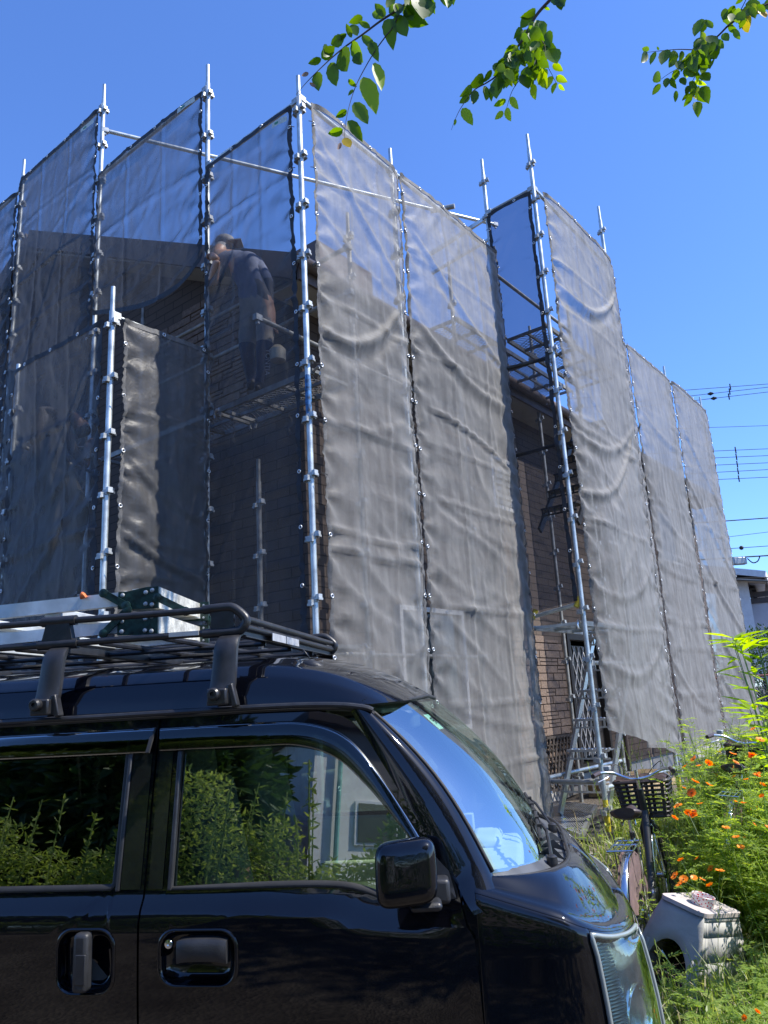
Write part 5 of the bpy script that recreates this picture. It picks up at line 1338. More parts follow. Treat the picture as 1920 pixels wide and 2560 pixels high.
hand(w2, Vector(V[10][0]), (0, 0, 1), (-1, 0, 0))
tb = MB(); tb.tube([(-.3, 0, .0), (.02, 0, -.02)], .012, 8); tb.box((.02, 0, -.06), (.05, .04, .14)); tag(tb.build('spray_tool', M['clamp'], loc=Vector(rel(186, 962, -.12)) + org), 'small metal hand tool held up by the worker in black', 'tool')

# ================================================================ BICYCLES
M['frame_black'] = mat('black_bike_frame', (.018, .019, .022), .42, .0, .2, 10); M['brown_vinyl'] = mat('brown_vinyl', (.055, .035, .030), .4, 0, .25, 16, .2, 60)
M['basket'] = mat('dark_brown_basket', (.030, .022, .022), .5, 0, .2, 12); M['steel'] = mat('bright_steel', (.68, .69, .70), .18, 1, .1, 12); M['skirt'] = mat('mauve_wheel_cover', (.16, .105, .10), .8, 0, .3, 14, .4, 20)
WR = .325; WB = 1.08
def bicycle(label):
    r = empty('bicycle', (0, 0, 0), 0, label, 'bicycle', 'bicycles parked by the scaffold')
    RX = Matrix.Rotation(radians(90), 3, 'X')
    def bx(m_, name, mt, s='auto', par=None): return m_.build(name, mt, par or r, s)
    for cx, nm in ((0, 'rear'), (WB, 'front')):
        t = MB(); t.torus((cx, 0, WR), WR - .018, .020, RX, 40, 8); w = bx(t, 'wheel', M['rubber'])
        t = MB(); t.torus((cx, 0, WR), WR - .043, .010, RX, 40, 6); t.lathe([(.022, -.045), (.03, -.03), (.018, -.02), (.018, .02), (.03, .03), (.022, .045)], 14, (cx, 0, WR), RX); bx(t, 'rim', M['steel'], par=w)
        t = MB()
        for i in range(28):
            a = 2 * pi * i / 28; b_ = a + (.35 if i % 2 else -.35); s = .028 * (1 if i % 4 < 2 else -1)
            t.tube([(cx + .025 * cos(b_), s, WR + .025 * sin(b_)), (cx + (WR - .045) * cos(a), 0, WR + (WR - .045) * sin(a))], .0014, 4, cap=False)
        bx(t, 'spokes', M['steel'], par=w)
        G = []; a0, a1 = (-15, 195) if nm == 'rear' else (20, 200)
        for i in range(25):
            a = radians(a0 + (a1 - a0) * i / 24); G.append([Vector((cx + (WR + .018 - .014 * abs(j - 3) / 3 * (abs(j - 3) / 3)) * cos(a), (j - 3) * .010, WR + (WR + .018 - .014 * (abs(j - 3) / 3) ** 2) * sin(a))) for j in range(7)])
        t = MB(); t.grid(G); o = bx(t, 'mudguard', M['steel'], True); q = o.modifiers.new('s', 'SOLIDIFY'); q.thickness = .0015
    BBx, BBz = .45, .28; HTx, HTz = .90, .92; STx, STz = .27, .74
    t = MB(); t.tube([(HTx - .035, 0, .93), (HTx + .02, 0, .74)], .024, 12)                                 # head tube
    t.tube(smooth_path([(HTx + .01, 0, .78), (.80, 0, .56), (.68, 0, .36), (.56, 0, .29), (BBx, 0, BBz)], 5), .026, 12)
    t.tube([(BBx, 0, BBz), (STx, 0, STz)], .018, 12)
    for s in (-1, 1):
        t.tube([(BBx, .03 * s, BBz), (0, .055 * s, WR)], .010, 8); t.tube([(STx + .03, .025 * s, .64), (0, .055 * s, WR)], .008, 8)
    bx(t, 'frame', M['frame_black'])
    t = MB(); t.torus((HTx + .015, 0, .76), .026, .006, Matrix.Rotation(-.25, 3, 'Y'), 16, 6); bx(t, 'headset_ring', mat('orange_ring', (.75, .30, .03), .4))
    t = MB()
    for s in (-1, 1): t.tube([(HTx + .03, .02 * s, .72), (HTx + .05, .05 * s, .66), (WB, .055 * s, WR)], .012, 8)
    bx(t, 'fork', M['frame_black'])
    t = MB(); t.tube([(HTx - .03, 0, .90), (HTx - .06, 0, 1.02), (HTx - .06, 0, 1.06)], .013, 10); t.tube([(HTx - .035, 0, .92), (HTx - .03, 0, .90)], .02, 10)
    t.tube(smooth_path([(.68, -.27, 1.05), (.76, -.25, 1.06), (.85, -.17, 1.05), (.86, -.08, 1.01), (.84, 0, 1.0), (.86, .08, 1.01), (.85, .17, 1.05), (.76, .25, 1.06), (.68, .27, 1.05)], 5), .011, 10)
    bx(t, 'handlebar', M['steel'])
    for s in (-1, 1):
        t = MB(); t.tube([(.67, .272 * s, 1.05), (.78, .245 * s, 1.06)], .016, 10); bx(t, 'grip', M['brown_vinyl'])
        t = MB(); t.tube(smooth_path([(.84, .19 * s, 1.03), (.80, .22 * s, 1.015), (.70, .25 * s, 1.005)], 4), .005, 6); bx(t, 'brake_lever', M['alu'])
        t = MB(); t.tube(smooth_path([(.85, .19 * s, 1.04), (.95, .16 * s, 1.10), (.97, .05 * s, 1.0), (.93, .02 * s, .86)], 5), .0028, 5); bx(t, 'brake_cable', M['rubber'])
    t = MB(); t.box((.86, .20, 1.085), (.07, .045, .03)); bevel(bx(t, 'lamp_switch', M['clamp'], False), .006)
    # basket of horizontal slats in front of the handlebar
    b_ = MB(); cx, cz = 1.06, .73; H = .24; slats = 9
    def rct(hx, hy, z, n=5): return [(cx + x, y, z) for x, y in rrect(-hx, hx, -hy, hy, .04, n)]
    for i in range(slats):
        k = i / (slats - 1); z = cz + H * k; hx, hy = .115 + .03 * k, .155 + .035 * k; P = rct(hx, hy, z); b_.tube(P + [P[0]], .0085 if i < slats - 1 else .013, 6, cap=False)
    for s in (-1, 1):
        for u in (-.08, 0, .08): b_.bar((cx + u, .155 * s, cz), (cx + u * 1.1, .19 * s, cz + H), .025, .01, up=(0, 1, 0))
        for u in (-.13, -.035, .035, .13): b_.bar((cx + .115 * s, u, cz), (cx + .145 * s, u * 1.15, cz + H), .022, .01, up=(1, 0, 0))
    b_.box((cx, 0, cz), (.22, .30, .012)); bk = bx(b_, 'basket', M['basket'], False)
    cov = MB(); G = []
    for i in range(13):
        G.append([Vector((cx - .14 + .28 * i / 12, -.18 + .36 * j / 12, cz + H + .01 + .03 * noise.noise(Vector((i * .6, j * .6, 2))) + .02 * sin(pi * i / 12))) for j in range(13)])
    cov.grid(G); bx(cov, 'basket_cover', M['brown_vinyl'], True)
    # saddle
    G = []
    for i in range(15):
        k = i / 14; x = STx - .14 + .28 * k; w = .105 * (1 - .72 * (k ** 1.4)) * min(1, (k + .06) * 6) ** .5; zt = .86 + .02 * (1 - k) ** 2 - .012 * sin(pi * k)
        G.append([Vector((x, w * cos(a), zt + (.022 * sin(a) if sin(a) > 0 else .045 * sin(a)))) for a in [2 * pi * j / 16 for j in range(17)]])
    s_ = MB(); s_.grid(G); s_.add(G[0], [tuple(range(16))]); s_.add(G[-1], [tuple(range(16))[::-1]]); bx(s_, 'saddle', M['brown_vinyl'], True)
    t = MB(); t.tube([(STx + .01, 0, .70), (STx - .01, 0, .84)], .0135, 10)
    for s in (-1, 1): t.tube(smooth_path([(STx - .1, .035 * s, .81), (STx - .06, .04 * s, .785), (STx - .02, .035 * s, .81), (STx + .05, .02 * s, .82)], 3), .005, 6)
    bx(t, 'seat_post', M['steel'])
    t = MB()   # rear carrier
    for y in (-.07, -.035, 0, .035, .07): t.tube([(-.22, y, .705), (.16, y, .715)], .005, 6)
    for x in (-.22, -.02, .12): t.tube([(x, -.075, .71), (x, .075, .71)], .005, 6)
    for s in (-1, 1): t.tube([(-.02, .07 * s, .705), (0, .07 * s, WR)], .005, 6)
    bx(t, 'carrier', M['steel'])
    for s in (-1, 1):   # brown cover over the upper half of the rear wheel
        G = []
        for i in range(15):
            a = radians(12 + 156 * i / 14); G.append([Vector((rr * cos(a), s * (.03 + .012 * noise.noise(Vector((i * .7, j * .8, s)))), WR + rr * sin(a))) for j, rr in enumerate((.345, .30, .25, .2, .15, .11))])
        t = MB(); t.grid(G); bx(t, 'wheel_cover', M['skirt'], True)
    t = MB(); t.lathe([(.10, -.006), (.10, .006)], 24, (BBx, -.045, BBz), RX); t.tube([(BBx, -.08, BBz), (BBx + .04, -.085, BBz - .16)], .008, 8); t.tube([(BBx, .06, BBz), (BBx - .04, .065, BBz + .16)], .008, 8); bx(t, 'crank', M['steel'])
    t = MB(); t.box((BBx * .5 + .03, -.05, BBz + .01), (.62, .02, .13)); t.lathe([(.09, -.012), (.09, .012)], 20, (BBx, -.05, BBz), RX); bevel(bx(t, 'chain_case', M['frame_black'], False), .01)
    for x, y, z in ((BBx + .04, -.13, BBz - .16), (BBx - .04, .11, BBz + .16)):
        t = MB(); t.box((x, y, z), (.09, .075, .022)); bevel(bx(t, 'pedal', M['rubber'], False), .004)
        t = MB(); t.box((x + .046, y, z), (.003, .05, .012)); bx(t, 'pedal_reflector', mat('orange_reflector', (.85, .3, .02), .3), False)
    t = MB(); t.tube(smooth_path([(0, .06, WR), (-.04, .10, .16), (-.06, .15, .01), (-.06, -.15, .01), (-.04, -.10, .16), (0, -.06, WR)], 3), .008, 8); bx(t, 'stand', M['steel'])
    t = MB(); t.ball((WB - .02, .0, .66), .04, 14, 8); bx(t, 'lamp', M['steel'], True)
    return r
bk = bicycle('dark bicycle with slatted brown front basket and brown wheel cover, just beyond the van nose')
def place_bike(o, rear, ang, lean):
    o.location = rear; o.rotation_euler = (radians(lean), 0, ang)
ra = Vector((1.38, 5.0, ground_z(1.3, 5))); fa = Vector((1.84, 5.98, 0)); ang = atan2(fa.y - ra.y, fa.x - ra.x)
place_bike(bk, ra, ang, -3)
b2 = copy_tree(bk); b2['label'] = 'second bicycle half buried in orange flowers, only its bars and post clear'
place_bike(b2, Vector((2.42, 6.1, ground_z(2, 6.1) + .02)), ang - .12, 4)

# ================================================================ CAT SHELTER AND FOOD CAN
M['shelter'] = mat('faded_grey_vinyl', (.36, .35, .33), .7, 0, .10, 7, .5, 14)
zt_ = .50
c = [on_z(1684, 2199, zt_), on_z(1818, 2229, zt_), on_z(1808, 2283, zt_), on_z(1662, 2253, zt_)]   # back-left, back-right, front-right, front-left
cen = sum(c, Vector()) / 4; ex = (c[2] - c[3]).normalized(); ey = Vector((-ex.y, ex.x, 0)); base_c = Vector((cen.x - .05, cen.y + .15, 0))
hw_ = (c[2] - c[3]).length / 2; hd_ = max(.14, ((c[0] - c[3]).length) / 2 * .8); 
sh_ = empty('cat_shelter', base_c, 0, 'grey-beige vinyl animal shelter with arched doorway, half hidden by weeds', 'animal shelter')
def ring(z, k, r=.05):
    return [ex * x + ey * y + Vector((0, 0, z)) for x, y in rrect(-hw_ * k, hw_ * k, -hd_ * k, hd_ * k, r * k, 4)]
levels = [(.0, 1.62), (.12, 1.50), (.25, 1.36), (.38, 1.18), (.46, 1.06), (.495, 1.0), (.505, .95)]
G = [ring(z, k) + [ring(z, k)[0]] for z, k in levels]
sm = MB(); n_ = len(G[0]) 
for i in range(len(G) - 1):
    for j in range(n_ - 1):
        a = [G[i][j], G[i][j + 1], G[i + 1][j + 1], G[i + 1][j]]; cc = sum(a, Vector()) / 4; lx = cc.dot(ex); ly = cc.dot(ey)
        sm.add(a, [(0, 1, 2, 3)])
# leave the doorway out of the front wall: rebuild the front face as an arch
keep = [i for i, f in enumerate(sm.f) if not (abs((sm_c := sum((Vector(sm.v[q]) for q in f), Vector()) / 4).dot(ex)) < hw_ * 1.05 and sm_c.dot(ey) < -hd_ * .98)]
v_old, f_old = sm.v, sm.f; sm = MB()
for i in keep: sm.add([v_old[q] for q in f_old[i]], [(0, 1, 2, 3)])
def kz(z):
    for (z0, k0), (z1, k1) in zip(levels, levels[1:]):
        if z <= z1: return k0 + (k1 - k0) * (z - z0) / (z1 - z0)
    return levels[-1][1]
NA = 24; arch = []; outer = []
for i in range(NA + 1):
    a = pi * i / NA; u = -cos(a); z = .30 * sin(a) ** .75
    arch.append((hw_ * .98 * u, z))
    if i <= 5: z2 = .505 * i / 5; u2 = -1
    elif i >= NA - 5: z2 = .505 * (NA - i) / 5; u2 = 1
    else: z2 = .505; u2 = -1 + 2 * (i - 5) / (NA - 10)
    outer.append((u2, z2))
FG = []
for (ax_, az_), (u2, z2) in zip(arch, outer):
    row = []
    for t in (0, .35, .7, 1):
        z = az_ + (z2 - az_) * t; x = ax_ + (u2 * hw_ * kz(z2) * .985 - ax_) * t; row.append(ex * x - ey * (hd_ * kz(z) - .004) + Vector((0, 0, z)))
    FG.append(row)
sm.grid(FG); tp = ring(.505, .95); sm.add(tp, [tuple(range(len(tp)))])
so_ = sm.build('shell', M['shelter'], sh_, True); so_.data.set_sharp_from_angle(angle=radians(40)); q = so_.modifiers.new('s', 'SOLIDIFY'); q.thickness = .008
tm = MB(); tpz = [p + Vector((0, 0, .012)) for p in ring(.50, 1.045)]; tb2 = [p + Vector((0, 0, -.012)) for p in ring(.50, 1.055)]; n_ = len(tpz)
tm.add(tpz + tb2, [tuple(range(n_))] + [(i, i + n_, (i + 1) % n_ + n_, (i + 1) % n_) for i in range(n_)]); tm.build('lid', mat('pale_lid', (.46, .40, .38), .75, 0, .12, 6, .6, 10), sh_)  # lid paler and warmer in tone than the shell
im = MB(); im.box((0, 0, .06), (hw_ * 1.6, hd_ * 1.6, .08), Matrix((ex, ey, Vector((0, 0, 1)))).transposed()); im.build('blanket', mat('maroon_blanket', (.10, .03, .04), .95, 0, .3, 9, .6, 20), sh_)
def can_mat():
    m, nt, b = new_mat('red_flower_print'); L = nt.links; tc = N(nt, 'ShaderNodeTexCoord'); v = N(nt, 'ShaderNodeTexVoronoi'); v.inputs['Scale'].default_value = 75
    L.new(tc.outputs['Object'], v.inputs['Vector']); cr = N(nt, 'ShaderNodeValToRGB'); cr.color_ramp.interpolation = 'CONSTANT'; e = cr.color_ramp.elements; e[0].color = (.55, .03, .05, 1); e[1].position = .34; e[1].color = (.75, .70, .68, 1)
    L.new(v.outputs['Distance'], cr.inputs[0]); L.new(cr.outputs[0], b.inputs['Base Color']); b.inputs['Roughness'].default_value = .3; return m
cc_ = on_z(1721, 2238, zt_ + .015)
cn = MB(); cn.lathe([(.058, 0), (.060, .004), (.060, .046), (.062, .050), (.060, .052), (.056, .050), (.055, .012), (.0001, .010)], 36); tag(cn.build('food_can', [can_mat()], smooth='auto', loc=Vector((cc_.x, cc_.y, .492))), 'shallow white tin printed with red flowers on top of the animal shelter', 'food can')
cf = bpy.context.scene.objects[-1] if False else None

# ================================================================ VEGETATION
G1, G2_ = (.055, .115, .012), (.12, .20, .02)
M['cosmos'] = leaf_mat('cosmos_foliage', (.14, .23, .04), (.30, .38, .07), .5)
M['grass'] = leaf_mat('grass_blades', (.11, .20, .03), (.30, .34, .10), .45)
M['orange'] = leaf_mat('orange_petals', (.85, .25, .008), (.92, .36, .015), .3)
M['stem'] = mat('green_stem', (.09, .16, .04), .6, 0, .2, 20); M['twig'] = mat('brown_twig', (.06, .045, .035), .8, 0, .3, 20)
M['overleaf'] = leaf_mat('tree_leaf', (.045, .10, .010), (.10, .19, .014), .52); M['youngleaf'] = leaf_mat('young_leaf', (.16, .28, .02), (.26, .36, .03), .55)
M['hedge'] = leaf_mat('hedge_leaf', (.13, .19, .04), (.27, .33, .09), .45); M['darkleaf'] = leaf_mat('evergreen_leaf', (.02, .05, .012), (.045, .09, .018), .25)
M['shrub'] = leaf_mat('lime_shrub_leaf', (.17, .30, .015), (.30, .42, .03), .5)
def leafq(mb, p, d, n, L, W, curl=.15):
    """pointed leaf of six triangles"""
    d = d.normalized(); s = d.cross(n)
    if s.length < 1e-3: s = d.orthogonal()
    s.normalize(); n = s.cross(d); q = lambda a, b_, c_: p + d * (L * a) + s * (W * b_) + n * (L * c_)
    mb.add([q(0, 0, 0), q(.3, .5, .03), q(.3, -.5, .03), q(.35, 0, -.03), q(.72, .32, -curl * .3), q(.72, -.32, -curl * .3), q(1, 0, -curl)], [(0, 3, 1), (0, 2, 3), (3, 4, 1), (3, 2, 5), (3, 6, 4), (3, 5, 6)])
def rv(r): return Vector((r.gauss(0, 1), r.gauss(0, 1), r.gauss(0, 1))).normalized()
def cosmos_mesh(seed, h):
    r = random.Random(seed); mb = MB(); tips = []
    for b_ in range(r.randint(4, 6)):
        a = r.uniform(0, 2 * pi); lean = r.uniform(.05, .38); p = Vector((0, 0, 0)); pts = [p.copy()]; hh = h * r.uniform(.6, 1.05)
        for k in range(8):
            p = p + Vector((cos(a) * lean * (.3 + k * .12) * hh / 6, sin(a) * lean * (.3 + k * .12) * hh / 6, hh / 8)) + rv(r) * .010; pts.append(p.copy())
        mb.tube(pts, [.0042 * (1 - .07 * i) for i in range(9)], 4, cap=False); tips.append(pts[-1])
        for k in range(1, 9):
            for sgn in (1, -1):
                if r.random() < .12: continue
                aa = r.uniform(0, 2 * pi); d = Vector((cos(aa), sin(aa), r.uniform(.1, .7))).normalized(); L = r.uniform(.09, .20) * (1.15 - k * .06); side = d.cross(Vector((0, 0, 1))).normalized()
                for j in range(1, 7):      # feathery: pairs of narrow leaflets
                    c0 = pts[k] + d * (L * j / 6) - Vector((0, 0, .03 * (j / 6) ** 2))
                    for s2 in (1, -1):
                        dd = (d * .75 + side * s2 * .9 + rv(r) * .25).normalized(); l2 = L * r.uniform(.25, .42) * (1.1 - .5 * abs(j - 3) / 3); w = .015; n_ = dd.cross(side).normalized() * .3 + Vector((0, 0, 1)); s3 = dd.cross(n_).normalized()
                        mb.add([c0, c0 + dd * l2 * .5 + s3 * w / 2, c0 + dd * l2, c0 + dd * l2 * .5 - s3 * w / 2], [(0, 1, 2, 3)])
                mb.add([pts[k], pts[k] + d * L + side * .002, pts[k] + d * L - side * .002], [(0, 1, 2)])
    return mb.mesh('cosmos_plant', M['cosmos'], False), tips
FL = MB()
for i in range(9):
    a = 2 * pi * i / 9; d = Vector((cos(a), sin(a), .22 + .15 * (i % 2))).normalized(); s = Vector((-sin(a), cos(a), 0)); n_ = d.cross(s)
    FL.add([s * .003, d * .015 + s * .010, d * .028 + s * .008, d * .030, d * .028 - s * .008, d * .015 - s * .010, -s * .003], [(0, 1, 2, 3, 4, 5, 6)])
FLM = FL.mesh('petals', M['orange']); FC = MB().ball((0, 0, .005), .006, 8, 5).mesh('flower_centre', mat('flower_centre', (.45, .20, .01), .7))
variants = [cosmos_mesh(100 + i, h) for i, h in enumerate((.75, .9, 1.05, .85, 1.0, .7, .6, .95))]
rs = random.Random(21); nfl = 0; flist = [(1735, 1898), (1771, 1908), (1790, 1937), (1836, 1943), (1833, 1920), (1832, 1885), (1876, 1791), (1890, 1868), (1900, 1850), (1837, 2003), (1858, 2008), (1918, 2068), (1852, 2118), (1702, 2150), (1778, 2172), (1800, 2178), (1731, 2030), (1700, 2012), (1750, 2010), (1686, 2045), (1710, 1970), (1748, 1915), (1815, 2070), (1689, 2190), (1735, 2195), (1862, 2545), (1868, 1930), (1895, 1940), (1880, 1890), (1905, 1990)]
placed = []; flist = [q for (x, y) in flist for q in ((x, y), (x + rs.uniform(-35, 45), y + rs.uniform(-30, 40)))]
def near_line(az): return 0
k = 0; tries = 0
while k < 240 and tries < 6000:
    tries += 1
    d = sqrt(rs.uniform(3.1 ** 2, 9.2 ** 2)); azm = rs.uniform(15.5, 31.0)
    lim = 20.2 if d > 7.0 else (18.9 + (d - 5.6) * .0 if d > 5.6 else (17.0 if d < 4.3 else 20.9 if d < 5.75 else 19.6))
    if azm < lim: continue
    p = Vector((d * sin(radians(azm)), d * cos(radians(azm)), 0)); p.z = ground_z(p.x, p.y)
    if (p - base_c).length < .55 or min([(p - q).length for q in placed] + [9]) < .11: continue
    if d < 5.3 and (p - base_c).dot(ex) < .8 and azm < 22.3 and d > 3.9 and (Vector((p.x, p.y, 0)).normalized() - base_c.normalized()).length < .035 + .3 / 5: 
        if d < 5.0 and rs.random() < .8: continue
    placed.append(p); vi_ = rs.randrange(len(variants)); 
    if d < 4.6: vi_ = rs.choice([5, 6])
    me, tips = variants[vi_]; o = link_mesh('cosmos_plant', me, None, p); sc_ = rs.uniform(.8, 1.15) * (.62 if d < 4.8 else .92) * (1.1 if azm > 24 and d < 6.5 and d > 5.5 else 1); o.scale = (sc_ * 1.1, sc_ * 1.1, sc_); rz = rs.uniform(0, 6.28); o.rotation_euler = (rs.uniform(-.1, .1), rs.uniform(-.1, .1), rz)
    tag(o, 'leafy feathery-leaved cosmos plant in the flowering mass right of the bicycles', 'plant', 'orange cosmos plants growing right of the bicycles'); k += 1
    o['_az'] = azm; o['_d'] = d
plants = [o for o in COL.objects if o.name.startswith('cosmos_plant')]
for (x, y) in flist:      # each flower on the plant nearest to its line of sight
    dirv = (at(x, y, 5) - Vector((0, 0, CAM_Z))).normalized(); best = None
    for o in plants:
        dd = o['_d']; P_ = at(x, y, dd); q = hypot(P_.x - o.location.x, P_.y - o.location.y)
        if .35 < P_.z - o.location.z < 1.35 and (best is None or q < best[0]): best = (q, o, P_)
    if not best: continue
    _, o, P_ = best; P_ = P_ - dirv * .28
    inv = (Matrix.Translation(o.location) @ o.rotation_euler.to_matrix().to_4x4() @ Matrix.Diagonal((*o.scale, 1))).inverted(); pl_ = inv @ P_
    f = link_mesh('flower', FLM, o, pl_); f.rotation_euler = (rs.uniform(-.9, .9), rs.uniform(-.9, .9), 0); s9 = rs.uniform(.6, .95); f.scale = (s9, s9, s9)
    link_mesh('flower_centre', FC, f)
    s_ = MB(); dn = (Vector((pl_.x * .5, pl_.y * .5, pl_.z * .6)) - pl_); s_.tube([Vector((0, 0, 0)), dn * min(1, .2 / max(.01, dn.length))], .0016, 4); s_.build('flower_stalk', M['stem'], f)
for o in plants: del o['_az']; del o['_d']
# grass and low weeds
gr = MB(); rs = random.Random(5)
def gzone(): 
    while True:
        d = sqrt(rs.uniform(2.6 ** 2, 9.5 ** 2)); a = rs.uniform(11, 30); 
        if 3.9 < d < 7.6 and a < 18.3 and rs.random() < .82: continue
        if d >= 7.6 and a < 14.5: continue
        p = Vector((d * sin(radians(a)), d * cos(radians(a)), 0)); 
        if (p - base_c).length < .3: continue
        p.z = ground_z(p.x, p.y) - .01; return p, d
for i in range(15000):
    p, d = gzone(); h = rs.uniform(.08, .34) * (1 + .5 * noise.noise(p * 1.3)) * (1.15 if d < 4.5 else .9); a = rs.uniform(0, 2 * pi); s = Vector((cos(a), sin(a), 0)); b_ = Vector((-sin(a), cos(a), 0)) * rs.uniform(.1, .75) + Vector((rs.uniform(-.1, .1), 0, 0)); w = rs.uniform(.0025, .006)
    m1_, m2_ = p + b_ * h * .25 + Vector((0, 0, h * .55)), p + b_ * h * .8 + Vector((0, 0, h * .92))
    gr.add([p - s * w, p + s * w, m1_ + s * w * .8, m1_ - s * w * .8, m2_], [(0, 1, 2, 3), (3, 2, 4)])
for i in range(170):     # tall seeding stems
    p, d = gzone(); h = rs.uniform(.35, .75) if d < 6 else rs.uniform(.5, .9); l_ = rv(rs) * .18; l_.z = 0; pts = [p + l_ * (k / 5) ** 2 + Vector((0, 0, h * k / 5)) for k in range(6)]; gr.tube(pts, .0016, 3, cap=False)
    for k in range(10):
        q = pts[3].lerp(pts[5], k / 10); dd = (rv(rs) * .6 + Vector((0, 0, 1))).normalized(); leafq(gr, q, dd, rv(rs), rs.uniform(.02, .05), .006)
for i in range(9000):    # broad low weed leaves
    p, d = gzone(); p = p + Vector((0, 0, rs.uniform(.02, .26))); dd = Vector((rs.gauss(0, 1), rs.gauss(0, 1), rs.uniform(-.1, .8))).normalized(); leafq(gr, p, dd, Vector((0, 0, 1)) + rv(rs) * .4, rs.uniform(.04, .095), rs.uniform(.012, .034))
tag(gr.build('grass', M['grass']), 'wild grass and low weeds around the van nose, bicycles and shelter', 'grass', kind='stuff')
dg2 = MB(); rs = random.Random(15)
for i in range(2600):
    p, d = gzone(); h = rs.uniform(.10, .42); a = rs.uniform(0, 2 * pi); s = Vector((cos(a), sin(a), 0)); b_ = Vector((-sin(a), cos(a), 0)) * rs.uniform(.1, 1.2); w = rs.uniform(.0015, .004)
    m1_ = p + b_ * h * .4 + Vector((0, 0, h * .6)); m2_ = p + b_ * h + Vector((0, 0, h * .8)); dg2.add([p - s * w, p + s * w, m1_ + s * w, m1_ - s * w, m2_], [(0, 1, 2, 3), (3, 2, 4)])
tag(dg2.build('dry_grass', leaf_mat('dry_straw', (.38, .33, .18), (.50, .46, .30), .3)), 'dry straw-coloured blades among the green weeds', 'dry grass', kind='stuff')
# weeds growing up in front of the shelter
for (x, y, hh, vi_, nm) in ((1655, 2440, .50, 6, 'thin weed at the left front of the shelter'), (1700, 2452, .42, 5, 'leafy weed rising in front of the shelter doorway'), (1745, 2450, .44, 6, 'feathery weed before the right half of the shelter doorway'), (1790, 2470, .5, 5, 'tall weed at the right front corner of the shelter')):
    p = on_z(x, y, 0.0); me, tips = variants[vi_]; o = link_mesh('weed', me, None, p); s_ = hh / .62; o.scale = (s_ * .8, s_ * .8, s_); o.rotation_euler = (0, 0, x); tag(o, nm, 'weed', 'weeds in front of the animal shelter')
sh_.rotation_euler = (radians(5), radians(14), 0); sh_.scale = (.80, .80, .88)
bpy.context.view_layer.update(); _c = bpy.data.objects['food_can']; _l = Vector((cc_.x - base_c.x, cc_.y + .15 - base_c.y, .513)); _c.location = sh_.matrix_world @ _l; _c.rotation_euler = sh_.rotation_euler
# lime shrub with lance leaves at the right edge
def shrub(label, base, hh, n, m, seed, Ls=(.09, .14), wd=.035, spread=.5):
    r = random.Random(seed); sm = MB(); lm = MB(); stems = []
    for b_ in range(n):
        a = r.uniform(0, 2 * pi); le = r.uniform(.1, spread); pts = [Vector((cos(a) * le * (k / 7) ** 1.5 * hh, sin(a) * le * (k / 7) ** 1.5 * hh, hh * r.uniform(.97, 1.0) * k / 7)) for k in range(8)]; sm.tube(pts, [.006 * (1 - .1 * i) for i in range(8)], 5, cap=False); stems.append(pts)
    root = sm.build('lime_shrub', M['stem'], loc=base); tag(root, label, 'shrub')
    cnt = 0
    for pts in stems:
        for k in range(2, 8):
            for j in range(3):
                p = pts[k] if k == 7 else pts[k].lerp(pts[k + 1], r.random()); a = r.uniform(0, 2 * pi); d = Vector((cos(a), sin(a), r.uniform(-.15, .6))).normalized()
                L = r.uniform(*Ls); q = MB(); leafq(q, Vector(), d, Vector((0, 0, 1)) + rv(r) * .3, L, L * .27, .12)
                q.build('leaf', m, root, loc=p); cnt += 1
    return root
b0 = at(1885, 1800, 4.6); shrub('lime-green shrub with long pointed leaves at the right edge, in front of the clipped tree', Vector((b0.x + .16, b0.y, 0)), 1.86, 8, M['shrub'], 4, (.10, .17), .03, .12)
b0 = at(1915, 1900, 4.3); shrub('lower lime shrub cut off by the right edge above the flowers', Vector((b0.x + .16, b0.y, 0)), 1.5, 7, M['shrub'], 9, (.10, .16), .03, .16)

# --- overhanging branches, near the camera
def serr_leaf(L, W, seed):
    r = random.Random(seed); mb = MB(); n = 9; left, right, mid = [], [], []; bend = r.uniform(-.25, .35); fold = r.uniform(.15, .45)
    for i in range(n + 1):
        t = i / n; w = W * .5 * (sin(pi * t ** .8) ** .8) * (1 + (.05 if i % 2 else -.04)); z = -bend * L * t * t; mid.append(Vector((L * t, 0, z)))
        ww = .01 * L * r.uniform(-1, 1); left.append(Vector((L * t, w, z + w * fold + ww))); right.append(Vector((L * t, -w, z + w * fold - ww)))
    vs = mid + left + right; m_ = n + 1
    for i in range(n): mb.f += [(i, i + 1, m_ + i + 1, m_ + i), (i + 1, i, 2 * m_ + i, 2 * m_ + i + 1)]; mb.mi += [0, 0]
    mb.v = [tuple(v) for v in vs]; return mb
LM = [serr_leaf(1, r_, i).mesh('leaf', M['overleaf'], True) for i, r_ in enumerate((.52, .48, .56, .45, .6))]; LY = [serr_leaf(1, r_, i + 9).mesh('leaf', M['youngleaf'], True) for i, r_ in enumerate((.42, .38, .45))]
M['yellowleaf'] = leaf_mat('yellowing_leaf', (.42, .36, .03), (.50, .30, .04), .5); LYY = [serr_leaf(1, .5, 31).mesh('leaf', M['yellowleaf'], True)]
M['deadleaf'] = leaf_mat('dry_leaf', (.20, .11, .06), (.28, .18, .12), .2); LD = [serr_leaf(1, .4, 32).mesh('leaf', M['deadleaf'], True)]
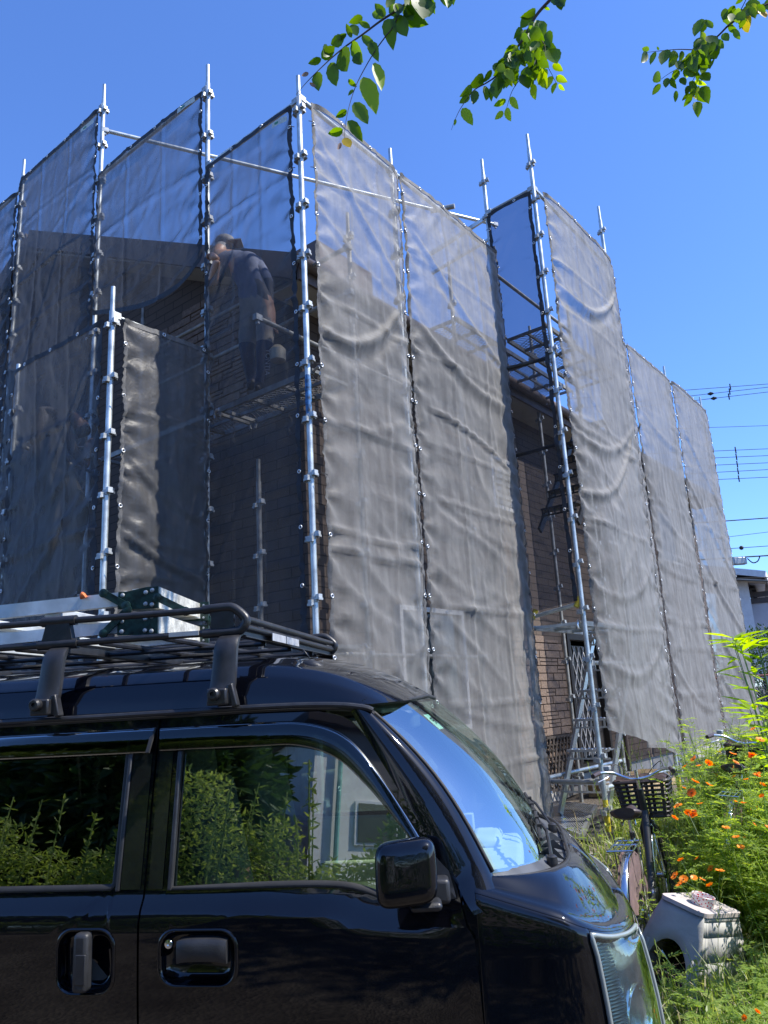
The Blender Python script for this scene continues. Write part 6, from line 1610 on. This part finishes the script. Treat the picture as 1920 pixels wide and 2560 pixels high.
def branch(label, stems, leaves, d0, seed, cluster=(), ddrift=.0):
    """stems: lists of (x, y, radius mm); leaves: (x0, y0, x1, y1, kind); all in photo pixels at d0 metres"""
    r = random.Random(seed); sm = MB(); org = at(stems[0][0][0], stems[0][0][1], d0)
    for s in stems:
        pts = smooth_path([tuple(at(x, y, d0 + ddrift * (i / max(1, len(s) - 1))) - org) for i, (x, y, q) in enumerate(s)], 4); n_ = len(pts); q0, q1 = s[0][2] / 1000, s[-1][2] / 1000
        sm.tube(pts, [q0 + (q1 - q0) * i / (n_ - 1) for i in range(n_)], 6)
    root = sm.build('tree_branch', M['twig'], smooth='auto', loc=org); tag(root, label, 'branch', 'leafy tips of branches hanging in at the top')
    def put(x0, y0, x1, y1, kind, dz=0):
        a = at(x0, y0, d0 + dz); b_ = at(x1, y1, d0 + dz + r.uniform(-.02, .02)); d = b_ - a; L = d.length
        me = r.choice({'g': LM, 'y': LY, 'o': LYY, 'd': LD}[kind]); o = link_mesh('leaf', me, root, a - org); d.normalize()
        vw = (a - Vector((0, 0, CAM_Z))).normalized(); nn = (-vw + rv(r) * .42).normalized(); s = nn.cross(d).normalized(); nn = d.cross(s)
        o.rotation_euler = Matrix((d, s, nn)).transposed().to_euler(); o.scale = (L, L * r.uniform(.85, 1.15), L)
    for l in leaves: put(*l)
    for (x0, y0, x1, y1, n_, sp, ln, kd) in cluster:
        for i in range(int(n_ * 1.5)):
            t = r.random(); x = x0 + (x1 - x0) * t + r.gauss(0, sp * .45); y = y0 + (y1 - y0) * t + r.gauss(0, sp * .3); a = r.uniform(.25, 2.5); L = ln * r.uniform(.65, 1.1)
            put(x, y, x + L * cos(a) * .7, y + L * (.35 + .6 * abs(sin(a))), kd if r.random() < .85 else 'y', r.uniform(-.12, .12))
    return root
Z2 = lambda x, y: (740 + x * .422, y * .422)
def zl(l, Z): return [(*Z(a, b_), *Z(c_, e), k) for a, b_, c_, e, k in l]
def zs_(l, Z): return [(*Z(a, b_), q) for a, b_, q in l]
branch('leafy branch tip hanging at the top centre-left, its twig dropping toward the corner pole',
  [zs_([(900, -130, 6), (700, -10, 5), (600, 60, 4), (500, 125, 3.5), (400, 200, 3), (300, 270, 2.6), (220, 335, 2.2), (150, 400, 1.8), (70, 480, 1.4), (0, 560, .8)], Z2),
   zs_([(620, 50, 3), (580, 150, 2.4), (520, 230, 2.2), (470, 300, 2), (410, 400, 1.8), (350, 520, 1.6), (310, 650, 1.4), (290, 760, 1.1), (288, 830, .7)], Z2)],
  zl([(150, 350, 65, 375, 'g'), (150, 345, 225, 275, 'g'), (190, 275, 145, 345, 'g'), (205, 262, 300, 215, 'g'), (300, 200, 225, 240, 'g'), (330, 225, 300, 145, 'g'), (330, 145, 365, 225, 'g'), (395, 100, 320, 135, 'g'), (440, 165, 370, 130, 'g'), (520, 105, 440, 60, 'g'), (530, 100, 470, 30, 'g'), (535, 45, 580, -10, 'g'),
      (270, 290, 320, 435, 'g'), (205, 370, 250, 522, 'g'), (330, 250, 420, 375, 'g'), (390, 210, 475, 300, 'g'), (350, 320, 400, 400, 'g'), (545, 110, 570, 262, 'g'), (590, 90, 660, 228, 'g'), (640, 60, 745, 150, 'g'), (665, 10, 700, 130, 'g'), (725, -20, 740, 135, 'g'), (790, -20, 812, 72, 'g'), (770, -20, 785, 115, 'g'),
      (560, 30, 620, 120, 'g'), (610, 20, 600, 110, 'g'), (680, -10, 650, 100, 'g'), (470, 370, 508, 535, 'y'), (400, 455, 478, 662, 'y'), (440, 250, 480, 340, 'g'), (310, 470, 355, 515, 'g'), (340, 530, 310, 572, 'g'), (345, 605, 428, 750, 'g'), (300, 650, 238, 700, 'g'), (305, 715, 397, 820, 'g'), (278, 765, 190, 802, 'g'), (287, 815, 322, 895, 'o'),
      (125, 425, 145, 552, 'g'), (80, 490, 120, 522, 'd'), (75, 432, 28, 452, 'd'), (905, -30, 895, 65, 'g'), (940, -30, 925, 10, 'g'), (270, 850, 235, 885, 'd'), (860, -30, 885, 25, 'g')], Z2), 2.5, 41)
branch('branch tip with a dense clump of dark leaves and pale young ones, top centre-right',
  [zs_([(1560, -60, 7), (1500, 5, 5), (1440, 70, 4.5), (1400, 130, 4), (1350, 225, 3.6), (1310, 280, 3.2), (1250, 355, 2.8), (1190, 445, 2.2), (1130, 490, 1.9), (1060, 530, 1.6), (1010, 590, 1.3), (960, 670, 1), (920, 770, .6)], Z2),
   zs_([(1390, 190, 2.2), (1470, 260, 1.8), (1470, 370, 1.5), (1430, 440, 1.2), (1390, 520, .8)], Z2), zs_([(1330, 465, 1.6), (1280, 540, 1.2), (1248, 640, .8)], Z2), zs_([(1470, 360, 1.5), (1510, 430, 1), (1545, 500, .7)], Z2)],
  zl([(985, 640, 1047, 742, 'y'), (945, 705, 938, 745, 'y'), (1270, 575, 1317, 648, 'y'), (1245, 640, 1272, 718, 'y'), (1228, 660, 1178, 708, 'y'), (1245, 590, 1170, 630, 'y'), (1405, 500, 1418, 592, 'y'), (1540, 455, 1608, 487, 'y'), (1540, 488, 1517, 555, 'y'), (1555, 500, 1592, 537, 'y'), (1450, 410, 1485, 525, 'y'), (1490, 410, 1440, 500, 'y'), (1515, 450, 1480, 525, 'y'),
      (1560, -40, 1575, 78, 'g'), (1525, -30, 1600, 60, 'g'), (1490, 185, 1520, 300, 'g'), (1500, 290, 1548, 405, 'g'), (1520, 380, 1582, 422, 'y'), (1400, 70, 1325, 175, 'g'), (1420, 60, 1350, 110, 'g'), (1440, 120, 1450, 235, 'g'), (1470, 40, 1505, 60, 'y'), (1340, 170, 1305, 215, 'g'), (1300, 265, 1235, 340, 'g'), (1240, 350, 1170, 400, 'g'), (1190, 370, 1185, 445, 'g'), (1160, 415, 1105, 490, 'g'), (1110, 445, 1045, 520, 'g'), (1040, 510, 990, 570, 'g'), (1030, 570, 965, 615, 'g'), (1065, 535, 1045, 632, 'g'), (1125, 510, 1118, 605, 'g'), (1165, 510, 1150, 590, 'g'), (1200, 450, 1195, 600, 'g'), (1430, 220, 1380, 300, 'g'), (1450, 250, 1375, 320, 'g'), (1450, 310, 1385, 400, 'g'), (1340, 440, 1375, 540, 'g'), (1355, 400, 1390, 505, 'g')], Z2), 2.6, 42,
  cluster=[(740 + 1410 * .422, 150 * .422, 740 + 1330 * .422, 330 * .422, 24, 26, 44, 'g'), (740 + 1310 * .422, 300 * .422, 740 + 1230 * .422, 420 * .422, 20, 26, 46, 'g'), (740 + 1440 * .422, 230 * .422, 740 + 1400 * .422, 380 * .422, 14, 22, 44, 'g')])
Z3 = lambda x, y: (1300 + x * .3737, y * .3737)
branch('branch tip reaching in from the top right corner with a drooping side spray',
  [zs_([(1780, -30, 6), (1659, 30, 5), (1560, 75, 4.5), (1470, 120, 4), (1400, 165, 3.5), (1330, 235, 3), (1260, 290, 2.6), (1190, 330, 2.2), (1060, 330, 1.7), (940, 340, 1.2), (835, 352, .7)], Z3), zs_([(1200, 330, 1.8), (1100, 430, 1.4), (1000, 490, 1), (930, 540, .7)], Z3), zs_([(1200, 340, 1.8), (1195, 460, 1.5), (1150, 560, 1.2), (1185, 640, 1), (1192, 700, .7)], Z3), zs_([(1300, 260, 1.5), (1260, 400, 1), (1280, 440, .7)], Z3), zs_([(1420, 150, 2), (1480, 60, 1.6), (1520, -20, 1.4)], Z3)],
  zl([(850, 350, 795, 430, 'g'), (865, 335, 818, 325, 'g'), (905, 345, 875, 442, 'g'), (930, 335, 915, 310, 'g'), (985, 330, 948, 455, 'g'), (1040, 340, 1010, 430, 'g'), (1085, 340, 1075, 410, 'g'), (1050, 395, 995, 460, 'g'), (1090, 400, 1060, 480, 'g'), (1060, 465, 1020, 540, 'g'), (940, 545, 885, 475, 'g'), (940, 560, 885, 640, 'g'), (985, 520, 975, 595, 'g'), (1010, 520, 1035, 590, 'g'), (1045, 605, 1035, 690, 'g'), (1075, 520, 1110, 580, 'g'), (1130, 620, 1080, 675, 'g'), (1150, 630, 1100, 715, 'g'), (1160, 640, 1165, 680, 'o'), (1180, 680, 1195, 762, 'g'), (1160, 590, 1225, 635, 'y'), (1215, 580, 1260, 668, 'g'), (1170, 540, 1245, 570, 'y'), (1215, 490, 1272, 552, 'g'), (1200, 420, 1245, 480, 'g'), (1290, 400, 1285, 470, 'g'), (1280, 320, 1320, 405, 'g'), (1300, 270, 1365, 330, 'g'), (1355, 225, 1400, 280, 'g'), (1395, 170, 1455, 225, 'g'), (1430, 200, 1480, 270, 'g'), (1215, 125, 1172, 260, 'g'), (1250, 130, 1200, 230, 'g'), (1290, 190, 1240, 140, 'g'), (1500, 90, 1555, 225, 'o'), (1610, 50, 1620, 155, 'o'), (1650, 20, 1590, 110, 'g'), (1440, 40, 1370, 130, 'g'), (1480, 80, 1430, 130, 'g'), (1500, -20, 1440, 30, 'g'), (1560, -10, 1540, 110, 'g')], Z3), 2.8, 43,
  cluster=[(1300 + 1180 * .3737, 400 * .3737, 1300 + 1250 * .3737, 240 * .3737, 26, 26, 38, 'g'), (1300 + 1150 * .3737, 460 * .3737, 1300 + 1120 * .3737, 360 * .3737, 14, 24, 36, 'g'), (1300 + 1150 * .3737, 560 * .3737, 1300 + 1190 * .3737, 600 * .3737, 6, 18, 34, 'g'), (1300 + 1400 * .3737, 80 * .3737, 1300 + 1600 * .3737, 20 * .3737, 16, 22, 38, 'g')])
# ================================================================ BACKGROUND: right edge
def cable(x0, y0, x1, y1, d, rmm, label, sag=0):
    a, b_ = at(x0, y0, d), at(x1, y1, d * 1.0); dv = (b_ - a); a2 = a - dv * 1.5; b2_ = b_ + dv * 2.5; mb = MB(); pts = [a2 + (b2_ - a2) * (k / 20) - Vector((0, 0, 0)) - a2 for k in range(21)]; mb.tube(pts, rmm / 1000, 5); o = mb.build('power_line', M['rubber'], loc=a2); tag(o, label, 'cable', 'overhead cables at the right')
    return o, a, b_
cabs = [(1707, 976, 1920, 960, 10, 'topmost overhead cable right of the mesh wall'), (1725, 990, 1920, 968, 10, 'second overhead cable from the top, with a black sleeve'), (1740, 1001, 1920, 980, 10, 'third overhead cable from the top, with a black sleeve'), (1770, 1069, 1920, 1064, 8, 'lone thin cable between the top three and the group of five'),
  (1777, 1128, 1920, 1122, 10, 'uppermost cable of the group of five'), (1780, 1145, 1920, 1139, 10, 'second cable of the group of five'), (1785, 1163, 1920, 1157, 10, 'middle cable of the group of five'), (1788, 1181, 1920, 1174, 10, 'fourth cable of the group of five'), (1790, 1199, 1920, 1193, 10, 'lowest cable of the group of five'),
  (1806, 1303, 1920, 1295, 18, 'twisted cable below the group of five'), (1815, 1343, 1920, 1330, 8, 'faint cable above the cable with the splice'), (1818, 1372, 1920, 1365, 11, 'cable with a small splice knob'), (1822, 1395, 1920, 1389, 22, 'thick black cable carrying a grey junction box above the neighbouring roof'), (1832, 1446, 1920, 1444, 14, 'upper pale cable crossing the neighbouring house'), (1832, 1450, 1920, 1453, 14, 'lower pale cable crossing the neighbouring house')]
for i, (x0, y0, x1, y1, r_, lb) in enumerate(cabs):
    o, a, b_ = cable(x0, y0, x1, y1, 27, r_, lb)
    def cp_(xx): return a.lerp(b_, (xx - x0) / (x1 - x0)) - Vector(o.location)
    if i < 3 or 4 <= i <= 8:
        s_ = MB(); xx = 1822 + (3 - i) * 2 if i < 3 else 1840 + (i - 4) * 2; s_.tube([cp_(xx) + Vector((0, 0, .11)), cp_(xx) - Vector((0, 0, .11))], .02, 6); s_.build('spacer', M['rubber'], o)
    if i in (1, 2): s_ = MB(); xx = 1778 + (i - 1) * 8; s_.tube([cp_(xx - 8), cp_(xx), cp_(xx + 8)], [.02, .07, .02], 8); s_.build('sleeve', M['rubber'], o, True)
    if i == 11: s_ = MB(); s_.ball(cp_(1854), .07, 10, 6); s_.build('splice_knob', M['rubber'], o, True)
    if i == 12:
        s_ = MB(); s_.box(cp_(1847) - Vector((0, 0, .12)), (.42, .2, .24)); bevel(s_.build('junction_box', M['clamp'], o), .03)
        s_ = MB(); s_.tube(smooth_path([tuple(cp_(1868) - Vector((0, 0, .05))), tuple(cp_(1880) - Vector((0, 0, .2))), tuple(cp_(1893) - Vector((0, 0, .15))), tuple(cp_(1900) - Vector((0, 0, .0)))], 5), .02, 6); s_.build('drip_loop', M['rubber'], o, True)
# neighbouring house
D2 = 30
def nh(x, y, dd=0): return at(x, y, D2 + dd)
o_ = nh(1850, 1600); nb = empty('neighbour_house', Vector((o_.x, o_.y, 0)), 0, 'two-storey pale blue-grey house with balcony beyond the right end of the mesh', 'house')
NO = Vector(nb.location); azn = radians(24.8); nx = Vector((cos(azn), -sin(azn), 0)); ny = Vector((sin(azn), cos(azn), 0))
def nloc(x, y): q = nh(x, y); return (q - NO).dot(nx), q.z
def nbox(x0, y0, x1, y1, d0, d1, name, m, parent=None):
    u0, z1 = nloc(x0, y0); u1, z0 = nloc(x1, y1); mb = MB(); mb.box(nx * ((u0 + u1) / 2) + ny * ((d0 + d1) / 2) + Vector((0, 0, (z0 + z1) / 2)), (abs(u1 - u0), abs(d1 - d0), abs(z1 - z0)), Matrix((nx, ny, Vector((0, 0, 1)))).transposed()); return mb.build(name, m, parent or nb)
M['n_blue'] = mat('blue_grey_siding', (.26, .31, .38), .7, 0, .06, 4, .5, 12); M['n_white'] = mat('pale_render', (.52, .53, .58), .8, 0, .05, 4); M['n_brown'] = mat('brown_band', (.10, .08, .075), .6)
nbox(1790, 1448, 1869, 1517, 0, 6, 'upper_wall', M['n_blue']); nbox(1790, 1521, 1872, 1700, .02, 6, 'lower_wall', M['n_white']); nbox(1790, 1515, 1870, 1521, -.08, 6.02, 'band', M['n_brown']); nbox(1862, 1450, 1872, 1640, -.04, .04, 'corner_board', M['n_brown'])
nbox(1873, 1495, 1975, 1700, .6, 6.5, 'balcony_wall', M['n_white']); nbox(1872, 1455, 1900, 1495, 2.2, 5.5, 'porch_wall', M['soffit'])
for k in range(12):
    nbox(1790, 1452 + k * 5.3, 1868, 1453 + k * 5.3, -.02, .02, 'siding_board', M['n_blue'])
nbox(1869, 1455, 1876, 1700, -.22, -.12, 'downpipe', M['white_trim'])
wf = nbox(1878, 1458, 1896, 1493, 2.1, 2.2, 'window', M['n_brown']); nbox(1880, 1460, 1894, 1491, 2.06, 2.1, 'pane', M['rubber'], wf)
for x in (1882, 1896, 1912, 1928, 1950): nbox(x, 1478, x + 2, 1496, .6, .7, 'railing_post', M['n_brown'])
nbox(1873, 1477, 1970, 1480, .6, .7, 'railing', M['n_brown']); nbox(1873, 1493, 1970, 1497, .55, .75, 'balcony_cap', M['n_brown'])
ur, zr = nloc(1822, 1402); ue, ze = nloc(1912, 1438); rfm = MB()
for sgn in (0,):
    p = [nx * (ur - 2) + ny * -.9 + Vector((0, 0, zr + .05)), nx * ue + ny * -.9 + Vector((0, 0, ze)), nx * ue + ny * 7 + Vector((0, 0, ze)), nx * (ur - 2) + ny * 7 + Vector((0, 0, zr + .05))]; q = [v + Vector((0, 0, -.16)) for v in p]
    ur1 = nx * (ur) + ny * -.9 + Vector((0, 0, zr)); 
    rfm.add(p + q, [(0, 1, 2, 3), (7, 6, 5, 4), (0, 4, 5, 1), (1, 5, 6, 2), (2, 6, 7, 3), (3, 7, 4, 0)])
rfm.build('roof', mat('grey_tile_roof', (.20, .20, .22), .6, 0, .1, 5), nb)
rfm = MB(); u2_, z2_ = nloc(1926, 1465); rfm.add([nx * ue + ny * -.9 + Vector((0, 0, ze - .0)), nx * u2_ + ny * -.3 + Vector((0, 0, z2_)), nx * u2_ + ny * 7 + Vector((0, 0, z2_)), nx * ue + ny * 7 + Vector((0, 0, ze))], [(0, 1, 2, 3), (3, 2, 1, 0)]); rfm.build('roof_slope', M['n_brown'], nb)
fb = MB(); fb.bar(nx * (ur - 2) + ny * -.93 + Vector((0, 0, zr - .03)), nx * ue + ny * -.93 + Vector((0, 0, ze - .08)), .05, .22); fb.bar(nx * ue + ny * -.93 + Vector((0, 0, ze - .08)), nx * u2_ + ny * -.33 + Vector((0, 0, z2_ - .08)), .05, .22); fb.build('fascia', M['white_trim'], nb)
sf = MB(); sf.bar(nx * (ur - 2) + ny * -.45 + Vector((0, 0, zr - .36)), nx * ue + ny * -.45 + Vector((0, 0, ze - .30)), .85, .04); sf.build('soffit', M['soffit'], nb)
# clipped dark tree before it
def crown_tree(label, base, r, zc_, m, seed, n, L=(.06, .12), sq=1.0, name='clipped_tree', trunk_r=.08, group=None):
    rr = random.Random(seed); t = MB(); t.tube([(0, 0, 0), (0.05, 0, zc_ * .5), (0, 0, zc_)], [trunk_r, trunk_r * .8, trunk_r * .5], 10)
    for k in range(7):
        a = k * 2.4; t.tube([(0, 0, zc_ * .6), (cos(a) * r * .5, sin(a) * r * .5, zc_ + rr.uniform(-.2, .5) * r)], [trunk_r * .45, trunk_r * .15], 6)
    root = empty(name, base, 0, label, 'tree', group); t.build('trunk', M['twig'], root, 'auto'); c = MB()
    for i in range(n):
        v = rv(rr); lump = 1 + .22 * noise.noise(v * 2.3 + Vector((seed, 0, 0))) + .12 * noise.noise(v * 6); p = v * r * lump * (rr.random() ** .22); p.z = p.z * sq + zc_
        leafq(c, p, (v + rv(rr) * .8).normalized(), rv(rr), rr.uniform(*L), rr.uniform(*L) * .45)
    c.build('crown', m, root); return root
c0 = at(1900, 1700, 21); crown_tree('dense clipped evergreen in front of the neighbouring house', Vector((c0.x + .1, c0.y, 0)), 1.15, 1.75, M['darkleaf'], 3, 9000, (.05, .10))
# chain-link fence with a rusty top rail
f0 = at(1888, 1690, 17); fn = empty('chain_link_fence', Vector((f0.x, f0.y, 0)), 0, 'low chain-link fence with rusty top rail beside the far end of the mesh', 'fence')
fx = Vector((cos(radians(20)), -sin(radians(20)), 0)); zt2 = f0.z
t = MB(); t.tube([fx * -1.5 + Vector((0, 0, zt2)), fx * 4 + Vector((0, 0, zt2))], .022, 8); t.build('top_rail', mat('rusty_rail', (.20, .08, .06), .7), fn, 'auto')
for k in range(4):
    t = MB(); q = fx * (-1.4 + k * 1.6); t.tube([q, q + Vector((0, 0, zt2))], .02, 8); t.build('post', M['clamp'], fn, 'auto')
t = MB()
for i in range(-30, 74):
    for sgn in (1, -1):
        a = fx * (i * .06) + Vector((0, 0, zt2 if sgn > 0 else .1)); b_ = fx * (i * .06 + (zt2 - .1) * .9) + Vector((0, 0, .1 if sgn > 0 else zt2))
        if i * .06 + (zt2 - .1) * .9 < 4.2: t.tube([a, b_], .003, 3, cap=False)
t.build('wire_mesh', M['clamp'], fn)

# ================================================================ BEHIND THE CAMERA (mirrored in the van's paint and glass)
hd = MB(); rs = random.Random(77)
for i in range(56000):
    x = rs.uniform(-11, 5.5); u = rs.random(); top = 2.35 + 1.2 * noise.noise(Vector((x * .7, 0, 5))) + .6 * noise.noise(Vector((x * 2.6, 0, 1))); z = top * (u ** .8); dep = rs.uniform(0, .5) * (1 - .2 * u); y = -2.05 - dep + .5 * noise.noise(Vector((x * .7, z, 2))) + (1 - u) * .35
    leafq(hd, Vector((x, y, z)), Vector((rs.gauss(0, .8), rs.uniform(0, 1), rs.uniform(-.2, 1))).normalized(), rv(rs), rs.uniform(.05, .11), rs.uniform(.018, .04))
for i in range(60):
    x = rs.uniform(-11, 5); l_ = rv(rs) * .2; pts = [Vector((x, -2.0, 0)) + l_ * (k / 5) + Vector((0, 0, (2.3 + .6 * rs.random()) * k / 5)) for k in range(6)]
    hd.tube(pts, .008, 4, cap=False)
    for k in range(26): leafq(hd, pts[3].lerp(pts[5], rs.random()), rv(rs), rv(rs), .09, .03)
tag(hd.build('roadside_thicket', M['hedge']), 'tangled sunlit thicket mirrored in the side of the van', 'thicket', kind='stuff')
for k, (x, y, r_, zc_) in enumerate(((-10.5, -7.5, 2.9, 4.4), (-7.3, -6.6, 2.1, 4.0), (-13.5, -9.5, 2.6, 4.2))):
    crown_tree(['broad dark tree mirrored in the rear side window', 'smaller dark tree mirrored in the left part of the front side window', 'far dark tree mirrored at the back of the rear side window'][k], Vector((x, y, 0)), r_, zc_, M['darkleaf'], 60 + k, 11000, (.22, .40), .85, 'roadside_tree', .2, 'trees across the road mirrored in the van')
crown_tree('spreading tree behind the photographer whose shade dapples the road', Vector((4.2, -3.4, 0)), 2.5, 6.2, M['darkleaf'], 71, 9000, (.12, .22), .7, 'roadside_tree', .18, 'trees across the road mirrored in the van')
wh = empty('white_house', (-6.2, -15.8, 0), radians(-45), 'plain white-walled house mirrored in the front corner of the side window', 'house')
t = MB(); t.box((0, 0, 3.6), (6.4, 5, 7.2)); t.build('wall', M['plaster'], wh); t = MB(); t.box((0, 0, 7.35), (7.2, 5.8, .3)); t.build('roof', M['gutter'], wh)
for x in (-1.6, .4, 2.0):
    t = MB(); t.box((x, 2.53, 4.3), (1.1, .08, 1.3)); w_ = t.build('window', M['white_trim'], wh); t = MB(); t.box((x, 2.58, 4.3), (.95, .03, 1.15)); t.build('pane', M['rubber'], w_)
for x in (-2.6, .95): t = MB(); t.tube([(x, 2.62, 0), (x, 2.62, 7.0)], .06, 8); t.build('downpipe', mat('green_pipe', (.2, .45, .38), .5), wh, 'auto')
sd_ = empty('brown_shed', (-9.6, -12.5, 0), 0, 'brown corrugated shed mirrored behind the thicket', 'shed'); t = MB(); t.box((0, 0, 2.3), (3.4, 2.4, 4.6))
for k in range(34): t.box((-1.65 + k * .1, 1.21, 2.3), (.03, .03, 4.6))
t.build('wall', mat('brown_tin', (.24, .14, .09), .6, .1, .2, 6), sd_); t = MB(); t.box((0, .1, 4.65), (3.8, 2.9, .12)); t.build('roof', M['n_brown'], sd_)
